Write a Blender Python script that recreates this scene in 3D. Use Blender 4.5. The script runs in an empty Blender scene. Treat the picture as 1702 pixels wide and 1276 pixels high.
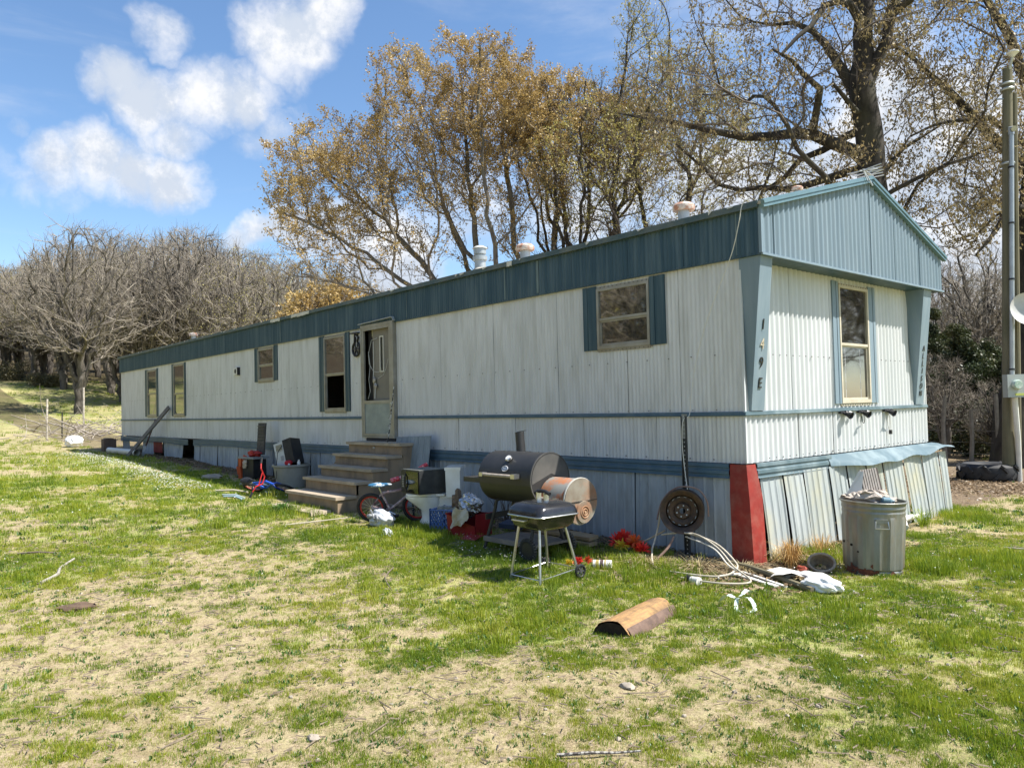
import bpy, math, random
import numpy as np
from mathutils import Vector, Matrix, Euler
rnd = random.Random(7); nr = np.random.default_rng(11)
SC = bpy.context.scene; COL = SC.collection
R = math.radians
# ------------------------------------------------------------ camera
def make_camera():
    yaw, pitch, roll = 2.4259, 0.0302, -0.0240
    f = Vector((math.cos(yaw)*math.cos(pitch), math.sin(yaw)*math.cos(pitch), math.sin(pitch)))
    r = Vector((math.sin(yaw), -math.cos(yaw), 0)); u = r.cross(f)
    r2 = r*math.cos(roll)+u*math.sin(roll); u2 = -r*math.sin(roll)+u*math.cos(roll)
    M = Matrix(((r2.x, u2.x, -f.x), (r2.y, u2.y, -f.y), (r2.z, u2.z, -f.z))).to_4x4()
    M.translation = (4.0128, -6.4021, 0.5916)
    cd = bpy.data.cameras.new('camera'); cam = bpy.data.objects.new('camera', cd); COL.objects.link(cam)
    cam.matrix_world = M
    cd.sensor_width = 36; cd.lens = 1265.08/1702*36; cd.clip_start = .05; cd.clip_end = 1500
    SC.camera = cam
make_camera()
SC.view_settings.view_transform = 'Standard'; SC.view_settings.look = 'None'
SC.view_settings.exposure = 0.98; SC.view_settings.gamma = 1; SC.view_settings.use_curve_mapping = False
SUN_DIR = Vector((.57, .40, 1.0)).normalized()
sd = bpy.data.lights.new('sun', 'SUN'); sd.energy = 5.0; sd.angle = R(.5); sd.color = (1, .96, .9)
sun = bpy.data.objects.new('sun', sd); COL.objects.link(sun); sun.rotation_euler = (-SUN_DIR).to_track_quat('-Z', 'Y').to_euler()
# ------------------------------------------------------------ sky with clouds
def make_world():
    w = bpy.data.worlds.new('World'); SC.world = w; w.use_nodes = True
    nt = w.node_tree; nt.nodes.clear(); N = nt.nodes.new; L = nt.links.new
    out = N('ShaderNodeOutputWorld'); bg = N('ShaderNodeBackground'); bg.inputs['Strength'].default_value = .094
    sky = N('ShaderNodeTexSky'); sky.sky_type = 'NISHITA'; sky.sun_disc = False
    sky.sun_elevation = math.asin(SUN_DIR.z); sky.sun_rotation = math.atan2(SUN_DIR.x, SUN_DIR.y)
    sky.air_density = 1.0; sky.dust_density = .4; sky.ozone_density = 2.2
    tc = N('ShaderNodeTexCoord'); G = tc.outputs['Generated']
    def math_(op, a, b=None, clamp=False):
        n = N('ShaderNodeMath'); n.operation = op; n.use_clamp = clamp
        for i, v in enumerate((a, b)):
            if v is None: continue
            if isinstance(v, (int, float)): n.inputs[i].default_value = v
            else: L(v, n.inputs[i])
        return n.outputs[0]
    def noise(scale, detail, rough, vec=None, dist=0.):
        n = N('ShaderNodeTexNoise'); n.inputs['Scale'].default_value = scale; n.inputs['Detail'].default_value = detail
        n.inputs['Roughness'].default_value = rough; n.inputs['Distortion'].default_value = dist; L(vec or G, n.inputs['Vector']); return n
    warp = noise(7, 5, .62)
    vs = N('ShaderNodeVectorMath'); vs.operation = 'SUBTRACT'; L(warp.outputs['Color'], vs.inputs[0]); vs.inputs[1].default_value = (.5, .5, .5)
    vm = N('ShaderNodeVectorMath'); vm.operation = 'SCALE'; L(vs.outputs[0], vm.inputs[0]); vm.inputs['Scale'].default_value = .085
    va = N('ShaderNodeVectorMath'); va.operation = 'ADD'; L(G, va.inputs[0]); L(vm.outputs[0], va.inputs[1])
    def rng(v, a, b, c=0., d=1.):
        n = N('ShaderNodeMapRange'); L(v, n.inputs[0]); n.interpolation_type = 'SMOOTHSTEP'
        for i, k in enumerate((a, b, c, d)): n.inputs[i+1].default_value = k
        return n.outputs[0]
    # cumulus: centre direction (azimuth deg, elevation deg), angular radius, strength
    B = CLOUDS
    acc = None
    for az, el, rad, wt in B:
        c = (math.cos(R(el))*math.cos(R(az)), math.cos(R(el))*math.sin(R(az)), math.sin(R(el)))
        d = N('ShaderNodeVectorMath'); d.operation = 'DISTANCE'; L(va.outputs[0], d.inputs[0]); d.inputs[1].default_value = c
        m = rng(d.outputs['Value'], R(rad)*1.6, R(rad)*.1, 0, wt)
        acc = m if acc is None else math_('MAXIMUM', acc, m)
    # scattered cumulus over the rest of the sky
    gen = noise(2.6, 8, .55, va.outputs[0]); gm = rng(gen.outputs['Fac'], .53, .68)
    vd = N('ShaderNodeVectorMath'); vd.operation = 'DOT_PRODUCT'; L(G, vd.inputs[0]); a0 = R(158)
    vd.inputs[1].default_value = (math.cos(a0)*.96, math.sin(a0)*.96, .28)
    away = rng(vd.outputs['Value'], .86, .7)
    gm = math_('MULTIPLY', gm, away)
    dens = math_('MAXIMUM', acc, gm)
    det = noise(17, 11, .68, va.outputs[0])
    med = noise(6.5, 4, .55)
    d2 = math_('ADD', math_('ADD', dens, math_('MULTIPLY', math_('SUBTRACT', det.outputs['Fac'], .5), 1.15)), math_('MULTIPLY', math_('SUBTRACT', med.outputs['Fac'], .5), .7))
    alpha = rng(math_('MULTIPLY', d2, rng(dens, 0., .3)), .05, 1.15)
    # thin high haze streaks
    mp = N('ShaderNodeMapping'); mp.inputs['Scale'].default_value = (1.2, 1.2, 7); L(G, mp.inputs[0])
    ci = noise(1.6, 6, .6, mp.outputs[0], .6); cirr = rng(ci.outputs['Fac'], .5, .8, 0, .35)
    alpha = math_('MAXIMUM', alpha, cirr)
    # billow shading: brighter towards the top of each puff
    sh1 = noise(11, 9, .66); mp2 = N('ShaderNodeMapping'); mp2.inputs['Location'].default_value = (.02, .015, .05); L(G, mp2.inputs[0])
    sh2 = noise(11, 9, .66, mp2.outputs[0])
    dl = math_('SUBTRACT', sh1.outputs['Fac'], sh2.outputs['Fac'])
    shd = rng(math_('ADD', dl, math_('MULTIPLY', math_('SUBTRACT', .7, dens), .10)), -.12, .10)
    cc = N('ShaderNodeMix'); cc.data_type = 'RGBA'; L(shd, cc.inputs[0])
    cc.inputs[6].default_value = (3.7, 4.1, 4.75, 1); cc.inputs[7].default_value = (5.5, 5.55, 5.7, 1)
    hs = N('ShaderNodeHueSaturation'); hs.inputs['Saturation'].default_value = 1.1; hs.inputs['Value'].default_value = 1.12; L(sky.outputs[0], hs.inputs['Color'])
    mx = N('ShaderNodeMix'); mx.data_type = 'RGBA'; L(alpha, mx.inputs[0]); L(hs.outputs[0], mx.inputs[6]); L(cc.outputs[2], mx.inputs[7])
    L(mx.outputs[2], bg.inputs[0]); L(bg.outputs[0], out.inputs[0])
CLOUDS = [(169.8, 16.0, 2.0, 1), (167.6, 16.8, 2.5, 1.1), (165.2, 16.2, 2.5, 1.1), (162.8, 15.9, 2.1, 1.35), (171.0, 15.0, 1.5, 0.6), (171.9, 14.8, 1.5, 0.35), (169.0, 14.5, 1.6, 0.45), (167.3, 21.3, 1.3, 0.9), (165.9, 21.8, 1.9, 1.1), (164.8, 20.6, 2.2, 1.1), (163.1, 21.1, 2.0, 0.9), (160.6, 21.8, 2.5, 1.1), (158.4, 22.1, 2.0, 1.0), (162.4, 18.8, 1.9, 0.9), (164.3, 18.6, 1.8, 0.7), (161.0, 20.7, 1.7, 0.8), (156.3, 20.3, 1.8, 0.55), (157.6, 19.1, 1.6, 0.5), (155.1, 21.0, 1.3, 0.4), (156.6, 26.3, 2.2, 1.0), (154.5, 26.1, 2.4, 1.15), (152.4, 27.2, 2.1, 1.1), (153.3, 24.8, 1.8, 1.0), (155.8, 24.5, 1.8, 1.0), (156.7, 23.0, 1.6, 0.7), (154.6, 23.7, 1.6, 0.75), (158.3, 26.8, 1.0, 0.5), (151.5, 28.0, 1.8, 0.9), (163.7, 25.5, 1.5, 0.75), (163.6, 24.3, 1.0, 0.55), (163.3, 23.7, 0.8, 0.4), (162.3, 23.7, 0.6, 0.35), (172.1, 17.9, 0.9, 0.4), (172.9, 15.4, 1.3, 0.35), (157.3, 12.8, 1.2, 1.2), (155.8, 13.2, 1.5, 1.65), (154.3, 12.6, 1.7, 1.65), (152.4, 13.3, 2.0, 1.65), (150.0, 12.4, 2.8, 1.65), (147.4, 11.2, 3.3, 1.5), (158.5, 12.3, 0.9, 0.9), (111.3, 16.9, 5.5, 1.49), (115.9, 13.7, 5.2, 1.49), (107.2, 15.4, 5.4, 1.49), (123.2, 14.5, 5.3, 1.23), (134.2, 15.3, 4.3, 0.99), (106.8, 8.7, 3.7, 1.49), (111.8, 22.5, 3.3, 0.83), (129.6, 16.3, 4.2, 0.99), (141.9, 14.6, 3.9, 0.6), (109.5, 6.3, 3.3, 1.49), (138.1, 20.8, 2.9, 0.75), (120.9, 20.3, 2.5, 0.44)]
make_world()
# ------------------------------------------------------------ materials
MATS = {}
def mat(name, col, col2=None, rough=.7, metal=0., scale=6., stretch=(1, 1, 1), bump=0., bscale=None, dirt=None, dirt_amt=.35, dscale=2., dstretch=(1, 1, 1), spec=.4, coords='pos', emit=None, contrast=(.35, .65), alpha=None, trans=0.):
    if name in MATS: return MATS[name]
    m = bpy.data.materials.new(name); m.use_nodes = True; nt = m.node_tree; N = nt.nodes.new; L = nt.links.new
    p = nt.nodes['Principled BSDF']; p.inputs['Roughness'].default_value = rough; p.inputs['Metallic'].default_value = metal
    p.inputs['Specular IOR Level'].default_value = spec
    p.inputs['Base Color'].default_value = (*col, 1)
    if coords == 'pos': src = N('ShaderNodeNewGeometry').outputs['Position']
    else: src = N('ShaderNodeTexCoord').outputs['Object']
    def noise(sc, st, det=6):
        mp = N('ShaderNodeMapping'); mp.inputs['Scale'].default_value = st; L(src, mp.inputs[0])
        n = N('ShaderNodeTexNoise'); n.inputs['Scale'].default_value = sc; n.inputs['Detail'].default_value = det; n.inputs['Roughness'].default_value = .6
        L(mp.outputs[0], n.inputs['Vector']); return n.outputs['Fac']
    cur = None
    if col2 is not None:
        r = N('ShaderNodeMapRange'); L(noise(scale, stretch), r.inputs[0]); r.inputs[1].default_value, r.inputs[2].default_value = contrast
        x = N('ShaderNodeMix'); x.data_type = 'RGBA'; L(r.outputs[0], x.inputs[0]); x.inputs[6].default_value = (*col, 1); x.inputs[7].default_value = (*col2, 1); cur = x.outputs[2]
    if dirt is not None:
        r = N('ShaderNodeMapRange'); L(noise(dscale, dstretch, 8), r.inputs[0]); r.inputs[1].default_value = .45; r.inputs[2].default_value = .75; r.inputs[4].default_value = dirt_amt
        x = N('ShaderNodeMix'); x.data_type = 'RGBA'; L(r.outputs[0], x.inputs[0]); x.inputs[7].default_value = (*dirt, 1)
        if cur: L(cur, x.inputs[6])
        else: x.inputs[6].default_value = (*col, 1)
        cur = x.outputs[2]
    if cur: L(cur, p.inputs['Base Color'])
    if bump:
        b = N('ShaderNodeBump'); b.inputs['Strength'].default_value = bump; b.inputs['Distance'].default_value = .01
        L(noise(bscale or scale*3, stretch), b.inputs['Height']); L(b.outputs[0], p.inputs['Normal'])
    if trans:
        p.inputs['Transmission Weight'].default_value = 0
        out = nt.nodes['Material Output']; tr = N('ShaderNodeBsdfTranslucent'); ms = N('ShaderNodeMixShader'); ms.inputs[0].default_value = trans
        if cur: L(cur, tr.inputs[0])
        else: tr.inputs[0].default_value = (*col, 1)
        L(p.outputs[0], ms.inputs[1]); L(tr.outputs[0], ms.inputs[2]); L(ms.outputs[0], out.inputs[0])
    if emit: p.inputs['Emission Color'].default_value = (*col, 1); p.inputs['Emission Strength'].default_value = emit
    MATS[name] = m; return m
def glass_mat():
    m = bpy.data.materials.new('window_glass'); m.use_nodes = True; nt = m.node_tree; nt.nodes.clear(); N = nt.nodes.new; L = nt.links.new
    o = N('ShaderNodeOutputMaterial'); t = N('ShaderNodeBsdfTransparent'); t.inputs[0].default_value = (.72, .76, .74, 1)
    g = N('ShaderNodeBsdfGlossy'); g.inputs['Roughness'].default_value = .03; g.inputs[0].default_value = (.34, .34, .33, 1)
    d = N('ShaderNodeBsdfDiffuse'); d.inputs[0].default_value = (.3, .31, .29, 1)
    f = N('ShaderNodeFresnel'); f.inputs[0].default_value = 1.55
    mm = N('ShaderNodeMath'); mm.operation = 'MULTIPLY_ADD'; L(f.outputs[0], mm.inputs[0]); mm.inputs[1].default_value = 1.0; mm.inputs[2].default_value = 0.
    a = N('ShaderNodeMixShader'); L(mm.outputs[0], a.inputs[0]); L(t.outputs[0], a.inputs[1]); L(g.outputs[0], a.inputs[2])
    nz = N('ShaderNodeTexNoise'); nz.inputs['Scale'].default_value = 5; nz.inputs['Detail'].default_value = 7
    r = N('ShaderNodeMapRange'); L(nz.outputs[0], r.inputs[0]); r.inputs[1].default_value = .4; r.inputs[2].default_value = .8; r.inputs[3].default_value = .01; r.inputs[4].default_value = .14
    b = N('ShaderNodeMixShader'); L(r.outputs[0], b.inputs[0]); L(a.outputs[0], b.inputs[1]); L(d.outputs[0], b.inputs[2]); L(b.outputs[0], o.inputs[0])
    MATS['glass'] = m; return m
# ------------------------------------------------------------ mesh builder
class MB:
    def __init__(s): s.v = []; s.f = []; s.m = []; s.cm = 0; s.mats = []
    def use(s, m):
        if m not in s.mats: s.mats.append(m)
        s.cm = s.mats.index(m); return s
    def add(s, vs, fs):
        o = len(s.v); s.v += [tuple(v) for v in vs]
        for f in fs: s.f.append(tuple(i+o for i in f)); s.m.append(s.cm)
        return s
    def box(s, c, d, rot=None, taper=1.):
        x, y, z = d[0]/2, d[1]/2, d[2]/2
        vs = [(-x, -y, -z), (x, -y, -z), (x, y, -z), (-x, y, -z)] + [(a*taper, b*taper, z) for a, b in ((-x, -y), (x, -y), (x, y), (-x, y))]
        M = Euler(rot).to_matrix() if rot else None; C = Vector(c)
        vs = [(M @ Vector(v) if M else Vector(v))+C for v in vs]
        return s.add(vs, [(3, 2, 1, 0), (4, 5, 6, 7), (0, 1, 5, 4), (1, 2, 6, 5), (2, 3, 7, 6), (3, 0, 4, 7)])
    def bar(s, a, b, w, t, up=(0, 0, 1)):   # rectangular bar from a to b
        a, b = Vector(a), Vector(b); d = (b-a).normalized(); u = Vector(up)
        if abs(d.dot(u)) > .95: u = Vector((1, 0, 0))
        sx = d.cross(u).normalized()*w/2; sy = d.cross(sx).normalized()*t/2
        vs = [p+i*sx+j*sy for p in (a, b) for i, j in ((-1, -1), (1, -1), (1, 1), (-1, 1))]
        return s.add(vs, [(3, 2, 1, 0), (4, 5, 6, 7), (0, 1, 5, 4), (1, 2, 6, 5), (2, 3, 7, 6), (3, 0, 4, 7)])
    def tube(s, P, r, n=8, cap=True, closed=False):
        P = [Vector(p) for p in P]; K = len(P); rr = r if isinstance(r, (list, tuple)) else [r]*K
        ref = None; o = len(s.v); vs = []
        for i, p in enumerate(P):
            a = P[i-1] if (i > 0 or closed) else P[i]; b = P[(i+1) % K] if (i < K-1 or closed) else P[i]
            t = (b-a).normalized()
            if ref is None: ref = t.orthogonal().normalized()
            ref = (ref - t*ref.dot(t)); ref = ref.normalized() if ref.length > 1e-6 else t.orthogonal().normalized()
            q = t.cross(ref)
            for k in range(n): an = 2*math.pi*k/n; vs.append(p+(ref*math.cos(an)+q*math.sin(an))*rr[i])
        fs = []
        for i in range(K if closed else K-1):
            j = (i+1) % K
            for k in range(n): fs.append((i*n+k, i*n+(k+1) % n, j*n+(k+1) % n, j*n+k))
        if cap and not closed: fs += [tuple(range(n-1, -1, -1)), tuple((K-1)*n+k for k in range(n))]
        return s.add(vs, fs)
    def cyl(s, a, b, r, r2=None, n=16): return s.tube([a, b], [r, r if r2 is None else r2], n)
    def lathe(s, prof, c=(0, 0, 0), axis='z', n=24, M=None, cap=True, sx=1., sy=1.):  # prof [(r,h)]
        vs = []
        for r, h in prof:
            for k in range(n):
                an = 2*math.pi*k/n; x, y = r*math.cos(an)*sx, r*math.sin(an)*sy
                v = {'z': (x, y, h), 'x': (h, x, y), 'y': (x, h, y)}[axis]
                v = Vector(v); v = M @ v if M else v; vs.append(v+Vector(c))
        K = len(prof); fs = [(i*n+k, i*n+(k+1) % n, (i+1)*n+(k+1) % n, (i+1)*n+k) for i in range(K-1) for k in range(n)]
        if axis == 'y': fs = [f[::-1] for f in fs]
        if cap: fs += [tuple(range(n-1, -1, -1)), tuple((K-1)*n+k for k in range(n))]
        return s.add(vs, fs)
    def torus(s, c, R0, r, M=None, n=28, m=8, axis='z', sx=1., sy=1.):
        P = []
        for k in range(n):
            an = 2*math.pi*k/n; x, y = R0*math.cos(an)*sx, R0*math.sin(an)*sy
            v = Vector({'z': (x, y, 0), 'x': (0, x, y), 'y': (x, 0, y)}[axis]); P.append((M @ v if M else v)+Vector(c))
        return s.tube(P, r, m, closed=True)
    def blob(s, c, d, n=14, m=9, amp=.0, seed=0, rot=None, flat=None):  # noisy ellipsoid
        q = random.Random(seed); vs = [];
        ph = [q.uniform(0, 6.28) for _ in range(6)]
        M = Euler(rot).to_matrix() if rot else None
        for i in range(m+1):
            th = math.pi*i/m
            for k in range(n):
                an = 2*math.pi*k/n; x, y, z = math.sin(th)*math.cos(an), math.sin(th)*math.sin(an), math.cos(th)
                w = 1+amp*(math.sin(3*x+ph[0])*math.cos(4*y+ph[1])+.7*math.sin(7*z+5*x+ph[2])+.5*math.sin(11*y+ph[3]+6*z)+.6*q.uniform(-.5, .5))
                v = Vector((x*d[0]*w, y*d[1]*w, z*d[2]*w))
                if flat is not None and v.z < flat: v.z = flat
                vs.append((M @ v if M else v)+Vector(c))
        return s.add(vs, [(i*n+k, (i+1)*n+k, (i+1)*n+(k+1) % n, i*n+(k+1) % n) for i in range(m) for k in range(n)])
    def build(s, name, material=None, parent=None, smooth=True, loc=None, rot=None, angle=35):
        me = bpy.data.meshes.new(name); me.from_pydata(s.v, [], s.f); me.validate()
        ms = s.mats if s.mats else [material]
        for x in ms: me.materials.append(x)
        if len(ms) > 1 and len(me.polygons) == len(s.m): me.polygons.foreach_set('material_index', s.m)
        if smooth:
            me.polygons.foreach_set('use_smooth', [True]*len(me.polygons))
            try: me.set_sharp_from_angle(angle=R(angle))
            except Exception: pass
        me.update(); o = bpy.data.objects.new(name, me); COL.objects.link(o)
        if parent: o.parent = parent
        if loc: o.location = loc
        if rot: o.rotation_euler = rot
        return o
def np_mesh(name, V, F, material, parent=None, smooth=False, attrs=None):
    V = np.asarray(V, dtype=np.float32).reshape(-1, 3); F = np.asarray(F, dtype=np.int32); k = F.shape[1]
    me = bpy.data.meshes.new(name); me.vertices.add(len(V)); me.vertices.foreach_set('co', V.ravel())
    me.loops.add(F.size); me.loops.foreach_set('vertex_index', F.ravel())
    me.polygons.add(len(F)); me.polygons.foreach_set('loop_start', np.arange(0, F.size, k, dtype=np.int32)); me.polygons.foreach_set('loop_total', np.full(len(F), k, dtype=np.int32))
    me.update(calc_edges=True); me.validate()
    if smooth: me.polygons.foreach_set('use_smooth', np.ones(len(F), dtype=bool))
    for n_, a in (attrs or {}).items():
        at = me.attributes.new(n_, 'FLOAT', 'POINT'); at.data.foreach_set('value', np.asarray(a, dtype=np.float32))
    me.materials.append(material); o = bpy.data.objects.new(name, me); COL.objects.link(o)
    if parent: o.parent = parent
    return o
def tag(o, label=None, cat=None, group=None, kind=None):
    for k, v in (('label', label), ('category', cat), ('group', group), ('kind', kind)):
        if v: o[k] = v
    return o
def thing(name, label, cat, loc=(0, 0, 0), rz=0., group=None):
    o = bpy.data.objects.new(name, None); o.empty_display_size = .2; COL.objects.link(o); o.location = loc
    o.rotation_euler = rz if isinstance(rz, tuple) else (0, 0, rz)
    return tag(o, label, cat, group)
def copy_tree(o, parent=None):
    c = o.copy(); COL.objects.link(c); c.parent = parent
    for ch in list(o.children): copy_tree(ch, c)
    return c
def text_mesh(name, s, size, m, parent, loc, rot, depth=.004):
    cu = bpy.data.curves.new(name, 'FONT'); cu.body = s; cu.size = size; cu.extrude = depth; cu.align_x = 'CENTER'; cu.align_y = 'CENTER'; cu.resolution_u = 3
    t = bpy.data.objects.new(name+'_tmp', cu); COL.objects.link(t); dg = bpy.context.evaluated_depsgraph_get()
    me = bpy.data.meshes.new_from_object(t.evaluated_get(dg)); bpy.data.objects.remove(t); bpy.data.curves.remove(cu)
    me.materials.clear(); me.materials.append(m); me.name = name
    o = bpy.data.objects.new(name, me); COL.objects.link(o); o.parent = parent; o.location = loc; o.rotation_euler = rot
    return o
# ------------------------------------------------------------ terrain
_HX = [-400, -200, -130, -90, -75, -55, -40, -30, -22, -15.6, -12, -6, -3, 0, 400]
_HZ = [40, 21, 12, 5.8, 4.2, 1.7, .3, -.25, -.48, -.54, -.66, -.80, -.88, -.95, -.97]
_T = nr.random((4, 128, 128))
def vnoise(x, y, k=0):
    x = np.asarray(x, float); y = np.asarray(y, float); xi = np.floor(x).astype(int); yi = np.floor(y).astype(int)
    fx = x-xi; fy = y-yi; fx = fx*fx*(3-2*fx); fy = fy*fy*(3-2*fy); T = _T[k]
    a = T[xi % 128, yi % 128]; b = T[(xi+1) % 128, yi % 128]; c = T[xi % 128, (yi+1) % 128]; d = T[(xi+1) % 128, (yi+1) % 128]
    return (a*(1-fx)+b*fx)*(1-fy)+(c*(1-fx)+d*fx)*fy
def fbm(x, y, k=0, o=5, g=.55):
    s = 0; a = 1; t = 0; f = 1.
    for i in range(o): s = s+a*vnoise(x*f+13.7*i, y*f+7.3*i, (k+i) % 4); t += a; a *= g; f *= 2.03
    return s/t
def hz(x, y):
    x = np.asarray(x, float); y = np.asarray(y, float)
    b = np.interp(x, _HX, _HZ)+np.clip((-y-24)/60, 0, 1)*9  # last term: unseen rise added south of the yard, hiding sky from pane reflections
    d = np.clip((np.hypot(x-4, y+6)-12)/20, 0, 1)
    und = (fbm(x*.12, y*.12, 1, 3)-.5)*1.0*d*np.clip((-x-24)/14, 0, 1)
    bump = (fbm(x*1.1, y*1.1, 2, 4)-.5)*.05
    near = np.exp(-((np.clip(-x-11, 0, 99)+np.clip(x-0, 0, 99))**2/2+(y+.3)**2/2.))   # flat beside the house
    return b+und+bump*(1-.7*near)
def H(x, y): return float(hz(x, y))
def gauss(x, y, cx, cy, r, a): return a*np.exp(-((x-cx)**2+(y-cy)**2)/(2*(r*.62)**2))
GB = [(-9, -4.2, 4.5, .12), (-4.6, -4.9, 1.3, .12), (-15, -2.5, 4, .1), (1.1, -4.1, 1.3, -.26), (-1.9, -3.5, 1.3, -.12), (-2.6, -5.1, 1.1, -.26), (1.3, -3.1, .9, -.26), (-.3, -4.9, 1.2, -.16), (-4.6, -3.4, 1.4, -.08), (2.3, -3.2, .8, -.2), (-9, -3.4, 2., -.08), (-6.5, -1.9, .9, .35), (-8, -3, 1.2, .15),
      (1.6, -1.3, 2.4, .22), (2.8, .6, 3., .22), (-1.6, -1.9, 1.5, .28), (.3, -1.7, 1.3, .22), (-3.4, -2.0, 1.6, .15), (1.5, 4.5, 3., .12), (-16, -3, 5, .05), (1.2, 3.1, .5, -.5), (.5, 3.2, .5, -.45), (.1, 7.6, 1.0, -.3), (-1, 8.6, 1.2, -.6),
      (-26, -1, 4, -.25), (-33, 1, 5, -.3), (-1, 20, 9, .1)]
def green(x, y):
    x = np.asarray(x, float); y = np.asarray(y, float)
    g = .5+(fbm(x*.55, y*.55, 0, 4)-.5)*.8+(fbm(x*2.6+9, y*2.6, 1, 4)-.5)*1.0
    for b in GB: g = g+gauss(x, y, *b)
    # trampled debris strip along the skirting
    s = np.exp(-np.clip(-y-.25, 0, 9)**2/.12)*((x < .2) & (x > -22.5))*.75
    e = np.exp(-np.clip(x-.55, 0, 9)**2/.05)*((y > -.4) & (y < 2.2))*.6+gauss(x, y, .4, -.35, .55, -.0)
    g = g-s-e-np.exp(-((x-.3)**2/.5+(y+.45)**2/.06))*.6-np.exp(-((x+.8)**2/.25+(y+.75)**2/.08))*.35-np.exp(-((x+.5)**2/.4+(y+1.15)**2/.02))*.4
    return np.clip(g, 0, 1)
# ------------------------------------------------------------ ground
def axis_pts(fine0, fine1, step, lo, hi, g=1.10):
    a = list(np.arange(fine0, fine1, step)); s = step; v = fine0; pre = []
    while v > lo: s *= g; v -= s; pre.append(v)
    s = step; v = a[-1]; post = []
    while v < hi: s *= g; v += s; post.append(v)
    return np.array(pre[::-1]+a+post)
def ground_mat():
    m = bpy.data.materials.new('ground'); m.use_nodes = True; nt = m.node_tree; N = nt.nodes.new; L = nt.links.new; p = nt.nodes['Principled BSDF']
    p.inputs['Roughness'].default_value = .95; p.inputs['Specular IOR Level'].default_value = .1
    P = N('ShaderNodeNewGeometry').outputs['Position']
    def noise(sc, det=6, ro=.65, st=(1, 1, 1)):
        mp = N('ShaderNodeMapping'); mp.inputs['Scale'].default_value = st; L(P, mp.inputs[0])
        n = N('ShaderNodeTexNoise'); n.inputs['Scale'].default_value = sc; n.inputs['Detail'].default_value = det; n.inputs['Roughness'].default_value = ro; L(mp.outputs[0], n.inputs['Vector']); return n.outputs['Fac']
    def mixc(f, a, b):
        x = N('ShaderNodeMix'); x.data_type = 'RGBA'; L(f, x.inputs[0])
        for i, c in ((6, a), (7, b)):
            if isinstance(c, tuple): x.inputs[i].default_value = (*c, 1)
            else: L(c, x.inputs[i])
        return x.outputs[2]
    def rng(v, a, b, c=0., d=1.):
        n = N('ShaderNodeMapRange'); L(v, n.inputs[0])
        for i, k in enumerate((a, b, c, d)): n.inputs[i+1].default_value = k
        return n.outputs[0]
    def ma(op, a, b):
        n = N('ShaderNodeMath'); n.operation = op
        for i, v in enumerate((a, b)):
            if isinstance(v, (int, float)): n.inputs[i].default_value = v
            else: L(v, n.inputs[i])
        return n.outputs[0]
    at = N('ShaderNodeAttribute'); at.attribute_name = 'green'; g = at.outputs['Fac']
    far = N('ShaderNodeAttribute'); far.attribute_name = 'far'; fa = far.outputs['Fac']
    lit = N('ShaderNodeAttribute'); lit.attribute_name = 'litter'
    soil = mixc(rng(noise(9), .35, .65), (.36, .275, .18), (.53, .42, .28))
    soil = mixc(rng(noise(60, 3), .45, .65), soil, (.20, .15, .09))
    soil = mixc(rng(noise(22, 6, .75), .5, .68), soil, (.27, .24, .10))
    straw = mixc(rng(noise(45, 4, .7, (1, 1, 1)), .35, .65), (.47, .40, .22), (.28, .24, .12))
    soil = mixc(rng(noise(18, 5), .4, .6), soil, straw)
    grass = mixc(rng(noise(30, 5), .35, .65), (.13, .19, .04), (.31, .33, .09))
    grass = mixc(rng(noise(1.3, 5), .4, .7), grass, (.42, .38, .16))
    gg = ma('ADD', g, ma('MULTIPLY', ma('SUBTRACT', noise(14, 5), .5), 1.0))
    base = mixc(rng(gg, .42, .66), soil, grass)
    # distant pasture: streaky dull green and straw
    f1 = mixc(rng(noise(.35, 7, .65), .4, .62), (.22, .26, .075), (.44, .38, .19))
    f1 = mixc(rng(noise(5, 4, .7, (1, .35, 1)), .4, .7), f1, (.25, .22, .10))
    base = mixc(fa, base, f1)
    lc = mixc(rng(noise(40, 4), .35, .65), (.085, .06, .04), (.25, .19, .125)); lc = mixc(fa, lc, mixc(rng(noise(2.5, 5), .35, .65), (.035, .027, .017), (.10, .075, .045)))  # distant litter: dark dead leaves plus woodland shade mixed into the colour
    base = mixc(lit.outputs['Fac'], base, lc)
    L(base, p.inputs['Base Color'])
    b = N('ShaderNodeBump'); b.inputs['Strength'].default_value = .8; b.inputs['Distance'].default_value = .03; L(ma('ADD', noise(25, 8, .7), ma('MULTIPLY', noise(5, 5), .7)), b.inputs['Height']); L(b.outputs[0], p.inputs['Normal'])
    return m
def litter_mask(x, y):
    s = np.exp(-np.clip(-y-.35, 0, 9)**2/.05)*((x < .1) & (x > -22.5))*.85
    s = s+np.exp(-np.clip(x-.35, 0, 9)**2/.03)*((y > -.5) & (y < 1.9))*.7+gauss(x, y, -.7, 8.7, 2.1, .85)+gauss(x, y, 1.0, 8.0, 1.0, .3)
    return np.clip(s*(.6+fbm(x*3, y*3, 3, 3)*.8)+np.clip((-x-66)/10, 0, .95)+np.clip((-y-19)/8, 0, .95), 0, 1)  # last term: unseen wood floor continued southward to darken the pane reflections
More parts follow.
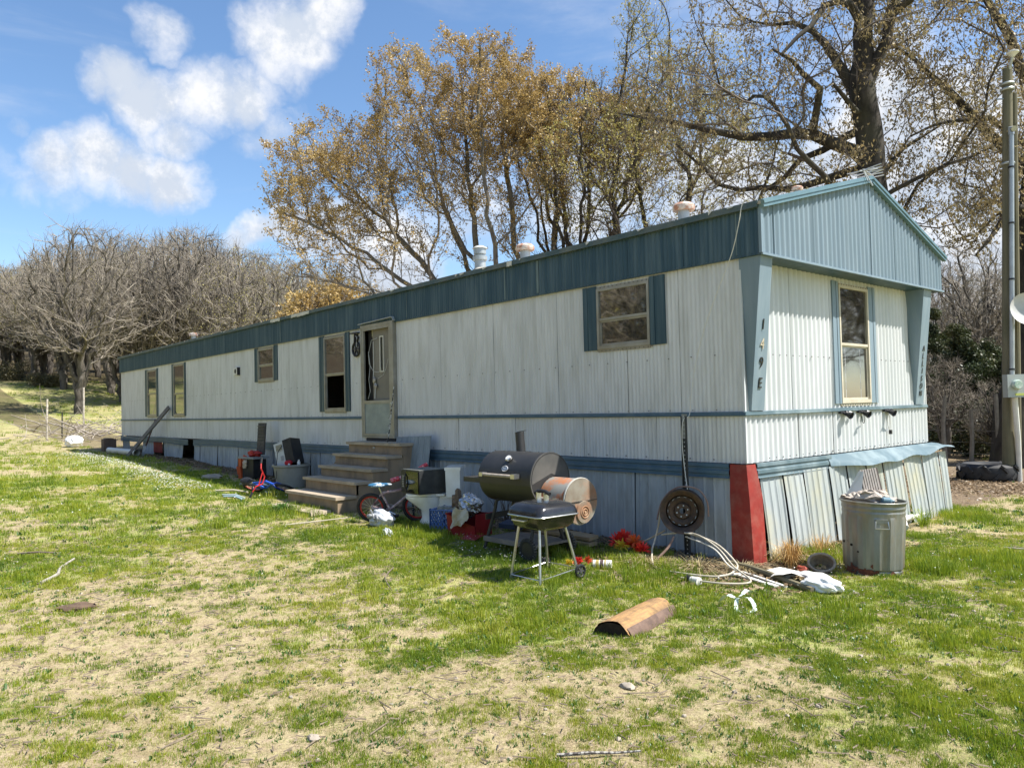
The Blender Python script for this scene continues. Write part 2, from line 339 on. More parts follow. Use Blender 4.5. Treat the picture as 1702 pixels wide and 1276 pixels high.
def make_ground():
    X = axis_pts(-13, 7.5, .09, -330, 330); Y = axis_pts(-9, 10, .09, -330, 330)
    gx, gy = np.meshgrid(X, Y, indexing='ij'); z = hz(gx, gy); V = np.stack([gx, gy, z], -1).reshape(-1, 3)
    nx, ny = len(X), len(Y); i = np.arange(nx*ny).reshape(nx, ny)
    F = np.stack([i[:-1, :-1], i[1:, :-1], i[1:, 1:], i[:-1, 1:]], -1).reshape(-1, 4)
    d = np.hypot(gx-4, gy+6.4)
    far = np.clip((d-22)/26, 0, 1)
    o = np_mesh('ground', V, F, ground_mat(), smooth=True, attrs={'green': green(gx, gy).ravel(), 'far': far.ravel(), 'litter': litter_mask(gx, gy).ravel()})
    tag(o, kind='structure'); print('ground', len(V))
make_ground()
# ------------------------------------------------------------ grass: real blades, instanced
def leaf_mat(name, ramp, trans=.35, nscale=1.5, rough=.6, rand=.5):
    m = bpy.data.materials.new(name); m.use_nodes = True; nt = m.node_tree; nt.nodes.clear(); N = nt.nodes.new; L = nt.links.new
    o = N('ShaderNodeOutputMaterial'); g = N('ShaderNodeNewGeometry'); oi = N('ShaderNodeObjectInfo')
    n = N('ShaderNodeTexNoise'); n.inputs['Scale'].default_value = nscale; n.inputs['Detail'].default_value = 5; L(g.outputs['Position'], n.inputs['Vector'])
    r = N('ShaderNodeMapRange'); L(n.outputs[0], r.inputs[0]); r.inputs[1].default_value = .3; r.inputs[2].default_value = .7
    a = N('ShaderNodeMath'); a.operation = 'MULTIPLY'; L(r.outputs[0], a.inputs[0]); a.inputs[1].default_value = 1-rand
    at = N('ShaderNodeAttribute'); at.attribute_name = 'tint'
    s = N('ShaderNodeMath'); s.operation = 'ADD'; L(oi.outputs['Random'], s.inputs[0]); L(at.outputs['Fac'], s.inputs[1])
    h = N('ShaderNodeMath'); h.operation = 'MULTIPLY'; L(s.outputs[0], h.inputs[0]); h.inputs[1].default_value = .5
    c = N('ShaderNodeMath'); c.operation = 'MULTIPLY_ADD'; L(h.outputs[0], c.inputs[0]); c.inputs[1].default_value = rand; L(a.outputs[0], c.inputs[2])
    cr = N('ShaderNodeValToRGB'); L(c.outputs[0], cr.inputs[0]); el = cr.color_ramp.elements
    for i, (p, col) in enumerate(ramp):
        e = el[i] if i < 2 else el.new(p); e.position = p; e.color = (*col, 1)
    d = N('ShaderNodeBsdfDiffuse'); L(cr.outputs[0], d.inputs[0]); t = N('ShaderNodeBsdfTranslucent'); L(cr.outputs[0], t.inputs[0])
    gl = N('ShaderNodeBsdfGlossy'); gl.inputs[0].default_value = (.6, .6, .6, 1); gl.inputs['Roughness'].default_value = .45
    x = N('ShaderNodeMixShader'); x.inputs[0].default_value = trans; L(d.outputs[0], x.inputs[1]); L(t.outputs[0], x.inputs[2])
    y = N('ShaderNodeMixShader'); y.inputs[0].default_value = .05; L(x.outputs[0], y.inputs[1]); L(gl.outputs[0], y.inputs[2]); L(y.outputs[0], o.inputs[0])
    MATS[name] = m; return m
G_GREEN = leaf_mat('grass_green', [(0, (.045, .085, .015)), (.22, (.115, .19, .016)), (.45, (.21, .29, .018)), (.7, (.36, .385, .032)), (1, (.52, .45, .15))], .4, .9, rand=.6)
G_DRY = leaf_mat('grass_dry', [(0, (.16, .12, .06)), (.35, (.40, .32, .17)), (.7, (.56, .47, .28)), (1, (.30, .28, .11))], .25, 2.5, rand=.7)
G_WEED = leaf_mat('weed_leaf', [(0, (.035, .09, .02)), (.6, (.07, .15, .03)), (1, (.14, .2, .05))], .35, 2)
G_LITTER = leaf_mat('leaf_litter', [(0, (.07, .045, .025)), (.4, (.2, .14, .08)), (.75, (.38, .28, .17)), (1, (.52, .42, .28))], .15, 5, rand=.85)
def clump(name, n, rad, h0, h1, w, m, lean=.5, flat=False):
    V = []; F = []; T = []
    for i in range(n):
        a = nr.uniform(0, 6.28); r = rad*math.sqrt(nr.random()); bx, by = r*math.cos(a), r*math.sin(a); hh = nr.uniform(h0, h1)
        d = nr.uniform(0, 6.28); ln = nr.uniform(.2, 1)*lean*hh*(2.2 if flat else 1); dx, dy = math.cos(d)*ln, math.sin(d)*ln; pw = nr.uniform(0, 6.28); wx, wy = math.cos(pw)*w/2, math.sin(pw)*w/2
        zz = hh*(.25 if flat else 1); o = len(V)
        V += [(bx-wx, by-wy, -.004), (bx+wx, by+wy, -.004), (bx+dx*.4-wx*.8, by+dy*.4-wy*.8, zz*.6), (bx+dx*.4+wx*.8, by+dy*.4+wy*.8, zz*.6), (bx+dx, by+dy, zz)]
        F += [(o, o+1, o+3), (o, o+3, o+2), (o+2, o+3, o+4)]; T += [nr.random()]*5
    return np_src(name, V, F, m, T)
def np_src(name, V, F, m, T):
    V = np.array(V, dtype=np.float32); F = np.array(F, dtype=np.int32)
    me = bpy.data.meshes.new(name); me.from_pydata(V.tolist(), [], F.tolist()); at = me.attributes.new('tint', 'FLOAT', 'POINT'); at.data.foreach_set('value', np.array(T, dtype=np.float32))
    me.materials.append(m); return bpy.data.objects.new(name, me)
def scatter(name, srcs, P, rot, scl, idx, label=None, cat=None):
    col = bpy.data.collections.new(name+'_source')
    for i, s in enumerate(srcs): s.name = '%s_source.%03d' % (name, i+1); col.objects.link(s)
    me = bpy.data.meshes.new(name); me.vertices.add(len(P)); me.vertices.foreach_set('co', np.asarray(P, np.float32).ravel())
    for n_, ty, arr in (('rz', 'FLOAT', rot), ('scl', 'FLOAT', scl)):
        a = me.attributes.new(n_, ty, 'POINT'); a.data.foreach_set('value', np.asarray(arr, np.float32))
    a = me.attributes.new('idx', 'INT', 'POINT'); a.data.foreach_set('value', np.asarray(idx, np.int32))
    o = bpy.data.objects.new(name, me); COL.objects.link(o); tag(o, label, cat, kind='stuff')
    ng = bpy.data.node_groups.new(name, 'GeometryNodeTree'); ng.interface.new_socket('Geometry', in_out='INPUT', socket_type='NodeSocketGeometry'); ng.interface.new_socket('Geometry', in_out='OUTPUT', socket_type='NodeSocketGeometry')
    N = ng.nodes.new; L = ng.links.new; gi = N('NodeGroupInput'); go = N('NodeGroupOutput'); ip = N('GeometryNodeInstanceOnPoints'); ci = N('GeometryNodeCollectionInfo')
    ci.inputs['Collection'].default_value = col; ci.inputs['Separate Children'].default_value = True; ci.inputs['Reset Children'].default_value = True
    def attr(n_, t):
        x = N('GeometryNodeInputNamedAttribute'); x.data_type = t; x.inputs['Name'].default_value = n_; return x.outputs['Attribute']
    cx = N('ShaderNodeCombineXYZ'); L(attr('rz', 'FLOAT'), cx.inputs['Z']); er = N('FunctionNodeEulerToRotation'); L(cx.outputs[0], er.inputs[0])
    L(gi.outputs[0], ip.inputs['Points']); L(ci.outputs[0], ip.inputs['Instance']); ip.inputs['Pick Instance'].default_value = True
    L(attr('idx', 'INT'), ip.inputs['Instance Index']); L(er.outputs[0], ip.inputs['Rotation']); L(attr('scl', 'FLOAT'), ip.inputs['Scale']); L(ip.outputs[0], go.inputs[0])
    md = o.modifiers.new('scatter', 'NODES'); md.node_group = ng; return o
def in_view(n, d0, d1, half=R(38), yaw=2.4259):
    a = yaw+nr.uniform(-half, half, n); d = np.sqrt(nr.uniform(d0*d0, d1*d1, n)); x = 4.0128+d*np.cos(a); y = -6.4021+d*np.sin(a)
    k = ~((x < .12) & (x > -22.1) & (y > -.02) & (y < 4.4)); return x[k], y[k]
def make_grass():
    src = [clump('a', 22, .05, .018, .045, .0045, G_GREEN, .6), clump('a', 26, .06, .022, .058, .0045, G_GREEN, .5), clump('a', 18, .075, .012, .034, .006, G_GREEN, .8),
           clump('a', 16, .07, .02, .05, .004, G_DRY, 1.0, True), clump('a', 20, .08, .03, .07, .0035, G_DRY, 1.3, True),
           clump('a', 10, .05, .02, .04, .016, G_WEED, .9), clump('a', 40, .07, .045, .095, .005, G_GREEN, .5)]
    PX, PY, S, I = [], [], [], []
    for n, d0, d1, s in ((38000, 1.9, 5.0, .6), (40000, 5, 10, .82), (26000, 10, 18, 1.25), (22000, 18, 34, 2.1), (12000, 34, 75, 3.8)):
        x, y = in_view(n, d0, d1); g = green(x, y)
        g2 = g+(fbm(x*7, y*7, 2, 3)-.5)*1.5
        u = nr.random(len(x)); keep = u < np.clip(.62+.6*g2, .55, 1)
        lit = litter_mask(x, y); keep &= nr.random(len(x)) > lit*.85
        x, y, g2 = x[keep], y[keep], g2[keep]
        live = nr.random(len(x)) < np.clip((g2-.02)*1.25, .25, .84)
        idx = np.where(live, nr.integers(0, 3, len(x)), nr.integers(3, 5, len(x)))
        wd = (nr.random(len(x)) < np.where(d0 < 18, .06, .01)); idx[wd] = 5
        lush = live & (g2 > 1.0) & (nr.random(len(x)) < .12); idx[lush] = 6
        if d0 >= 18: idx = np.where(nr.random(len(x)) < .35, 3, np.where(idx == 6, 1, idx))
        sc = s*nr.uniform(.6, 1.2, len(x))*np.clip(.55+.6*g2, .55, 1.25)
        if d0 >= 18: sc = np.where(idx >= 3, sc*.8, sc)
        PX.append(x); PY.append(y); S.append(sc); I.append(idx)
    # taller tufts where the lawn was never cut
    for cx, cy, r, n in ((1.28, .92, .16, 60), (1.35, .8, .12, 30), (.35, .85, .5, 90), (-1.55, -.75, .35, 60), (-.9, -.55, .3, 40), (-3.3, -1.2, .6, 80), (-6.0, -1.75, .5, 80), (-.35, -1.0, .4, 60), (1.6, 1.6, .4, 60), (.1, 4.6, .4, 60), (.5, 4.2, .3, 50)):
        x = nr.normal(cx, r/1.6, n); y = nr.normal(cy, r/1.6, n); PX.append(x); PY.append(y); S.append(nr.uniform(.7, 1.3, n)); I.append(np.full(n, 6))
    x = np.concatenate(PX); y = np.concatenate(PY); z = hz(x, y); n = len(x); print('grass clumps', n)
    scatter('lawn_grass', src, np.stack([x, y, z], -1), nr.uniform(0, 6.28, n), np.concatenate(S), np.concatenate(I), 'patchy spring grass over sandy soil in the yard', 'grass')
make_grass()
def quads(C, A, B, tint=None):   # centres and two half axes -> quads
    V = np.stack([C-A, C-B, C+A, C+B], 1).reshape(-1, 3); F = np.arange(len(C)*4).reshape(-1, 4); return V, F
def rand_dirs(n):
    v = nr.normal(size=(n, 3)); return v/np.linalg.norm(v, axis=1)[:, None]
def make_litter():
    xs = np.concatenate([nr.uniform(-22, .3, 9000), nr.uniform(-3.5, 3, 9000), nr.uniform(.1, .8, 1500), nr.uniform(-1.6, .9, 3500)])
    ys = np.concatenate([-nr.exponential(.28, 9000), nr.normal(7.9, .7, 9000), nr.uniform(-.5, 1.9, 1500), nr.uniform(-1.15, -.1, 3500)])
    k = nr.random(len(xs)) < np.clip(litter_mask(xs, ys)+.25, 0, 1); xs, ys = xs[k], ys[k]
    C = np.stack([xs, ys, hz(xs, ys)+nr.uniform(.005, .035, len(xs))], -1); n = len(xs)
    a = rand_dirs(n); a[:, 2] *= .35; b = np.cross(a, rand_dirs(n)); b[:, 2] *= .5; s = nr.uniform(.012, .032, n)[:, None]
    V, F = quads(C, a*s*1.3, b*s); tag(np_mesh('fallen_leaves', V, F, G_LITTER, attrs={'tint': np.repeat(nr.random(n), 4)}), 'dry brown leaf litter along the skirting and under the trees', 'leaves', kind='stuff')
    # little dark twigs and crumbs strewn on the lawn
    x, y = in_view(9000, 1.9, 12); n = len(x); a = nr.uniform(0, 6.28, n); l = nr.uniform(.006, .03, n)*(1+2.5*(nr.random(n) < .05)); C = np.stack([x, y, hz(x, y)+.012], -1)
    A = np.stack([np.cos(a)*l, np.sin(a)*l, nr.uniform(-.2, .2, n)*l], -1); B = np.stack([-np.sin(a), np.cos(a), np.zeros(n)], -1)*nr.uniform(.0015, .004, n)[:, None]
    V = np.stack([C-A-B, C-A+B, C+A+B, C+A-B, C-A+[0, 0, .006], C+A+[0, 0, .006]], 1).reshape(-1, 3); o = np.arange(n)[:, None]*6
    F = np.concatenate([o+[0, 3, 5, 4], o+[2, 1, 4, 5]], 0); tag(np_mesh('twig_crumbs', V, F, mat('twig', (.10, .075, .05), (.2, .16, .11), .9, scale=20)), 'tiny dark twigs and bark crumbs strewn over the lawn', 'twigs', kind='stuff')
    # clover and daisy heads, thick along the edge of the shade
    n1 = 2600; x1 = nr.uniform(-21, -9.2, n1); y1 = -1.25-.4*(x1+21)/12-np.abs(nr.normal(0, .35, n1)); x2, y2 = in_view(2600, 6, 26, R(36)); k = (fbm(x2*.5, y2*.5, 3, 3) > .52); x2, y2 = x2[k], y2[k]
    x3 = nr.normal(-2, .5, 140); y3 = nr.normal(-1.45, .2, 140); x4 = nr.normal(1.4, .5, 90); y4 = nr.normal(.2, 1.2, 90)
    x = np.concatenate([x1, x2, x3, x4]); y = np.concatenate([y1, y2, y3, y4]); n = len(x); C = np.stack([x, y, hz(x, y)+nr.uniform(.04, .09, n)], -1)
    s = np.where(np.hypot(x-4, y+6.4) > 12, nr.uniform(.006, .014, n), nr.uniform(.004, .008, n))[:, None]; a = rand_dirs(n); a[:, 2] *= .3; b = np.cross(a, [0, 0, 1]); V, F = quads(C, a*s, b*s)
    c = rand_dirs(n); V2, F2 = quads(C, c*s*.8, np.cross(c, a)*s*.8); tag(np_mesh('clover_flowers', np.concatenate([V, V2]), np.concatenate([F, F2+len(V)]), mat('white_petal', (.8, .8, .76), rough=.8)), 'small white clover flowers scattered in the lawn', 'flowers', kind='stuff')
    # pale pebbles in the bare patches
    mb = MB()
    for i in range(130):
        c = rnd.choice([(1.35, -3.2, .45), (1.2, -4.2, .9), (-.2, -4.8, 1.0), (1.3, .2, .5), (-2.2, -5, .6), (1.75, -1.2, .5)]); px, py = rnd.gauss(c[0], c[2]), rnd.gauss(c[1], c[2]); s = rnd.uniform(.006, .02)
        mb.blob((px, py, H(px, py)+.004), (s, s*rnd.uniform(.6, 1), s*.6), 6, 4, .15, i)
    tag(mb.build('pebbles', mat('pebble', (.38, .33, .26), (.26, .22, .17), .9, scale=12)), 'pale pebbles and crumbs of stone in the bare soil', 'pebbles', kind='stuff')
make_litter()
# ------------------------------------------------------------ trees
UX = np.array([math.sin(2.4259), -math.cos(2.4259), 0.]); VX = np.array([math.cos(2.4259), math.sin(2.4259), 0.]); ZX = np.array([0, 0, 1.])
def world_dirs(P): return P[:, :1]*UX+P[:, 1:2]*VX+P[:, 2:3]*ZX
class Tree:
    def __init__(s, seed):
        s.q = np.random.default_rng(seed); M = 16000; s.P = np.zeros((M, 3)); s.D = np.zeros((M, 3)); s.par = np.full(M, -1); s.L = np.zeros(M); s.r0 = np.zeros(M); s.n = 0
    def node(s, p, par, d, rmin=0.):
        i = s.n; s.P[i] = p; s.D[i] = d; s.par[i] = par; s.L[i] = 0 if par < 0 else s.L[par]+np.linalg.norm(p-s.P[par]); s.r0[i] = rmin; s.n += 1; return i
    def limb(s, pts, r0, r1, par=None, step=.45, wob=.04):   # hand laid limb; pts in (u, v, z)
        pts = np.array(pts, float); seg = np.linalg.norm(np.diff(pts, axis=0), axis=1); t = np.concatenate([[0], np.cumsum(seg)]); n = max(2, int(t[-1]/step)+1); tt = np.linspace(0, t[-1], n)
        Q = np.stack([np.interp(tt, t, pts[:, k]) for k in range(3)], 1); 
        for _ in range(2): Q[1:-1] = (Q[:-2]+2*Q[1:-1]+Q[2:])/4
        Q[1:-1] += s.q.normal(0, wob, Q[1:-1].shape)
        if par is None and s.n: par = int(np.argmin(np.linalg.norm(s.P[:s.n]-Q[0], axis=1))); Q = Q[1:] if n > 2 else Q
        if par is not None and len(Q) > 2 and np.linalg.norm(Q[0]-s.P[par]) < 1e-3: Q = Q[1:]
        p = -1 if par is None else par
        for k in range(len(Q)):
            prev = s.P[p] if p >= 0 else Q[k]-[0, 0, 1]; d = Q[k]-prev; nn = np.linalg.norm(d); d = d/nn if nn > 1e-6 else ZX
            p = s.node(Q[k], p, d, r0+(r1-r0)*k/max(1, len(Q)-1))
        return p
    def attract(s, A, step=.5, wpl=.28, ang=.9, jit=.06, up=.0, lmin=0.):
        A = np.asarray(A); base = s.P[0]; d0 = np.linalg.norm(A-base, axis=1)*s.q.uniform(.85, 1.15, len(A)); A = A[np.argsort(d0)]
        for p in A:
            n = s.n
            if n > 15500: break
            v = p-s.P[:n]; d = np.linalg.norm(v, axis=1)+1e-6; cs = (v*s.D[:n]).sum(1)/d
            cost = d*(1+ang*(1-cs))+wpl*s.L[:n]+(s.L[:n] < lmin)*50
            i = int(np.argmin(cost)); dist = d[i]; k = max(1, int(round(dist/step))); dir0 = s.D[i]; prev = i; start = s.P[i].copy(); tgt = p
            c1 = start+dir0*dist*.35
            for j in range(1, k+1):
                t = j/k; q_ = (1-t)**2*start+2*t*(1-t)*c1+t*t*tgt
                if j < k: q_ = q_+s.q.normal(0, jit, 3)*min(1, dist)
                dd = q_-s.P[prev]; nn = np.linalg.norm(dd)
                if nn < 1e-4: continue
                prev = s.node(q_, prev, dd/nn)
    def finish(s, rtip=.008, ex=.5, rbase=None):
        n = s.n; cnt = np.zeros(n); kids = [[] for _ in range(n)]
        for i in range(1, n):
            if s.par[i] >= 0: kids[s.par[i]].append(i)
        for i in range(n-1, 0, -1):
            if not kids[i]: cnt[i] = 1
            if s.par[i] >= 0: cnt[s.par[i]] += cnt[i]
        r = rtip*np.maximum(cnt, 1)**ex
        if rbase: r = np.minimum(r, rbase)
        r = np.maximum(r, s.r0[:n]); s.r = r; s.kids = kids; s.cnt = cnt
        for i in range(1, n):
            if s.par[i] >= 0: r[i] = min(r[i], r[s.par[i]])
        # decompose in paths
        paths = []; stack = [0]
        while stack:
            a = stack.pop(); path = [a] if s.par[a] < 0 else [s.par[a], a]; cur = a
            while kids[cur]:
                ks = sorted(kids[cur], key=lambda k: -r[k]*1000-cnt[k]); path.append(ks[0]); stack += ks[1:]; cur = ks[0]
            paths.append(path)
        s.paths = paths; return s
    def meshes(s, split=.07):
        big, small = {}, {}
        for p in s.paths:
            rr = s.r[p].copy(); 
            if s.par[p[1] if len(p) > 1 else p[0]] >= 0 and len(p) > 1: rr[0] = min(rr[0], rr[1]*1.15)
            # cut long paths where they get thin
            a = (s.P[p], rr)
            k = 10 if rr[0] > .12 else 7 if rr[0] > .06 else 5 if rr[0] > .025 else 3
            (big if rr[0] > split else small).setdefault((len(p), k), []).append(a)
        return [s._tubes(D) for D in (big, small)]
    def _tubes(s, D):
        VV, FF, o = [], [], 0
        for (K, n), L_ in D.items():
            P = np.stack([a for a, _ in L_]); Rr = np.stack([b for _, b in L_]); V, F = tubes(P, Rr, n); VV.append(V); FF.append(F+o); o += len(V)
        if not VV: return np.zeros((0, 3)), np.zeros((0, 4), int)
        return np.concatenate(VV), np.concatenate(FF)
    def twigs(s, per=3, lmin=.25, lmax=.6, rmax=.03, r=.007, up=.25, spread=.8, K=3, sel=None):
        n = s.n; idx = np.where((s.r[:n] < rmax) & (np.arange(n) > 1))[0]
        if sel is not None: idx = idx[sel(s.P[idx])]
        idx = np.repeat(idx, per); m = len(idx); t = s.q.random(m)[:, None]; par = s.par[idx]; B = s.P[idx]*(1-t)+s.P[par]*t
        d = s.D[idx]+s.q.normal(0, spread, (m, 3)); d[:, 2] += up; d /= np.linalg.norm(d, axis=1)[:, None]; l = s.q.uniform(lmin, lmax, m)[:, None]
        mid = B+d*l*.5+s.q.normal(0, .03, (m, 3)); d2 = d+s.q.normal(0, .35, (m, 3)); d2[:, 2] += up*.4; d2 /= np.linalg.norm(d2, axis=1)[:, None]; E = mid+d2*l*.5
        s.tw = np.stack([B, mid, E], 1); rr = np.tile([r, r*.75, r*.4], (m, 1)); return tubes(s.tw, rr, 3)
    def leaves(s, n, size, aspect=1.6, droop=.0, spread=.05, wsel=None, cross=2):
        w = np.ones(len(s.tw)) if wsel is None else wsel(s.tw[:, 2]); E_ = s.tw[:, 2]; cl_ = np.sin(E_[:, 0]*2.1+1)*np.sin(E_[:, 1]*2.3+2)*np.sin(E_[:, 2]*2.2)+.5*np.sin(E_[:, 0]*5+E_[:, 2]*4)*np.sin(E_[:, 1]*4.5-E_[:, 2]*3); w = w*np.clip(1+1.3*cl_, .15, 3); w = w/w.sum(); i = s.q.choice(len(s.tw), n, p=w); t = s.q.random(n)[:, None]**.6
        C = s.tw[i, 1]*(1-t)+s.tw[i, 2]*t+s.q.normal(0, spread, (n, 3)); VV, FF, TT = [], [], []; o = 0; ti = s.q.random(n)
        for k in range(cross):
            a = rand_dirs(n); a[:, 2] -= droop; a /= np.linalg.norm(a, axis=1)[:, None]; b = np.cross(a, rand_dirs(n)); b /= np.linalg.norm(b, axis=1)[:, None]; sz = size*s.q.uniform(.6, 1.3, n)[:, None]
            Ck = C+s.q.normal(0, size*.5, C.shape); V, F = quads(Ck, a*sz*aspect*.5, b*sz*.5); VV.append(V); FF.append(F+o); o += len(V); TT.append(np.repeat(ti, 4))
        return np.concatenate(VV), np.concatenate(FF), np.concatenate(TT)
def tubes(P, Rr, n):
    m, K, _ = P.shape; T = np.gradient(P, axis=1); T /= (np.linalg.norm(T, axis=2)[..., None]+1e-9)
    ref = np.where(np.abs(T[:, :1, 2:3]) > .8, np.array([1., 0, 0]), np.array([0, 0, 1.])); ref = np.broadcast_to(ref, T.shape)
    a = np.cross(T, ref); a /= (np.linalg.norm(a, axis=2)[..., None]+1e-9); b = np.cross(T, a)
    # keep frames consistent along each path
    for k in range(1, K):
        pa = a[:, k-1]; t = T[:, k]; q = pa-t*(pa*t).sum(1)[:, None]; q /= (np.linalg.norm(q, axis=1)[:, None]+1e-9); a[:, k] = q; b[:, k] = np.cross(t, q)
    an = 2*np.pi*np.arange(n)/n; V = P[:, :, None]+(a[:, :, None]*np.cos(an)[None, None, :, None]+b[:, :, None]*np.sin(an)[None, None, :, None])*Rr[:, :, None, None]
    i = np.arange(m*K*n).reshape(m, K, n); F = np.stack([i[:, :-1, :], np.roll(i, -1, 2)[:, :-1, :], np.roll(i, -1, 2)[:, 1:, :], i[:, 1:, :]], -1).reshape(-1, 4)
    return V.reshape(-1, 3), F
def ellipsoids(q, L, total):
    w = np.array([e[6] if len(e) > 6 else e[3]*e[4]*e[5] for e in L], float); w /= w.sum(); out = []
    for e, k in zip(L, (w*total).astype(int)):
        v = q.normal(size=(k, 3)); v /= np.linalg.norm(v, axis=1)[:, None]; v *= (q.random(k)**(1/3.))[:, None]; out.append(np.array(e[:3])+v*np.array(e[3:6]))
    return np.concatenate(out)
BARK = mat('bark', (.09, .075, .06), (.18, .155, .12), .95, scale=8, stretch=(1, 1, .25), bump=.6, dirt=(.16, .17, .10), dirt_amt=.5, dscale=3)
BARK_DARK = mat('bark_dark', (.022, .018, .014), (.06, .05, .04), .95, scale=8, stretch=(1, 1, .25), bump=.6, dirt=(.075, .075, .04), dirt_amt=.5, dscale=2.5)  # dark bark, deepened further to hold the trees' backlit silhouette
TWIG = mat('twig_bark', (.12, .10, .075), (.22, .185, .14), .95, scale=3)
TWIG_DARK = mat('twig_bark_dark', (.07, .055, .045), (.14, .115, .09), .95, scale=3)
TWIG_PALE = mat('twig_bark_pale', (.15, .125, .10), (.36, .315, .25), .95, scale=2.2)
BARK_PALE = mat('bark_pale', (.05, .042, .034), (.16, .14, .115), .95, scale=4, stretch=(1, 1, .3), bump=.4)
L_GOLD = leaf_mat('golden_buds', [(0, (.22, .14, .05)), (.35, (.42, .29, .10)), (.65, (.56, .42, .17)), (1, (.64, .54, .28))], .35, .45, rand=.55)
L_OLIVE = leaf_mat('olive_buds', [(0, (.2, .16, .05)), (.4, (.36, .31, .09)), (.7, (.46, .41, .14)), (1, (.58, .53, .3))], .35, .5, rand=.55)
L_CATKIN = leaf_mat('brown_catkins', [(0, (.15, .11, .05)), (.4, (.30, .23, .11)), (.7, (.42, .36, .18)), (1, (.55, .5, .36))], .35, .5, rand=.6)
L_CEDAR = leaf_mat('cedar_leaf', [(0, (.012, .02, .007)), (.5, (.035, .05, .016)), (.8, (.08, .085, .03)), (1, (.16, .12, .06))], .15, .8)
L_SHRUB = leaf_mat('shrub_leaf', [(0, (.06, .06, .025)), (.5, (.17, .15, .07)), (1, (.30, .26, .14))], .3, .8)
def emit_tree(t, name, label, loc, mats, leaves=None, leafmat=None, group=None, tw=None, split=.07, scale=1.):
    root = thing(name, label, 'tree', loc, 0, group)
    (bv, bf), (sv, sf) = t.meshes(split)
    W = world_dirs
    np_mesh('trunk', W(bv), bf, mats[0], root, smooth=True)
    if tw is not None and len(tw[0]): sv, sf = np.concatenate([sv, tw[0]]), np.concatenate([sf, tw[1]+len(sv)])
    o = np_mesh('branches', W(sv), sf, mats[1], root)
    if leaves is not None:
        o = np_mesh('foliage', W(leaves[0]), leaves[1], leafmat, root, attrs={'tint': leaves[2]}); o['kind'] = 'stuff'
    print(name, t.n, len(sf), 0 if leaves is None else len(leaves[1])); return root
def P_at(az_off_px, dist):   # direction from the photographer, only used to pick a spot for a tree on the ground
    a = 2.4259+math.atan((851-az_off_px)/1265.); return 4.01+dist*math.cos(a), -6.4+dist*math.sin(a)
def ground_loc(x, y, dz=-.15): return (x, y, H(x, y)+dz)
# --- golden budding tree directly behind the home: fan of stems
def tree_gold_main():
    t = Tree(3); t.node(np.array([0, 0, 0.]), -1, ZX, .32); t.limb([(0, 0, 0), (0, .05, 1.0)], .32, .30, 0)
    for pts, r0, r1 in (([(0, 0, 1), (.3, .2, 3.2), (.45, .3, 6), (.1, .2, 9), (.0, .3, 12)], .14, .03), ([(0, 0, 1), (-.3, .2, 3), (-.9, .1, 6), (-1.2, .3, 9.5), (-1.3, .2, 12)], .16, .03),
                        ([(0, 0, .9), (-1.0, .3, 3), (-2.4, .5, 5.6), (-4.0, .5, 7.6), (-6.2, .3, 9.6)], .13, .03), ([(0, 0, .9), (-1.3, -.3, 3.4), (-3, -.6, 5.2), (-5, -.9, 6.6), (-6.8, -1, 7.4)], .11, .025),
                        ([(0, 0, .8), (-1.4, -.7, 3.3), (-2.8, -1.0, 4.4), (-4.6, -1.4, 5.0), (-6, -1.8, 5.4)], .10, .02), ([(0, 0, 1), (.6, .6, 3), (1.5, 1, 6), (1.8, 1.2, 9), (1.7, 1.4, 11.5)], .12, .03),
                        ([(0, 0, 1), (-.5, 1.0, 3.5), (-1.6, 1.8, 7), (-2.6, 2.2, 10), (-3.0, 2.2, 11.3)], .12, .03), ([(0, 0, 1), (.1, -.8, 3.5), (-.5, -1.4, 7), (-.7, -1.6, 10), (-.6, -1.8, 12)], .11, .03)):
        t.limb(pts, r0, r1)
    A = ellipsoids(t.q, [(-1.9, 0, 10.2, 2.7, 2.8, 2.9, 26), (-.2, 0, 11.0, 2.0, 2.4, 2.0, 14), (-5.3, -.2, 8.4, 2.3, 2.2, 2.1, 18), (-3.0, 0, 8.2, 3.0, 2.6, 2.8, 16), (.6, 0, 9.0, 1.9, 2.4, 3.0, 12), (-5.8, -1.2, 6.0, 1.6, 1.5, 1.2, 5), (-2.0, -1, 5.6, 3, 2, 1.2, 3)], 1500)
    t.attract(A, .45, .22, .9); t.finish(.008, .48, .3)
    tw = t.twigs(4, .2, .6, .035, .005, .5, .6)
    hi = lambda E: np.clip((E[:, 2]-4.6)/3.2, .04, 1.)**1.3*np.clip(.5+np.hypot((E[:, 0]+2)/4.5, (E[:, 2]-8)/3.5), .5, 1.6)
    lv = t.leaves(62000, .039, 1.6, .2, .06, hi)
    emit_tree(t, 'golden_budding_tree', 'tall many-stemmed tree with golden brown buds right behind the home, widest crown left of centre', ground_loc(-14.17, 9.26), (BARK, TWIG), lv, L_GOLD, tw=tw)
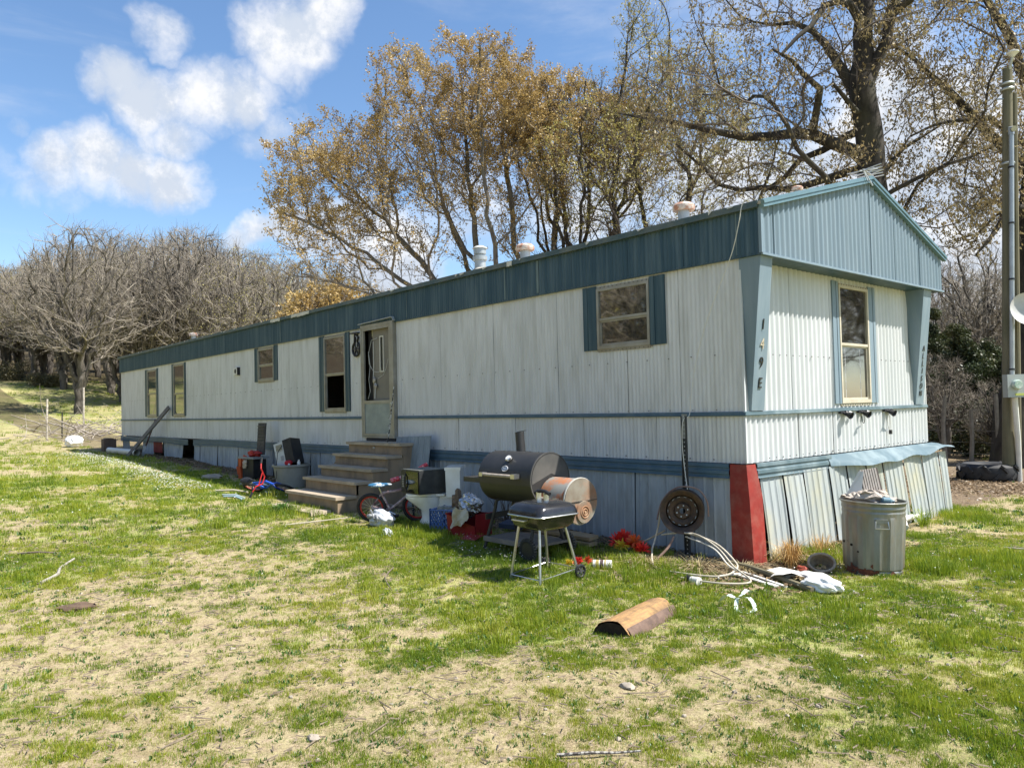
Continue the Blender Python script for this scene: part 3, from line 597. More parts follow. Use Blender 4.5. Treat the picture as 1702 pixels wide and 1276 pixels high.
def tree_gold_second():
    t = Tree(5); t.node(np.array([0, 0, 0.]), -1, ZX, .25); t.limb([(0, 0, 0), (0, .05, .8)], .26, .24, 0)
    for k in range(10):
        a = k*2.4; e = (.6+.35*(k % 3))*2.1; u = math.cos(a)*e; v = math.sin(a)*e; z = 9.9+(k % 4)*.5
        t.limb([(0, 0, .8), (u*.18, v*.2, 3.2), (u*.45, v*.5, 6.2), (u*.8, v*.9, 9.), (u, v, z)], .095, .02, wob=.07)
    A = ellipsoids(t.q, [(-.2, 0, 10.4, 2.1, 2.2, 1.9, 24), (1.9, 0, 10.0, 1.7, 2.0, 2.0, 18), (.6, 0, 8.4, 3.2, 2.6, 2.8, 18), (.5, 0, 5.6, 3.0, 2.2, 1.6, 7)], 1100)
    t.attract(A, .45, .18, 1.1); t.finish(.0085, .5, .26)
    tw = t.twigs(4, .25, .65, .035, .005, .8, .45); hi = lambda E: np.clip((E[:, 2]-6.)/4.5, .05, 1.)**1.8
    emit_tree(t, 'golden_budding_tree', 'upright fan of thin stems with golden brown tips, right neighbour of the widest golden tree', ground_loc(-13.38, 11.56), (BARK_DARK, TWIG_DARK), t.leaves(24000, .039, 1.6, .2, .06, hi), L_GOLD, tw=tw)
def tree_olive():
    t = Tree(8); t.node(np.array([0, 0, 0.]), -1, ZX, .25); t.limb([(0, 0, 0), (0, .05, 1.5)], .26, .22, 0)
    for pts in ([(0, 0, 1.5), (-.4, 0, 4), (-1.6, .2, 7.5), (-1.5, .3, 10), (-.8, .3, 13.4)], [(0, 0, 1.5), (.6, .3, 4.5), (.8, .4, 8), (1.2, .4, 10.5), (1.2, .3, 12)], [(0, 0, 1.5), (-1.2, .5, 4), (-3., .8, 6.6), (-3.8, 1, 9.4)], [(0, 0, 1.5), (1.4, -.4, 4.2), (2.6, -.6, 7), (3.4, -.8, 9.5)], [(0, 0, 1.5), (.1, 1.2, 5), (-.5, 1.8, 9), (-.4, 2, 12.5)]):
        t.limb(pts, .10, .025, wob=.08)
    A = ellipsoids(t.q, [(-.5, 0, 12.0, .9, 1.6, 2.6, 10), (-2.2, 0, 8.8, 2.2, 2.4, 2.3, 18), (1.2, 0, 10.2, 1.9, 2.3, 2.4, 16), (1.4, 0, 8, 3.0, 2.3, 2.6, 16), (-.5, 0, 6, 3.2, 2.0, 1.6, 7)], 800)
    t.attract(A, .45, .22, 1.); t.finish(.0085, .5, .24); tw = t.twigs(4, .25, .65, .035, .0045, .5, .55)
    hi = lambda E: np.clip((E[:, 2]-4.8)/4, .12, 1.)
    emit_tree(t, 'budding_oak', 'slender tree with thin olive yellow buds between the golden trees and the big dark oak', ground_loc(-10.4, 12.6), (BARK_DARK, TWIG_DARK), t.leaves(15000, .036, 2.0, .6, .07, hi), L_OLIVE, tw=tw)
# --- the big dark oak behind the right end of the home
def tree_oak():
    t = Tree(12); S = .0134; f = lambda pts: [((x-1465)*S, v, (662-y)*S+1.6) for x, y, v in pts]
    t.node(np.array([0, 0, 0.]), -1, ZX, .45); t.limb([(0, 0, 0), (.02, 0, 2.5)]+f([(1464, 330, 0), (1462, 280, 0), (1455, 215, 0), (1452, 175, 0)]), .33, .25, 0, .35, .03)
    t.limb(f([(1452, 175, 0), (1459, 124, 0), (1470, 62, 0), (1461, 0, .1), (1450, -80, .2), (1446, -190, .2)]), .20, .09)
    t.limb(f([(1455, 200, 0), (1436, 178, 0), (1409, 128, .2), (1399, 83, .3), (1365, 62, .4), (1335, 70, .5)]), .11, .03, None)
    t.limb(f([(1462, 190, 0), (1478, 130, -.2), (1483, 103, -.3), (1500, 62, -.5), (1533, 54, -.8), (1590, 56, -1.2)]), .12, .04)
    t.limb(f([(1483, 103, -.3), (1496, 30, -.3), (1505, -40, -.4), (1530, -120, -.4)]), .12, .05)
    t.limb(f([(1464, 310, 0), (1440, 283, .1), (1410, 258, .2), (1371, 245, .3), (1330, 245, .4), (1289, 250, .4), (1245, 240, .3), (1200, 238, .3), (1150, 222, .2), (1110, 218, .2)]), .135, .03)
    t.limb(f([(1462, 250, 0), (1440, 248, .4), (1418, 255, .7), (1395, 275, 1.0), (1372, 298, 1.2), (1340, 310, 1.6)]), .085, .04)
    t.limb(f([(1461, 300, 0), (1420, 320, .6), (1370, 325, .9), (1310, 318, 1.2), (1280, 306, 1.3), (1256, 303, 1.4), (1215, 255, 1.4), (1190, 230, 1.4)]), .09, .02)
    t.limb(f([(1459, 120, 0), (1447, 90, -.4), (1417, 76, -.7), (1390, 80, -.9), (1363, 99, -1.), (1340, 140, -1.1), (1335, 158, -1.1), (1300, 175, -1.2)]), .09, .03)
    t.limb(f([(1386, 240, -.5), (1382, 215, -.5), (1360, 190, -.5), (1345, 165, -.6), (1300, 150, -.7)]), .07, .02)
    t.limb(f([(1436, 230, -.2), (1415, 210, -.4), (1392, 195, -.5)]), .06, .03)
    t.limb(f([(1464, 330, 0), (1500, 305, .4), (1540, 260, .6), (1600, 230, .8)]), .06, .02)
    t.limb(f([(1466, 360, 0), (1498, 350, -.5), (1520, 330, -.7), (1590, 310, -.9), (1640, 300, -1)]), .05, .02)
    t.limb(f([(1458, 60, 0), (1430, 20, .5), (1400, -40, .8), (1350, -90, 1)]), .10, .03)
    t.limb(f([(1445, -60, .2), (1480, -140, .6), (1540, -190, 1.)]), .10, .03)
    A = ellipsoids(t.q, [(-1.7, 0, 9.1, 2.4, 2.4, 1.8, 22), (-3.0, 0, 7.0, 1.8, 2.2, 1.5, 12), (1.0, 0, 9.2, 2.2, 2.4, 2.2, 18), (0, 0, 12, 3.2, 2.6, 2.4, 16), (1.7, 0, 6.6, 1.3, 1.9, 1.7, 13), (-1.3, 0, 6.2, 1.6, 1.8, 1.1, 6), (-4.2, -.8, 7.6, 1.2, 1.5, 1.2, 5)], 1050)
    t.attract(A, .38, .12, .9, lmin=3.0); t.finish(.006, .5, .2); tw = t.twigs(4, .2, .5, .03, .004, .0, .7)
    w = lambda E: np.where(E[:, 0] > .2, 1.1, .85)
    emit_tree(t, 'oak_tree', 'big dark-trunked oak with a long limb arching left over the roof and hanging brown catkins', ground_loc(-2.66, 9.23), (BARK_DARK, TWIG_DARK), t.leaves(17000, .033, 2.2, 1.2, .06, w), L_CATKIN, tw=tw, split=.045)
def tree_right():
    t = Tree(15); t.node(np.array([0, 0, 0.]), -1, ZX, .5); t.limb([(0, 0, 0), (.15, 0, 1.3), (.45, 0, 3.6), (.7, 0, 6.), (1.0, 0, 8), (1.3, 0, 11)], .42, .16, 0)
    t.limb([(.68, 0, 5.6), (.2, -.2, 6.0), (-.2, -.3, 5.6), (-.5, -.4, 4.9), (-.9, -.5, 4.6)], .10, .02); t.limb([(.75, 0, 6.2), (.0, .2, 7.4), (-.9, .3, 8.4), (-2, .3, 9.4)], .13, .03)
    t.limb([(.95, 0, 7.8), (.4, 0, 9.4), (-.6, 0, 11), (-1.6, 0, 12)], .12, .03); t.limb([(.8, 0, 6.8), (.0, -.3, 7.6), (-1.2, -.5, 7.5), (-2.2, -.6, 7.1)], .08, .02)
    A = ellipsoids(t.q, [(-.5, 0, 6.0, 1.1, 1.6, 1.5, 14), (-1., 0, 9.2, 1.9, 2.0, 1.7, 16), (0, 0, 11.5, 2.4, 2.2, 1.6, 12), (.8, 0, 7.8, 1.5, 1.8, 1.8, 10)], 520)
    t.attract(A, .38, .15, .9, lmin=3.); t.finish(.0065, .5, .2); tw = t.twigs(4, .2, .5, .03, .004, -.1, .7)
    emit_tree(t, 'oak_tree', 'leaning black-trunked oak half hidden behind the utility pole at the right', ground_loc(-1.3, 12.3), (BARK_DARK, TWIG_DARK), t.leaves(9000, .033, 2.2, 1.2, .06), L_CATKIN, tw=tw, split=.045)
# --- bare trees of the wood on the hill
def bare_proto(seed, h, spread, name, loc, label, group, leafy=None, natt=900, low=.32):
    t = Tree(seed); q = t.q; t.node(np.array([0, 0, 0.]), -1, ZX, .22); n0 = h*.2
    t.limb([(0, 0, 0), (q.normal(0, .15), q.normal(0, .15), n0), (q.normal(0, .3), q.normal(0, .3), h*.5), (q.normal(0, .5), q.normal(0, .5), h*.92)], .22, .03, 0)
    for k in range(2):   # second stems from the base
        a = q.uniform(0, 6.28); u, v = math.cos(a), math.sin(a); t.limb([(0, 0, h*.04), (u*.5, v*.5, h*.2), (u*1.2, v*1.2, h*.5), (u*1.9, v*1.9, h*.9)], .15, .03, 0, wob=.09)
    for k in range(11):
        a = k*.9+q.uniform(0, .5); e = spread*q.uniform(.3, .95); u, v = math.cos(a)*e, math.sin(a)*e; z0 = h*q.uniform(.1, .42); t.limb([(0, 0, z0), (u*.2, v*.2, z0+h*.14), (u*.5, v*.5, z0+h*.3), (u, v, min(h*.95, z0+h*q.uniform(.42, .6)))], .11, .028, wob=.10)
    A = ellipsoids(q, [(0, 0, h*.68, spread*.9, spread*.9, h*.32, 10), (0, 0, h*.5, spread*1.1, spread*1.1, h*(.5-low)*1.3, 6)], natt)
    t.attract(A, .55, .2, .9, jit=.12); t.finish(.019, .48, .26); tw = t.twigs(3, .35, 1.1, .05, .011, .4, .6)
    lv = t.leaves(leafy[0], leafy[1], 1.5, .2, .1) if leafy else None
    return emit_tree(t, name, label, loc, (BARK_PALE, TWIG_PALE), lv, leafy[2] if leafy else None, group, tw, .05)
def woods():
    grp = 'bare oaks of the wood on the hillside'; lab = 'bare grey-brown oak in the leafless wood beyond the far end of the home'
    protos = []
    for k, (sd, h, sp) in enumerate(((21, 11.5, 3.6), (22, 12.5, 3.2), (23, 10.8, 4.0))):
        x, y = P_at((130, 300, 410)[k], (52, 56, 55)[k]); protos.append(bare_proto(sd, h, sp, 'bare_oak', ground_loc(x, y), lab, grp, (3000, .05, L_OLIVE) if k == 2 else None))
    protos[0]['label'] = 'front tree of the bare wood, dark trunk standing just behind the white fence post'
    def put(px, d, s, k=None):
        p = protos[rnd.randrange(3) if k is None else k]; c = copy_tree(p); x, y = P_at(px, d); c.location = ground_loc(x, y); c.rotation_euler = (0, 0, rnd.uniform(0, 6.28)); c.scale = (s, s, s*rnd.uniform(.94, 1.06)); c['label'] = lab; return c
    for px, d, s in ((205, 60, 1.04), (255, 57, 1.0), (345, 60, 1.08), (460, 60, .96), (505, 64, 1.0), (60, 74, .9), (100, 68, .98), (10, 80, .86), (-50, 82, .86), (180, 66, 1.05), (280, 67, 1.12), (380, 66, 1.08), (430, 68, 1.05), (545, 66, .9), (230, 74, 1.12), (320, 76, 1.18), (140, 74, 1.0), (40, 82, .85), (480, 76, 1.05), (590, 72, .9),
                     (640, 76, .85), (-10, 90, .9), (90, 88, 1.0), (410, 84, 1.15), (360, 88, 1.15), (260, 88, 1.15), (190, 90, 1.1), (-70, 95, .9), (530, 84, .95), (700, 80, .8), (760, 84, .8), (820, 84, .8), (890, 84, .8), (300, 98, 1.2), (150, 98, 1.1), (450, 98, 1.1), (0, 105, .95), (60, 105, 1.), (230, 105, 1.2), (380, 105, 1.2), (110, 76, .9), (75, 78, .85), (25, 90, .85), (170, 82, 1.05), (345, 80, 1.15), (120, 110, 1.05), (200, 112, 1.2), (-30, 80, .85), (30, 115, .95), (90, 120, 1.), (160, 118, 1.1), (270, 115, 1.2)):
        put(px+rnd.uniform(-8, 8), d, s)
    g2 = 'bare trees behind the right end of the home'
    for px, d, s in ((1612, 46, .84), (1580, 56, .8), (1655, 54, .85), (1695, 50, .85), (1540, 52, .6), (1000, 70, .8), (1080, 66, .75), (1320, 70, .8)):
        c = put(px, d, s); c['label'] = 'bare tree in the distance beyond the dark cedars at the right' if px > 1500 else 'distant bare tree glimpsed through the stems behind the roof'; c['group'] = g2 if px > 1500 else 'distant bare trees behind the roof'
    for px, d, s_, lb in ((1570, 21, .22, 'thin bare sapling right against the end wall of the home'), (1648, 20, .16, 'little twiggy sapling behind the tractor tyre')):
        c = put(px, d, s_); c['label'] = lb; c['group'] = 'bare saplings along the wire fence'
    # trees to the south of the yard, seen only as reflections in the window panes
    for x, y in ((-20, -24), (-27, -29), (-34, -26), (-14, -30), (-40, -21), (-46, -17), (-52, -13), (-58, -17), (-50, -25), (-42, -31), (-8, -33), (-34, -36), (-64, -12), (-24, -37)):
        c = put(0, 50, 1.15); c.location = ground_loc(x, y); c['label'] = 'bare oak across the yard facing the long side of the home'; c['group'] = 'bare oaks across the yard'
    for x, y in ((13, 34), (19, 38), (8, 40), (25, 33)):  # unseen oaks added so the end window reflects something dark
        c = put(0, 50, 1.15); c.location = ground_loc(x, y); c['label'] = 'unseen bare oak added off to the right to darken the end window'; c['group'] = 'unseen oaks added for the end window'
    x, y = P_at(560, 40); bare_proto(31, 7.2, 3.4, 'golden_budding_tree', ground_loc(x, y), 'low rounded tree with rust gold buds just above the roof left of the vents', None, (15000, .1, L_GOLD), 700, .1)
    x, y = P_at(640, 44); bare_proto(32, 6.2, 3.4, 'olive_budding_tree', ground_loc(x, y), 'small olive gold budding tree peeking over the roof edge', None, (9000, .1, L_OLIVE), 600, .1)
def bush(name, label, x, y, rx, rz, n, m, size=.09, cat='shrub', group=None, cone=False, stems=True):
    q = np.random.default_rng(int(abs(x*77+y*13)) % 9999); root = thing(name, label, cat, ground_loc(x, y, -.05), 0, group)
    nb = 60 if cone else 26; bc = q.normal(size=(nb, 3)); bc /= np.linalg.norm(bc, axis=1)[:, None]; bc *= (q.random(nb)**.33)[:, None]; zc = rz*.5; C = bc*[rx, rx, rz*.5]+[0, 0, zc]
    if cone: t = (C[:, 2]/rz).clip(0, 1); C[:, :2] *= (1.15-t)[:, None]
    i = q.integers(0, nb, n); rr = rx*(.30 if cone else .36)*(1.1-(C[i, 2:3]/rz).clip(0, .9)*(.7 if cone else .25)); d = q.normal(size=(n, 3)); d /= np.linalg.norm(d, axis=1)[:, None]; P = C[i]+d*rr*(q.random(n)**.5)[:, None]; P[:, 2] = np.abs(P[:, 2])
    a = rand_dirs(n); b = np.cross(a, rand_dirs(n)); b /= np.linalg.norm(b, axis=1)[:, None]; s = size*q.uniform(.5, 1.3, n)[:, None]; V, F = quads(P, a*s, b*s*.45)
    o = np_mesh('foliage', V, F, m, root, attrs={'tint': np.repeat(q.random(n), 4)}); o['kind'] = 'stuff'
    mb = MB()
    for k in range(9):
        c = C[k]; mb.tube([(0, 0, 0), (c[0]*.4, c[1]*.4, c[2]*.5), tuple(c)], [.05*rz/3, .03*rz/3, .01], 5)
    mb.build('stem', BARK_DARK, root); return root
def all_trees():
    tree_gold_main(); tree_gold_second(); tree_olive(); tree_oak(); tree_right(); woods()
    for (px, d, rx, rz, lb) in ((1592, 25, 1.5, 3.6, 'dark bushy cedar just right of the end of the home'), (1640, 27, 1.9, 3.2, 'dark green cedar behind the fence, left of the utility pole'), (1552, 26, 1.3, 4.4, 'tall dark cedar whose edge shows against the end wall of the home'), (1700, 25, 1.6, 3.0, 'low dark cedar behind the meter box')):
        x, y = P_at(px, d); bush('cedar_tree', lb, x, y, rx, rz, 24000, L_CEDAR, .042, 'tree', 'dark cedars at the right', cone=True)
    for px, d, rx, rz, m_, lb in ((1612, 22, .9, 1.5, L_CEDAR, 'dark green brushy shrub under the cedars behind the fence'), (1680, 21, .9, 1.3, L_SHRUB, 'yellow-green shrub behind the meter pole'), (1650, 23, .8, 1.2, L_CEDAR, 'small dark brushy shrub at the foot of the leaning oak'), (75, 70, 1.3, .9, L_SHRUB, 'green bushes at the edge of the wood left of the first oak'), (15, 76, 2.2, 1.5, L_SHRUB, 'green bushes at the left edge of the wood')):
        x, y = P_at(px, d); bush('shrub', lb, x, y, rx, rz, 4500, m_, .05 if d < 30 else .08)
all_trees()
# ------------------------------------------------------------ mobile home
SID = mat('white_siding', (.64, .64, .625), (.55, .555, .54), .5, scale=1.2, stretch=(1, 1, .3), dirt=(.30, .29, .24), dirt_amt=.5, dscale=2.4, dstretch=(3.5, 3.5, .5), spec=.45)
SID_END = mat('white_siding_end', (.60, .61, .605), (.52, .54, .53), .5, scale=1.5, stretch=(1, 1, .3), dirt=(.42, .41, .35), dirt_amt=.3, dscale=2.5, dstretch=(4, 4, .5), spec=.45)
TEAL = mat('teal_paint_shaded', (.022, .058, .08), (.034, .075, .098), .45, scale=2.5, stretch=(6, 6, .4), dirt=(.16, .21, .22), dirt_amt=.45, dscale=3, dstretch=(5, 5, .3))  # shaded copy of the teal: the long side's shade darkens this colour
TEAL_END = mat('teal_paint_sunlit', (.165, .225, .265), (.21, .27, .305), .5, scale=2., stretch=(5, 5, .4), dirt=(.12, .19, .22), dirt_amt=.4, dscale=3, dstretch=(5, 5, .4))  # sunlit copy of the same teal: sunlight lightens this colour
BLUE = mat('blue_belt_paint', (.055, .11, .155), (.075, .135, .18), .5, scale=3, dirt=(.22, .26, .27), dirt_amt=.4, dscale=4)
BLUE_END = mat('blue_belt_end', (.085, .135, .155), (.12, .17, .19), .5, scale=3, dirt=(.35, .42, .42), dirt_amt=.5, dscale=3)  # end-wall belt, slightly paler than the long-side blue
SKIRT = mat('skirting', (.39, .42, .44), (.31, .345, .365), .55, scale=3, stretch=(2, 2, .5), dirt=(.12, .13, .11), dirt_amt=.6, dscale=2.6, dstretch=(2.5, 2.5, .8))
SKIRT_END = mat('skirting_end', (.40, .43, .42), (.30, .335, .33), .5, scale=3, stretch=(2, 2, .5), dirt=(.48, .44, .27), dirt_amt=.75, dscale=1.4, dstretch=(2, 2, 1.4))
RED = mat('red_paint', (.29, .03, .02), (.20, .022, .016), .6, scale=5, dirt=(.34, .14, .10), dirt_amt=.5, dscale=9, bump=.2)
ROOF = mat('roof_coating', (.55, .53, .47), (.42, .38, .31), .8, scale=5, dirt=(.25, .2, .13), dirt_amt=.6, dscale=6, bump=.3)
ALU = mat('aluminium_frame', (.36, .345, .30), (.28, .265, .22), .45, metal=.3, scale=6, dirt=(.25, .2, .13), dirt_amt=.4)
CREAM = mat('cream_frame', (.55, .50, .39), (.45, .40, .30), .6, scale=6)
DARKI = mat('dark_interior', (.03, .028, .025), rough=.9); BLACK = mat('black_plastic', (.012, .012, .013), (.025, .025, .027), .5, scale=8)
GLASS = glass_mat()
SCREW = mat('screw_head', (.09, .085, .08), rough=.6)
WL, WW, ZT, ZF = 22.02, 4.29, 1.975, 2.42
home = thing('mobile_home', 'long white corrugated metal mobile home with blue-green trim and a peaked false gable', 'mobile home', (0, 0, -.95))
HB = .95   # children are built in world z, shifted
def hpart(mb, name, m=None, smooth=True, label=None, parent=None, angle=35):
    mb.v = [(x, y, z+(HB if parent is None else 0)) for x, y, z in mb.v] if parent is None else mb.v
    o = mb.build(name, m, parent or home, smooth, angle=angle)
    if label: o['label'] = label
    return o
PITCH = .05
def wave(u, amp=.005, p=PITCH): return amp*math.cos(2*math.pi*u/p)
def sheet(face, u0, u1, z0, z1, openings=(), amp=.0048, off=0., pitch=PITCH, top=None, n=8, prof=None, warp=0., seed=0):
    """corrugated sheet on the long wall (face 'long', u = -x) or the end wall (face 'end', u = y); leaves openings out"""
    q = random.Random(seed); mb = MB(); gap = .0018; u0 += gap; u1 -= gap; us = set([u0, u1])
    for (a, b, c, d) in openings:
        for e in (a, b):
            if u0 < e < u1: us.add(e)
    k = math.ceil(u0/(pitch/n))
    while k*pitch/n < u1: us.add(k*pitch/n); k += 1
    us = sorted(us); us = [u for i, u in enumerate(us) if i == 0 or u-us[i-1] > 1e-4]
    zs = sorted(set([z0, z1]+[e for o in openings for e in (o[2], o[3]) if z0 < e < z1]+([z0+(z1-z0)*i/6 for i in range(1, 6)] if warp else []))); px, pz = q.uniform(0, 6), q.uniform(0, 6)
    bend = q.uniform(-1, 1)
    def P(u, z):
        w = (prof or wave)(u) if prof is None else prof(u)
        if prof is None: w = wave(u, amp, pitch)
        e = min(u-u0, u1-u); w = w if e > .006 else w*e/.006
        w += warp*math.sin(u*2.3+px)*math.sin(z*3.1+pz)+warp*bend*(u-(u0+u1)/2)
        zz = z
        if top is not None and z == z1: zz = top(u)
        return (-u, -off-w, zz) if face == 'long' else (off+w, u, zz)
    for i in range(len(us)-1):
        um = (us[i]+us[i+1])/2
        for j in range(len(zs)-1):
            zm = (zs[j]+zs[j+1])/2
            if any(a < um < b and c < zm < d for a, b, c, d in openings): continue
            v = [P(us[i], zs[j]), P(us[i+1], zs[j]), P(us[i+1], zs[j+1]), P(us[i], zs[j+1])]
            if face == 'long': v = v[::-1]
            mb.add(v, [(0, 1, 2, 3)])
    # weld for smooth shading
    idx = {}; vv = []; ff = []
    for f in mb.f:
        g = []
        for k in f:
            key = tuple(round(c, 5) for c in mb.v[k])
            if key not in idx: idx[key] = len(vv); vv.append(mb.v[k])
            g.append(idx[key])
        ff.append(tuple(g))
    mb.v, mb.f = vv, ff; mb.m = [0]*len(ff); return mb
WIN = [('big', 7.67, 8.43, .59, 1.90), ('square', 10.58, 11.35, 1.24, 1.905), ('slim', 18.32, 19.18, .57, 1.86), ('slim', 16.0, 16.86, .57, 1.89), ('wide', 1.085, 1.835, 1.215, 1.9)]
DOOR = (6.07, 7.06, .0, 1.98)
OPL = [(w[1]+.02, w[2]-.02, w[3]+.02, w[4]-.02) for w in WIN]+[(DOOR[0]+.03, DOOR[1]-.03, -.02, 1.99)]
seams = [0, .72, 1.42, 2.5, 3.7, 4.9, 5.95, 7.15, 8.55, 9.9, 10.25, 11.6, 12.8, 14.0, 15.2, 16.95, 18.2, 19.3, 20.7, WL]
for i in range(len(seams)-1):
    a, b = seams[i], seams[i+1]
    hpart(sheet('long', a, b, .485, ZT, OPL, warp=.0022, seed=i), 'siding_panel', SID)
low = [0, 1.05, 2.1, 3.3, 4.5, 5.95, 7.15, 8.4, 9.6, 10.8, 12, 13.2, 14.4, 15.6, 16.8, 18, 19.2, 20.6, WL]
for i in range(len(low)-1):
    hpart(sheet('long', low[i], low[i+1], .0, .468, OPL, amp=.0048, warp=.003, seed=40+i), 'siding_panel', SID)
fas = [-.25, .62, 1.35, 2.2, 3.4, 4.55, 5.7, 7, 8.2, 9.4, 10.6, 11.9, 13.1, 14.3, 15.5, 16.8, 18, 19.3, 20.6, WL+.08]
for i in range(len(fas)-1):
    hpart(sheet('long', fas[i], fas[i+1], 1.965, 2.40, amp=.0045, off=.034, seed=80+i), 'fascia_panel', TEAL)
WE = (1.94, 2.67, .545, 1.875); OPE = [(WE[0]+.02, WE[1]-.02, WE[2]+.02, WE[3]-.02)]
es = [0, .33, .9, 1.75, 2.85, 3.35, 3.93, WW]
for i in range(len(es)-1): hpart(sheet('end', es[i], es[i+1], .485, ZT, OPE, amp=.0125, pitch=.095, warp=.0015, seed=120+i), 'siding_panel', SID_END)
el = [0, .3, 1.0, 1.75, 2.42, 3.1, 3.85, WW]
for i in range(len(el)-1): hpart(sheet('end', el[i], el[i+1], .0, .468, amp=.0125, pitch=.095, warp=.005, seed=140+i), 'siding_panel', SID_END)
RIDGE_Y = 2.26; GX = .252
def ztop(y): return (2.40+(3.02-2.40)*(y+.03)/(RIDGE_Y+.03)) if y < RIDGE_Y else (3.02-(3.02-2.36)*(y-RIDGE_Y)/(4.34-RIDGE_Y))
ge = [-.03, .18, .95, 1.72, RIDGE_Y, 2.9, 3.6, 4.33]
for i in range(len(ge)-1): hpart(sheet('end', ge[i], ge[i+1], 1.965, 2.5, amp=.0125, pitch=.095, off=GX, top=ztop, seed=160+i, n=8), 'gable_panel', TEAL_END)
# corner caps
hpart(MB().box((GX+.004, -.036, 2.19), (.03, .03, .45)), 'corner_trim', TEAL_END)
hpart(MB().box((.006, -.002, .99), (.022, .022, 1.96)).box((.006, WW+.002, .99), (.022, .022, 1.96)), 'corner_trim', SID_END)
# soffit under the overhang, drip edges, rakes
hpart(MB().box((.125, 2.15, 1.957), (.262, 4.36, .012)).box((-10.9, -.024, 1.957), (22.3, .03, .012)), 'soffit', TEAL)
hpart(MB().box((-10.93, -.058, 2.412), (22.36, .05, .05)).box((-10.93, -.078, 2.432), (22.37, .012, .028)), 'gutter_strip', mat('dark_teal_edge', (.05, .085, .095), (.08, .11, .115), .5, scale=4, dirt=(.2, .19, .15), dirt_amt=.5))
rk = MB()
a0, a1, a2 = Vector((GX+.03, -.06, 2.415)), Vector((GX+.03, RIDGE_Y, 3.055)), Vector((GX+.03, 4.37, 2.385))
rk.bar(a0, a1, .05, .075); rk.bar(a1, a2, .05, .075); rk.bar(a0+Vector((.02, 0, .012)), a1+Vector((.02, 0, .012)), .03, .03); rk.bar(a1+Vector((.02, 0, .012)), a2+Vector((.02, 0, .012)), .03, .03)
hpart(rk, 'rake_trim', mat('rake_teal', (.10, .18, .21), (.13, .21, .24), .45, scale=5, dirt=(.06, .1, .11), dirt_amt=.4), False)
hpart(MB().bar((GX-.01, 2.2, 1.962), (GX-.01, 2.21, 1.962), .01, .01).box((GX+.012, 2.15, 1.958), (.022, 4.38, .022)), 'gable_sill', TEAL_END, False)
# roof
rf = MB()
for xa, xb in ((-WL-.1, GX+.03),):
    for (ya, za, yb, zb) in ((-.07, 2.44, RIDGE_Y, 3.085), (RIDGE_Y, 3.085, 4.39, 2.41)):
        rf.add([(xa, ya, za), (xb, ya, za), (xb, yb, zb), (xa, yb, zb), (xa, ya, za-.03), (xb, ya, za-.03), (xb, yb, zb-.03), (xa, yb, zb-.03)], [(0, 1, 2, 3), (7, 6, 5, 4), (0, 4, 5, 1), (3, 2, 6, 7), (1, 5, 6, 2), (0, 3, 7, 4)])
hpart(rf, 'roof', ROOF, False)
q = random.Random(5); fl = MB()   # peeled flakes and torn membrane along the eave
for i in range(30):
    x = -q.uniform(0, 21); s = q.uniform(.03, .12); fl.add([(x, -.088, 2.445), (x+s, -.088, 2.446), (x+s*.8, -.094, 2.445-q.uniform(.005, .03)), (x+s*.2, -.096, 2.44-q.uniform(.005, .035))], [(0, 3, 2, 1)])
for xx, ln, dp in ((-9.6, .75, .02), (-10.55, .45, .02), (-3.3, .1, .02)):
    for k in range(6): a = xx+ln*k/6; fl.add([(a, -.087, 2.44), (a+ln/6, -.087, 2.44), (a+ln/6, -.092, 2.39-dp*q.random()), (a, -.092, 2.39-dp*q.random())], [(0, 3, 2, 1)])
o = hpart(fl, 'torn_roof_edge', mat('pale_membrane', (.62, .6, .52), (.5, .46, .37), .8, scale=8), False); o['kind'] = 'stuff'
# body shell behind the sheets: floor, ceiling, far walls
hpart(MB().box((-11.0, 2.15, -.03), (21.9, 4.2, .03)).box((-11.0, 2.15, 2.38), (21.9, 4.2, .02)), 'floor', DARKI, False)
hpart(MB().box((-11.0, WW, 1.2), (22.02, .02, 2.4)), 'rear_wall', SID, False)
hpart(MB().box((-WL, 2.145, 1.2), (.02, 4.29, 2.4)).add([(-WL-.08, -.03, 1.97), (-WL-.08, -.03, 2.41), (-WL-.08, RIDGE_Y, 3.05), (-WL-.08, 4.33, 2.38), (-WL-.08, 4.33, 1.97)], [(0, 1, 2, 3, 4), ]), 'far_end_wall', SID, False)
hpart(MB().box((-4.5, 2.1, 1.15), (.02, 4.2, 2.3)).box((-9.5, 2.1, 1.15), (.02, 4.2, 2.3)).box((-11, 2.4, 1.15), (21.9, .02, 2.3)), 'inner_wall', mat('inner_panelling', (.10, .085, .065), (.07, .06, .05), .8, scale=3), False)
for x_, w_ in ((-3.4, .02), (-2.78, .035), (-5.7, .012), (-8.2, .012), (-.0, .012), (-10.2, .025)): hpart(MB().box((x_, -.0405, 2.18), (w_, .004, .40)), 'seam_strip', mat('chalky_teal', (.16, .21, .21), (.09, .13, .14), .7, scale=6, stretch=(1, 1, .5)), False)
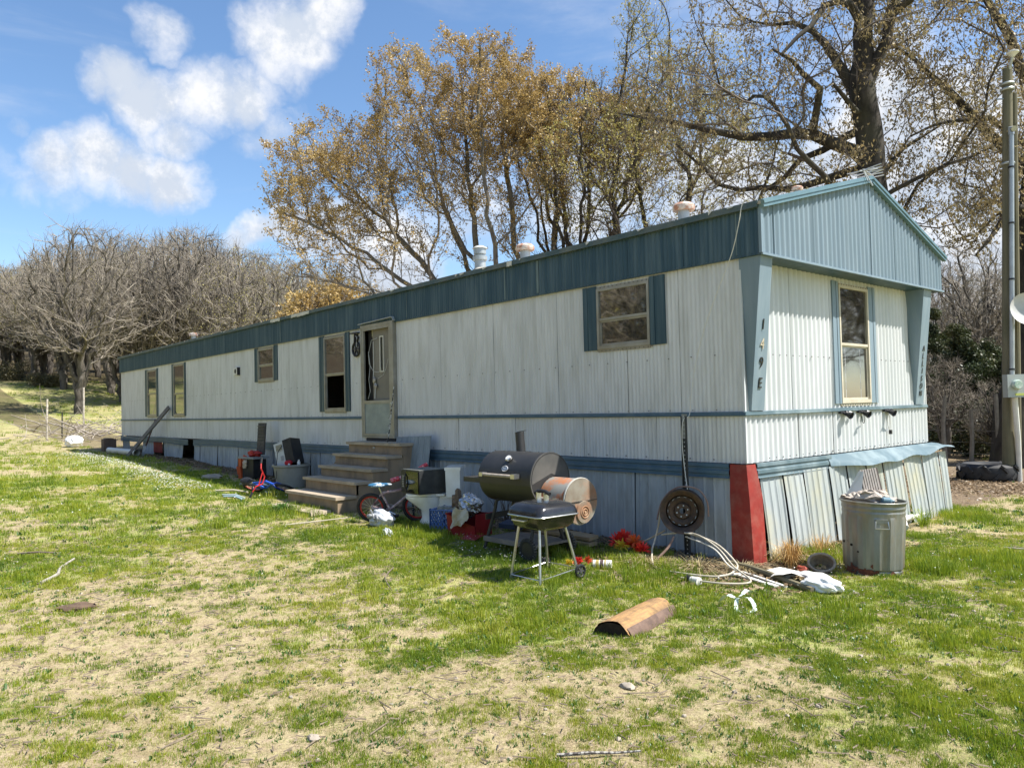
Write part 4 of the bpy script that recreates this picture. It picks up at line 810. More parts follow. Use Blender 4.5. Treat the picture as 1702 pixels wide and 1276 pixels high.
# belt mouldings
def belt(name, m, pts_top, prof):   # ribbon following pts, prof = [(out, dz)]
    mb = MB(); K = len(prof)
    for p, out in pts_top:
        for o_, dz in prof: mb.v.append((p[0]+out[0]*o_, p[1]+out[1]*o_, p[2]+dz))
    for i in range(len(pts_top)-1):
        for k in range(K-1): a = i*K+k; mb.f.append((a, a+1, a+K+1, a+K)); mb.m.append(0)
    return hpart(mb, name, m)
pr = [(.008, .022), (.022, .018), (.022, -.004), (.03, -.008), (.026, -.02), (.008, -.022)]
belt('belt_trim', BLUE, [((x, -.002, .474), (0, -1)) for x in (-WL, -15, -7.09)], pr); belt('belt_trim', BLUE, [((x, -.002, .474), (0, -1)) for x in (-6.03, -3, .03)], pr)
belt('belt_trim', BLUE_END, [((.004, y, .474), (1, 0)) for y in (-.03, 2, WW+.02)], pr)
wide = [(.006, .0), (.028, -.002), (.030, -.035), (.020, -.042), (.020, -.062), (.032, -.068), (.032, -.10), (.022, -.106), (.022, -.13), (.036, -.140), (.004, -.142)]
q = random.Random(9)
pts = []
for k in range(60):
    x = -22.0+k*(22.0-.17)/59; sag = 0
    if x < -12: sag = -.03*math.sin((x+12)*1.3)-.012*abs(math.sin(x*3)); 
    pts.append(((x, -.002, -.004+sag*.6), (0, -1)))
L1 = [p for p in pts if p[0][0] < -15.6]; belt('belt_trim', BLUE, [(p, (o[0], o[1]*(1.2+.9*abs(math.sin(p[0]*2))))) for p, o in L1], wide)['label'] = 'sagging bent stretch of the wide blue trim at the far end'
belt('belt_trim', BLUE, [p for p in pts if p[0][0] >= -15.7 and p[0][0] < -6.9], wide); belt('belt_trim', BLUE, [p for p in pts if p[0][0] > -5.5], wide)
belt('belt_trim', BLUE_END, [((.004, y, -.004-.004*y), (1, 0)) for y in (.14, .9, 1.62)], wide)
mb = MB(); ny = 26
for k in range(ny+1):   # the peeled strip flaring out from the end wall
    t = k/ny; y = 1.56+t*(WW+.36-1.56); op = .04+.12*min(1, t*5)*(1-.1*t)+.02*math.sin(t*9); top = (-.01+.0*t) if t < .93 else -.01-.3*(t-.93)
    dr = -.12-.035*math.sin(t*4)+.03*math.sin(t*23)*t+.02*t
    if t > .9: op += (t-.9)*.5; dr += (t-.9)*.5
    for f_, g_ in ((0, 0), (.3, .2), (.55, .5), (.8, .72), (1., 1.)): mb.v.append((.012+op*f_, y, top+dr*g_-.012*math.sin(f_*6)))
for i in range(ny):
    for k in range(4): a = i*5+k; mb.f.append((a, a+1, a+6, a+5)); mb.m.append(0)
hpart(mb, 'peeled_trim', BLUE_END, label='loose blue trim strip peeling away from the end wall', angle=60)
# skirting: ribbed sheets
def skirt_prof(u):
    f = (u/.115) % 1; return .012 if f < .12 else (.006 if .5 < f < .54 or .75 < f < .79 else 0)
def skirt_sheet(face, u0, u1, lean=0., off=.0, zt=-.13, gb=None, tilt=0., m=None, curl=0.):
    mb = MB(); n = max(6, int((u1-u0)/.014)); zs = [0, .33, .66, 1.]
    for i in range(n+1):
        u = u0+.003+(u1-u0-.006)*i/n; w = skirt_prof(u)
        for t in zs:
            x0 = -u if face == 'long' else 0; y0 = 0 if face == 'long' else u; out = off+w+lean*t+curl*t*(1-t)
            z0 = zt; zb = (H(-u, -.05) if face == 'long' else H(.15, u))-.03 if gb is None else gb; z = z0+(zb-z0)*t; sh = tilt*t
            mb.v.append((x0-sh, -out, z) if face == 'long' else (out, y0+sh, z))
    K = len(zs)
    for i in range(n):
        for k in range(K-1):
            a = i*K+k; f = (a, a+K, a+K+1, a+1) if face == 'end' else (a, a+1, a+K+1, a+K); mb.f.append(f); mb.m.append(0)
    return hpart(mb, 'skirting_panel', m or (SKIRT if face == 'long' else SKIRT_END), angle=50)
u = .17; q = random.Random(4)
while u < 15.3:
    w = q.choice([.34, .42, .8, 1.03]); b = min(u+w, 15.3); skirt_sheet('long', u, b, lean=q.uniform(0, .03), off=.0+q.uniform(0, .008), tilt=q.uniform(-.012, .012), curl=q.uniform(-.02, .02)); u = b
for a, b, l in ((16.15, 16.9, .05), (16.9, 17.75, .0), (18.6, 19.7, .02), (21.1, 21.9, -.02)): skirt_sheet('long', a, b, lean=l, tilt=q.uniform(-.03, .03))
hpart(sheet('long', 17.8, 18.6, -.42, -.06, amp=.006, off=.03, pitch=.12), 'skirting_panel', mat('red_brown_sheet', (.20, .03, .022), (.27, .05, .04), .7, scale=8), label='red corrugated scrap filling the skirting near the far end')
u = .2
for k, (w, tl) in enumerate(((.42, .015), (.38, .02), (.5, .025), (.4, .03), (.45, .04), (.4, .05), (.55, .085), (.5, .10), (.55, .06), (.3, .02))):
    b = min(u+w, WW+.3); skirt_sheet('end', u, b-(.012 if k == 5 else 0), lean=.055+.01*math.sin(k*2), off=.010+.012*k, zt=-.13, tilt=.05+tl*.7, curl=.02); u = b
hpart(MB().box((-11, 1.2, -.62), (21.9, .02, 1.26)).box((-.6, 2.2, -.6), (.02, 3.9, 1.)), 'crawlspace_blocker', DARKI, False)  # added dark sheets keep daylight from showing through the skirting openings
# red corner piece
mb = MB(); zt, zb = -.005, H(.1, -.1)-.04
top = [(-.15, -.04, zt), (.03, -.045, zt), (.045, .035, zt), (.042, .09, zt)]; mid = [(-.155, -.05, -.3), (.062, -.06, -.32), (.08, .04, -.33), (.082, .13, -.3)]; bot = [(-.145, -.05, zb), (.10, -.075, zb), (.12, .03, zb), (.10, .15, zb)]
mb.v = top+mid+bot; mb.f = [(r*4+k, r*4+4+k, r*4+5+k, r*4+1+k) for r in range(2) for k in range(3)]; mb.m = [0]*6
hpart(mb, 'corner_skirting', RED, label='bright red painted corner piece of the skirting', angle=20)
# wing posts with the lettering
def wing(y0b, y1b, y0t, y1t, mt, xt=.236, xb=.03):
    mb = MB(); zb, zt_ = .50, 1.95
    v = [(xb, y0b, zb), (xb, y1b, zb), (xt, y1t, zt_), (xt, y0t, zt_), (.004, y0b-.0, zb), (.004, y1b, zb), (.004, y1t, zt_), (.004, y0t, zt_)]
    mb.add(v, [(0, 1, 2, 3), (4, 0, 3, 7), (1, 5, 6, 2), (3, 2, 6, 7), (4, 5, 1, 0)]); return hpart(mb, 'corner_fin', mt, False)
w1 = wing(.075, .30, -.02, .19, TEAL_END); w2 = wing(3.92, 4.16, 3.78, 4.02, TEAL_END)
def on_wing(name, s, z, size, m, yb, yt, parent, dy=0.):
    t = (z-.5)/1.45; x = .03+(.206)*t+.007; y = yb+(yt-yb)*t+dy
    text_mesh(name, s, size, m, home, (x, y, z+HB), (math.pi/2+math.atan(.206/1.45), 0, math.pi/2), .0025)
NUM = mat('number_black', (.012, .012, .012), rough=.4); FADE = mat('number_faded', (.55, .52, .42), (.35, .27, .15), .6, scale=40)
for s, z, m_ in (('1', 1.315, NUM), ('4', 1.13, FADE), ('9', .955, NUM), ('E', .76, NUM)): on_wing('house_number', s, z, .145, m_, .19, .085, w1)
for k, s in enumerate('ALLISON'): on_wing('letter', s, 1.21-.095*k, .105, NUM, 4.03, 3.90, w2)
# windows ---------------------------------------------------------------
def window(face, u0, u1, z0, z1, sh_l, sh_r, split=.5, lower='glass', upper='glass', m_fr=ALU, m_sh=TEAL, inside=None, lift=0., skew=0.):
    def P(u, d, z): return (-u, -d, z+HB) if face == 'long' else (d, u, z+HB)
    def BX(mb, a, b, c, d, e0, e1):  # u range, z range, depth range
        v = [P(u, dd, z) for dd in (e0, e1) for u, z in ((a, c), (b, c), (b, d), (a, d))]
        return mb.add(v, [(0, 1, 2, 3), (7, 6, 5, 4), (0, 4, 5, 1), (1, 5, 6, 2), (2, 6, 7, 3), (3, 7, 4, 0)] if face == 'end' else [(3, 2, 1, 0), (4, 5, 6, 7), (1, 5, 4, 0), (2, 6, 5, 1), (3, 7, 6, 2), (0, 4, 7, 3)])
    fr = MB(); t = .03
    for a, b, c, d in ((u0, u0+t, z0, z1), (u1-t, u1, z0, z1), (u0+t, u1-t, z1-t, z1), (u0+t, u1-t, z0, z0+t*1.3)): BX(fr, a, b, c, d, -.03, .026)
    for a, b, c, d in ((u0-.018, u0+.004, z0-.02, z1+.02), (u1-.004, u1+.018, z0-.02, z1+.02), (u0, u1, z1-.003, z1+.02), (u0, u1, z0-.03, z0+.003)): BX(fr, a, b, c, d, .004, .014)
    zm = z0+(z1-z0)*split
    BX(fr, u0+t, u1-t, zm-.014, zm+.014, -.02, .018)
    win = fr.build('window', m_fr, home, False)
    def pane(c, d, dep): 
        mb = MB(); BX(mb, u0+t, u1-t, c, d, dep-.002, dep+.002); mb.build('pane', GLASS, win, False)
    pane(zm+.014, z1-t, .004)
    if lower == 'glass': pane(z0+t, zm-.014, -.006)
    s = MB(); zl = z0+t*1.3+lift
    for a, b, c, d in ((u0+t, u0+t+.02, zl, zm-.014), (u1-t-.02, u1-t, zl, zm-.014), (u0+t+.02, u1-t-.02, zm-.034, zm-.014), (u0+t+.02, u1-t-.02, zl, zl+.022)): BX(s, a, b, c, d, -.014, .004)
    s.build('sash', m_fr, win, False)
    k = MB()
    for x in range(int((u1-u0)/.06)):   # screws round the flange
        uu = u0+.03+x*.06
        for zz in (z0-.018, z1+.01): BX(k, uu-.005, uu+.005, zz-.005, zz+.005, .013, .018)
    k.build('screws', SCREW, win, False)['kind'] = 'stuff'
    for a, b in (sh_l, sh_r):
        if a is None: continue
        mb = MB()
        z0s, z1s = z0-.005, z1+.035; n = 3
        for i in range(n):
            x0 = a+(b-a)*i/n; x1 = a+(b-a)*(i+1)/n; BX(mb, x0+.002, x1-.002, z0s, z1s, .009, .021 if i % 2 == 0 else .016)
        BX(mb, a, b, z0s, z1s, .006, .012); mb.build('shutter', m_sh, win, False)
    if inside:
        mi, c, d, dep = inside; mb = MB(); n = 14
        for i in range(n+1):
            uu = u0+(u1-u0)*i/n
            for zz in (c, d): mb.v.append(P(uu, -dep-.03*math.sin(i*1.7), zz))
        for i in range(n): mb.f.append((i*2, i*2+2, i*2+3, i*2+1)); mb.m.append(0)
        mb.build('curtain', mi, win)
    return win
GREYBLIND = mat('grey_blind', (.30, .29, .26), (.2, .19, .17), .8, scale=6, stretch=(4, 4, .3)); GREENBL = mat('olive_blind', (.34, .35, .2), (.25, .26, .14), .8, scale=4, stretch=(.5, .5, 6))
def W(i): return WIN[i][1:]
window('long', 1.085, 1.835, 1.215, 1.90, (.88, 1.083), (1.84, 2.05), .49, 'glass', inside=(GREYBLIND, 1.56, 1.9, .04), lift=.0)['label'] = 'wide window near the front corner, its lower half dark'
window('long', 7.67, 8.43, .59, 1.90, (7.52, 7.665), (8.435, 8.63), .5, 'none')['label'] = 'tall window beside the door, lower half open and black'
window('long', 10.58, 11.35, 1.24, 1.905, (10.40, 10.575), (11.355, 11.54), .5)['label'] = 'square window between two shutters'
window('long', 16.0, 16.86, .57, 1.89, (15.9, 15.995), (16.865, 17.0), .44, inside=(GREENBL, 1.2, 1.9, .05))['label'] = 'narrow-looking window second from the far end'
window('long', 18.32, 19.18, .57, 1.86, (18.2, 18.315), (19.185, 19.4), .5, inside=(GREENBL, .57, 1.9, .03))['label'] = 'window nearest the far end with an olive blind'
def plaid():
    m = bpy.data.materials.new('plaid_cloth'); m.use_nodes = True; nt = m.node_tree; N = nt.nodes.new; L = nt.links.new; p = nt.nodes['Principled BSDF']; p.inputs['Roughness'].default_value = .9
    g = N('ShaderNodeNewGeometry'); sx = N('ShaderNodeSeparateXYZ'); L(g.outputs['Position'], sx.inputs[0])
    def band(o, k, ph):
        a = N('ShaderNodeMath'); a.operation = 'MULTIPLY_ADD'; L(o, a.inputs[0]); a.inputs[1].default_value = k; a.inputs[2].default_value = ph
        b = N('ShaderNodeMath'); b.operation = 'SINE'; L(a.outputs[0], b.inputs[0]); c = N('ShaderNodeMath'); c.operation = 'GREATER_THAN'; L(b.outputs[0], c.inputs[0]); c.inputs[1].default_value = .1; return c.outputs[0]
    a = N('ShaderNodeMath'); a.operation = 'ADD'; L(band(sx.outputs[2], 36, 0), a.inputs[0]); L(band(sx.outputs[1], 22, 1), a.inputs[1])
    h = N('ShaderNodeMath'); h.operation = 'MULTIPLY'; L(a.outputs[0], h.inputs[0]); h.inputs[1].default_value = .5; r = N('ShaderNodeMix'); r.data_type = 'RGBA'; L(h.outputs[0], r.inputs[0]); r.inputs[6].default_value = (.55, .55, .56, 1); r.inputs[7].default_value = (.16, .16, .18, 1); L(r.outputs[2], p.inputs['Base Color']); return m
window('end', WE[0], WE[1], WE[2], WE[3], (1.79, 1.937), (2.675, 2.86), .5, m_fr=CREAM, m_sh=TEAL_END, inside=(plaid(), .55, 1.19, .03))['label'] = 'tall end window with plaid cloth behind its lower pane'
# front door ------------------------------------------------------------
d0, d1, zb, zt_ = 6.07, 7.06, .15, 1.98
fr = MB()
for a, b, c, d in ((d0, d0+.075, zb, zt_), (d1-.04, d1, zb, zt_), (d0+.075, d1-.04, zt_-.05, zt_), (d0+.075, d1-.04, zb, zb+.025)): fr.box((-(a+b)/2, -.03, (c+d)/2+HB), (b-a, .07, d-c))
dr = fr.build('door', ALU, home, False); dr['label'] = 'storm door with bare lower panel, standing open inner door behind'
sd_ = MB()
for a, b, c, d in ((d0+.075, d0+.13, zb+.03, zt_-.05), (d1-.09, d1-.04, zb+.03, zt_-.05), (d0+.13, d1-.09, zt_-.09, zt_-.05), (d0+.13, d1-.09, .70, .75), (d0+.13, d1-.09, zb+.03, zb+.07)): sd_.box((-(a+b)/2, -.045, (c+d)/2+HB), (b-a, .03, d-c))
sd_.build('storm_frame', ALU, dr, False)
MB().box((-(d0+d1)/2-.02, -.042, .455+HB), (.82, .012, .5)).build('kick_panel', mat('kick_grey', (.30, .34, .33), (.22, .26, .26), .5, metal=.2, scale=5), dr, False)
MB().box((-(d0+.42), .03, 1.05+HB), (.62, .035, 1.8)).build('inner_door', mat('inner_door_tan', (.22, .20, .165), (.17, .155, .13), .7, scale=2), dr, False)
MB().box((-(d0+.42), .03, 1.86+HB), (.66, .03, .14)).build('header', mat('cream_header', (.45, .42, .24), rough=.7), dr, False)
iw = MB()
for a, b, c, d in ((-.5, -.48, 1.2, 1.78), (-.40, -.38, 1.2, 1.78), (-.48, -.40, 1.76, 1.78), (-.48, -.40, 1.2, 1.22)): iw.box((-d0+(a+b)/2, .008, (c+d)/2+HB), (b-a, .02, d-c))
iw.build('door_light_frame', mat('offwhite', (.6, .58, .5), rough=.6), dr, False); MB().box((-d0-.44, .011, 1.49+HB), (.08, .006, .54)).build('pane', GLASS, dr, False)
MB().box((-(d1-.17), .05, 1.05+HB), (.17, .02, 1.8)).build('dark_gap', DARKI, dr, False)  # dark slab standing in for the unlit gap beside the inner door
wr = MB(); W_ = lambda pts, r=.004: wr.tube([(-u_, -.01, z_+HB) for u_, z_ in pts], r, 5)
W_([(6.62, 1.75), (6.8, 1.73), (6.9, 1.5), (6.88, 1.35), (6.75, 1.22), (6.6, 1.2), (6.5, 1.24)]); W_([(6.9, 1.55), (6.85, 1.3), (6.9, 1.1), (6.86, .9), (6.93, .78)], .005); W_([(6.3, 1.4), (6.36, 1.25), (6.45, 1.15), (6.62, 1.1)], .003); W_([(6.72, 1.1), (6.7, .95), (6.72, .78)], .009); W_([(6.74, 1.7), (6.74, 1.3), (6.76, 1.12)], .007)
wr.build('hanging_wires', mat('wire_white', (.5, .5, .46), rough=.6), dr)
hk = MB(); hk.blob((-6.72, -.02, 1.08+HB), (.035, .02, .05), 8, 6, .2, 3).blob((-6.68, -.02, .98+HB), (.04, .02, .04), 8, 6, .2, 5); hk.build('handle', mat('dull_metal', (.35, .33, .3), metal=.5, rough=.5), dr)
hpart(MB().bar((-7.09, -.07, 2.005), (-6.04, -.075, 2.03), .05, .012).bar((-6.04, -.075, 2.03), (-6.0, -.08, 1.97), .04, .01), 'door_drip_cap', mat('drip_alu', (.38, .40, .39), metal=.4, rough=.5), False, 'bent metal drip cap over the door')
hpart(MB().box((-6.52, -.02, .075), (.85, .06, .13)), 'threshold', mat('dark_wood_sill', (.05, .045, .04), rough=.9), False)
# rows of screws
sc = MB()
def screw_long(u, z, r=.007): sc.box((-u, -.0085, z), (r*1.5, .008, r*1.5))
for u in np.arange(.3, 21.8, .28):
    if not any(a-.1 < u < b+.1 and c < 1.0 < d for a, b, c, d in OPL): screw_long(u, 1.05)
    screw_long(u+.05, .03); screw_long(u, .515, .005)
for y in np.arange(.4, 4.2, .13):
    for z in ((1.05,) if y < 1.75 or y > 2.9 else ()): sc.box((.0115, y, z), (.008, .009, .009))
    sc.box((.0115, y, .03), (.008, .009, .009))
hpart(sc, 'screws', SCREW, False)['kind'] = 'stuff'
# ribs, stains, small vent
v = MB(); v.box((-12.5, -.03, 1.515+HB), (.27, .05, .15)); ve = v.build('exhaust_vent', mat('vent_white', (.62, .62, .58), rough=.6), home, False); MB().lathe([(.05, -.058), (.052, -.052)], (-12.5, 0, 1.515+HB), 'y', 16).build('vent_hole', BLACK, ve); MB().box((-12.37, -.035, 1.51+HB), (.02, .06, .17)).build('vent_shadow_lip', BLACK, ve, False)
# roof vents
GAL = mat('galvanised', (.42, .45, .45), (.34, .37, .37), .45, metal=.5, scale=8); RUST = mat('rusty_cap', (.55, .5, .43), (.36, .17, .10), .8, scale=14, contrast=(.42, .58))
def rvent(x, y, kind, s=1.):
    z = 2.44+.28*(y+.07)+HB-.03; mb = MB()
    if kind == 'tall':
        mb.lathe([(.085, 0), (.085, .17)], (x, y, z)); b = mb.build('roof_vent', GAL, home); b['label'] = 'taller double-ringed roof vent'
        MB().lathe([(.085, .165), (.11, .17), (.112, .225), (.098, .23), (.07, .235), (.07, .255), (.095, .262), (.095, .34), (.09, .345)], (x, y, z)).build('collar', GAL, b); MB().lathe([(.115, .345), (.112, .355), (.06, .385), (.01, .395)], (x, y, z)).build('cap', mat('vent_top', (.5, .5, .46), rough=.6), b)
        mb = MB(); mb.lathe([(.13, -.02), (.12, .015), (.09, .05)], (x, y, z)); mb.build('flashing', ROOF, b)
    else:
        mb.lathe([(.07*s, -.04), (.07*s, .17*s)], (x, y, z)); b = mb.build('roof_vent', GAL, home)
        n = 22; c = MB(); vs = []
        for r, h in ((.125, .14), (.135, .165), (.132, .2), (.10, .23), (.02, .245)): vs.append((r*s, h*s))
        c.lathe(vs, (x, y, z), n=n); c.build('cap', RUST, b)
        MB().lathe([(.115*s, -.05), (.1*s, .0), (.075*s, .02)], (x, y, z)).build('flashing', ROOF, b)
    return b
rvent(-4.94, .8, 'tall'); rvent(-3.92, .8, 'low')['label'] = 'roof vent with a flaking pale cap'; rvent(-1.2, .8, 'low', .95)['label'] = 'roof vent with a rusty orange cap nearest the gable'; rvent(-19.84, 1.5, 'low', 1.0)['label'] = 'small roof vent near the far end'; rvent(-.56, 2.2, 'low', .5)['label'] = 'tiny rusty cap just behind the gable peak'
# antenna lying on the ridge
an = MB(); p0, p1 = Vector((.18, 2.1, 3.13)), Vector((-.5, 3.1, 3.36)); p0 = Vector((.3, 2.05, 3.12)); p1 = Vector((.1, 2.75, 3.22)); an.tube([p0, p1], .012, 6)
for k in range(7):
    c = p0+(p1-p0)*(k/6); an.tube([c+Vector((-.16+.01*k, -.05, -.02)), c+Vector((.17-.01*k, .05, .05*(k % 2)))], .006, 5)
for c in ((.32, 2.1, 3.0), (.33, 2.2, 2.96)): an.tube([p0, c], .008, 5)
an.tube([(.28, 2.0, 3.1), (.3, 2.4, 3.2), (.2, 2.5, 3.25)], .01, 5)
tag(an.build('antenna', mat('antenna_alu', (.5, .5, .48), rough=.4, metal=.6)), 'small broken rooftop aerial lying on the peak of the gable', 'antenna')
# ------------------------------------------------------------ steps
TAN = mat('weathered_tan', (.32, .235, .15), (.24, .175, .11), .8, scale=5, stretch=(1, 1, .5), dirt=(.11, .10, .085), dirt_amt=.6, dscale=5, dstretch=(1, 1, .6), bump=.15)
TANT = mat('tan_tread', (.42, .345, .25), (.33, .27, .195), .8, scale=4, dirt=(.22, .18, .13), dirt_amt=.5, dscale=5)
st = thing('porch_steps', 'five weathered tan steps leading up to the front door', 'steps', (-6.2, -.05, -.78))
ST = [(-.37, .10), (-.61, -.07), (-.86, -.24), (-1.12, -.40), (-1.41, -.58)]; x0, x1 = -6.97, -5.42
def SP(mb, name, m, sm=False): mb.v = [(x+6.2, y+.05, z+.78) for x, y, z in mb.v]; return mb.build(name, m, st, sm)
yb = -.04
for i, (y, z) in enumerate(ST):
    back = ST[i-1][0] if i else -.03
    SP(MB().box(((x0+x1)/2, (y+back)/2-.012, z-.02), (x1-x0+.05, abs(back-y)+.03, .04)), 'tread', TANT)
    zb_ = ST[i+1][1] if i < 4 else -.80
    SP(MB().box(((x0+x1)/2, y+.03, (z-.04+zb_)/2), (x1-x0, .03, z-.04-zb_)), 'riser', TAN)
    SP(MB().box((x1-.012-.001*i, (y+.046+back)/2, (z-.041-.86)/2), (.03, abs(back-y)-.03+(.05 if i else 0), z-.041+.86)).box((x0+.012+.001*i, (y+.046+back)/2, (z-.041-.86)/2), (.03, abs(back-y)-.03+(.05 if i else 0), z-.041+.86)), 'side_panel', TAN)
SP(MB().blob((-6.2, -.358, .02), (.035, .008, .02), 10, 6), 'emblem', mat('emblem_grey', (.4, .38, .35), rough=.5), True)
tag(MB().box((0, 0, .02), (1.45, .30, .045), taper=.98).build('bottom_slab', TANT, loc=(-6.22, -1.62, H(-6.2, -1.6)+.0), rot=(.02, 0, .03), smooth=False), 'flat tan slab lying in the grass before the lowest step', 'slab')
# ------------------------------------------------------------ barrel smoker
BBQ = mat('grill_black', (.018, .018, .018), (.035, .034, .032), .5, scale=3, dirt=(.06, .05, .045), dirt_amt=.25, dscale=4, spec=.5)
BBQ2 = mat('grill_grey_end', (.055, .055, .052), (.085, .082, .076), .55, scale=3, dirt=(.2, .18, .15), dirt_amt=.4)
FIRE = mat('scorched_firebox', (.2, .2, .18), (.36, .13, .05), .75, scale=3.2, contrast=(.46, .54), dirt=(.18, .15, .11), dirt_amt=.5, dscale=4)
FIREE = mat('scorched_end', (.27, .25, .2), (.15, .11, .07), .75, scale=3.5, dirt=(.40, .16, .07), dirt_amt=.75, dscale=4)
WOODH = mat('grey_wood_handle', (.42, .36, .3), (.3, .25, .2), .8, scale=20); CHR = mat('chrome', (.62, .62, .6), (.45, .45, .44), .28, metal=.9, scale=10)
def smoker():
    t = thing('barrel_smoker_grill', 'large black barrel smoker grill with rust-scorched side firebox, against the skirting', 'grill', (-1.88, -1.15, H(-1.88, -1.15)))
    gz = t.location.z; Z = lambda z: z-gz; cy = 0.; r = .265; zc = Z(-.135); L, Rr = -.42, .40
    def halfc(z_lo, name, a0, a1, rad, m):
        mb = MB(); n = 14
        for x in (L, Rr):
            for k in range(n+1): an = R(a0+(a1-a0)*k/n); mb.v.append((x, cy+rad*math.cos(an), zc+rad*math.sin(an)))
        for k in range(n): mb.f.append((k, k+1, n+2+k, n+1+k)); mb.m.append(0)
        return mb
    lid = halfc(0, 'lid', -12, 192, r, BBQ); lid.use(BBQ)
    for x, s in ((L, -1), (Rr, 1)):
        b = len(lid.v); lid.v.append((x+s*.012, 0, zc+.05))
        ks = [(0 if x == L else 15)+k for k in range(15)]
        for k in range(14): f = (b, ks[k], ks[k+1]); lid.f.append(f if s > 0 else f[::-1]); lid.m.append(0)
        lid.f.append((b, ks[14], ks[0]) if s > 0 else (b, ks[0], ks[14])); lid.m.append(0)
    lid.mats = []; lo = lid.build('lid', BBQ, t, angle=40)
    tub = halfc(0, 'tub', 192, 348, r*.985, BBQ)
    for x, s in ((L, -1), (Rr, 1)):
        b = len(tub.v); tub.v.append((x+s*.008, 0, zc-.1)); ks = [(0 if x == L else 15)+k for k in range(15)]
        for k in range(14): f = (b, ks[k], ks[k+1]); tub.f.append(f if s > 0 else f[::-1]); tub.m.append(0)
        tub.f.append((b, ks[14], ks[0]) if s > 0 else (b, ks[0], ks[14])); tub.m.append(0)
    tub.build('tub', BBQ, t, angle=40)
    MB().lathe([(r*.99, 0), (r+.006, .0), (r+.006, .014), (r*.99, .014)], (Rr-.012, 0, zc), 'x', 32, cap=False).build('end_rim', BBQ2, t)
    # end disc, greyer than the barrel
    mb = MB(); n = 20; mb.v.append((Rr+.014, 0, zc+.06))
    for k in range(n+1): an = R(-8+196*k/n); mb.v.append((Rr+.004, (r-.012)*math.cos(an), zc+(r-.012)*math.sin(an)))
    for k in range(n): mb.f.append((0, k+1, k+2)); mb.m.append(0)
    mb.build('end_plate', BBQ2, t)
    ch = MB().cyl((-.14, .1, zc+.22), (-.16, .1, zc+.46), .048, .048, 16); ch.build('chimney', BBQ, t); MB().box((-.15, .10, zc+.232), (.2, .13, .012), (0.28, 0, 0)).build('chimney_base', BBQ, t, False); MB().bar((-.19, .1, zc+.46), (-.11, .14, zc+.475), .05, .006).build('damper', BBQ, t, False)
    hd = MB().cyl((-.28, -r-.05, zc+.04), (.2, -r-.05, zc+.04), .016, n=10); h = hd.build('handle', WOODH, t); MB().box((-.29, -r-.04, zc+.04), (.05, .07, .04)).box((.21, -r-.04, zc+.04), (.06, .07, .045)).build('bracket', CHR, h, False)
    def on_lid(x, an, rr=r): a = R(an); return (x, -rr*math.cos(a), zc+rr*math.sin(a)), a
    p, a = on_lid(.0, 46, r+.01); M = Euler((math.pi/2-a+0, 0, 0)).to_matrix(); g = MB().lathe([(.036, 0), (.036, .02), (.03, .026)], p, 'z', 18, M=M); g.build('thermometer', CHR, t); MB().lathe([(.028, .0265), (.027, .028)], p, 'z', 16, M=M).build('dial', mat('dial_white', (.7, .7, .68), rough=.4), t)
    p, a = on_lid(0., 23, r+.004); M = Euler((math.pi/2-a, 0, 0)).to_matrix(); b = MB().lathe([(.046, 0), (.046, .004)], p, 'z', 20, M=M, sy=.62); b.build('badge', mat('badge_blue', (.04, .09, .2), rough=.4), t)
    w = MB().use(mat('badge_white', (.75, .75, .75), rough=.4)); M4 = M
    for u_, v_, du, dv in ((0, .0, .06, .012), (-.02, .012, .02, .005), (.012, .015, .03, .005), (0, -.016, .035, .005)): 
        vs = [Vector(p)+M4 @ Vector((u_+i*du/2, v_+j*dv/2, .0062)) for i, j in ((-1, -1), (1, -1), (1, 1), (-1, 1))]; w.add(vs, [(0, 1, 2, 3)])
    w.torus(Vector(p)+M4 @ Vector((0, 0, .005)), .044, .003, M=M4, sy=.62, m=5); w.build('badge_print', None, t, False)
    sh = MB().box((L-.13, -.04, zc-.02), (.26, .42, .012)); 
    for d in (-.25, .17): sh.box((L-.13, d, zc-.035), (.26, .012, .05))
    sh.box((L-.262, -.04, zc-.035), (.012, .43, .05)); sh.build('side_shelf', BBQ, t, False)
    MB().bar((L-.02, -r-.08, zc-.03), (Rr-.05, -r-.08, zc-.03), .1, .012).build('front_shelf', BBQ, t, False) if False else None
    g0 = 0.02
    for x, y, x2, y2, hb in ((L+.1, -.12, L+.02, -.22, 0), (L+.1, .12, L+.06, .22, 0), (Rr-.1, -.12, Rr-.08, -.22, .1), (Rr-.1, .12, Rr-.04, .22, .1)):
        MB().tube([(x+.06, y*.7, zc-.22), (x+.02, y, zc-.25), (x, y, zc-.32), (x2, y2, g0+hb)], .018, 8).build('leg', BBQ, t)
    MB().bar((L+.03, -.2, zc-.42), (L+.07, .2, zc-.40), .012, .06).build('brace', BBQ, t, False)
    MB().box((.0, 0, .14), (.8, .46, .022)).bar((L+.04, -.235, .14), (Rr-.02, -.235, .14), .02, .05).build('bottom_shelf', mat('grey_board', (.20, .18, .16), (.15, .13, .115), .9, scale=8, stretch=(1, 4, 1)), t, False)
    for y in (-.27, .27):
        wh = MB().torus((Rr-.06, y, .105), .09, .022, axis='y', n=28, m=8); q_ = wh.build('wheel', mat('tyre_black', (.02, .02, .02), (.035, .035, .034), .8, scale=30), t); hb = MB().lathe([(.075, -.015), (.078, 0), (.075, .015)], (Rr-.06, y, .105), 'y', 20); hb.build('hub', BBQ, q_)
        tr = MB()
        for k in range(26): an = 2*math.pi*k/26; tr.box((Rr-.06+.112*math.cos(an), y, .105+.112*math.sin(an)), (.012, .034, .012), (0, -an, 0))
        tr.build('tread_ribs', BBQ2, q_, False)['kind'] = 'stuff'
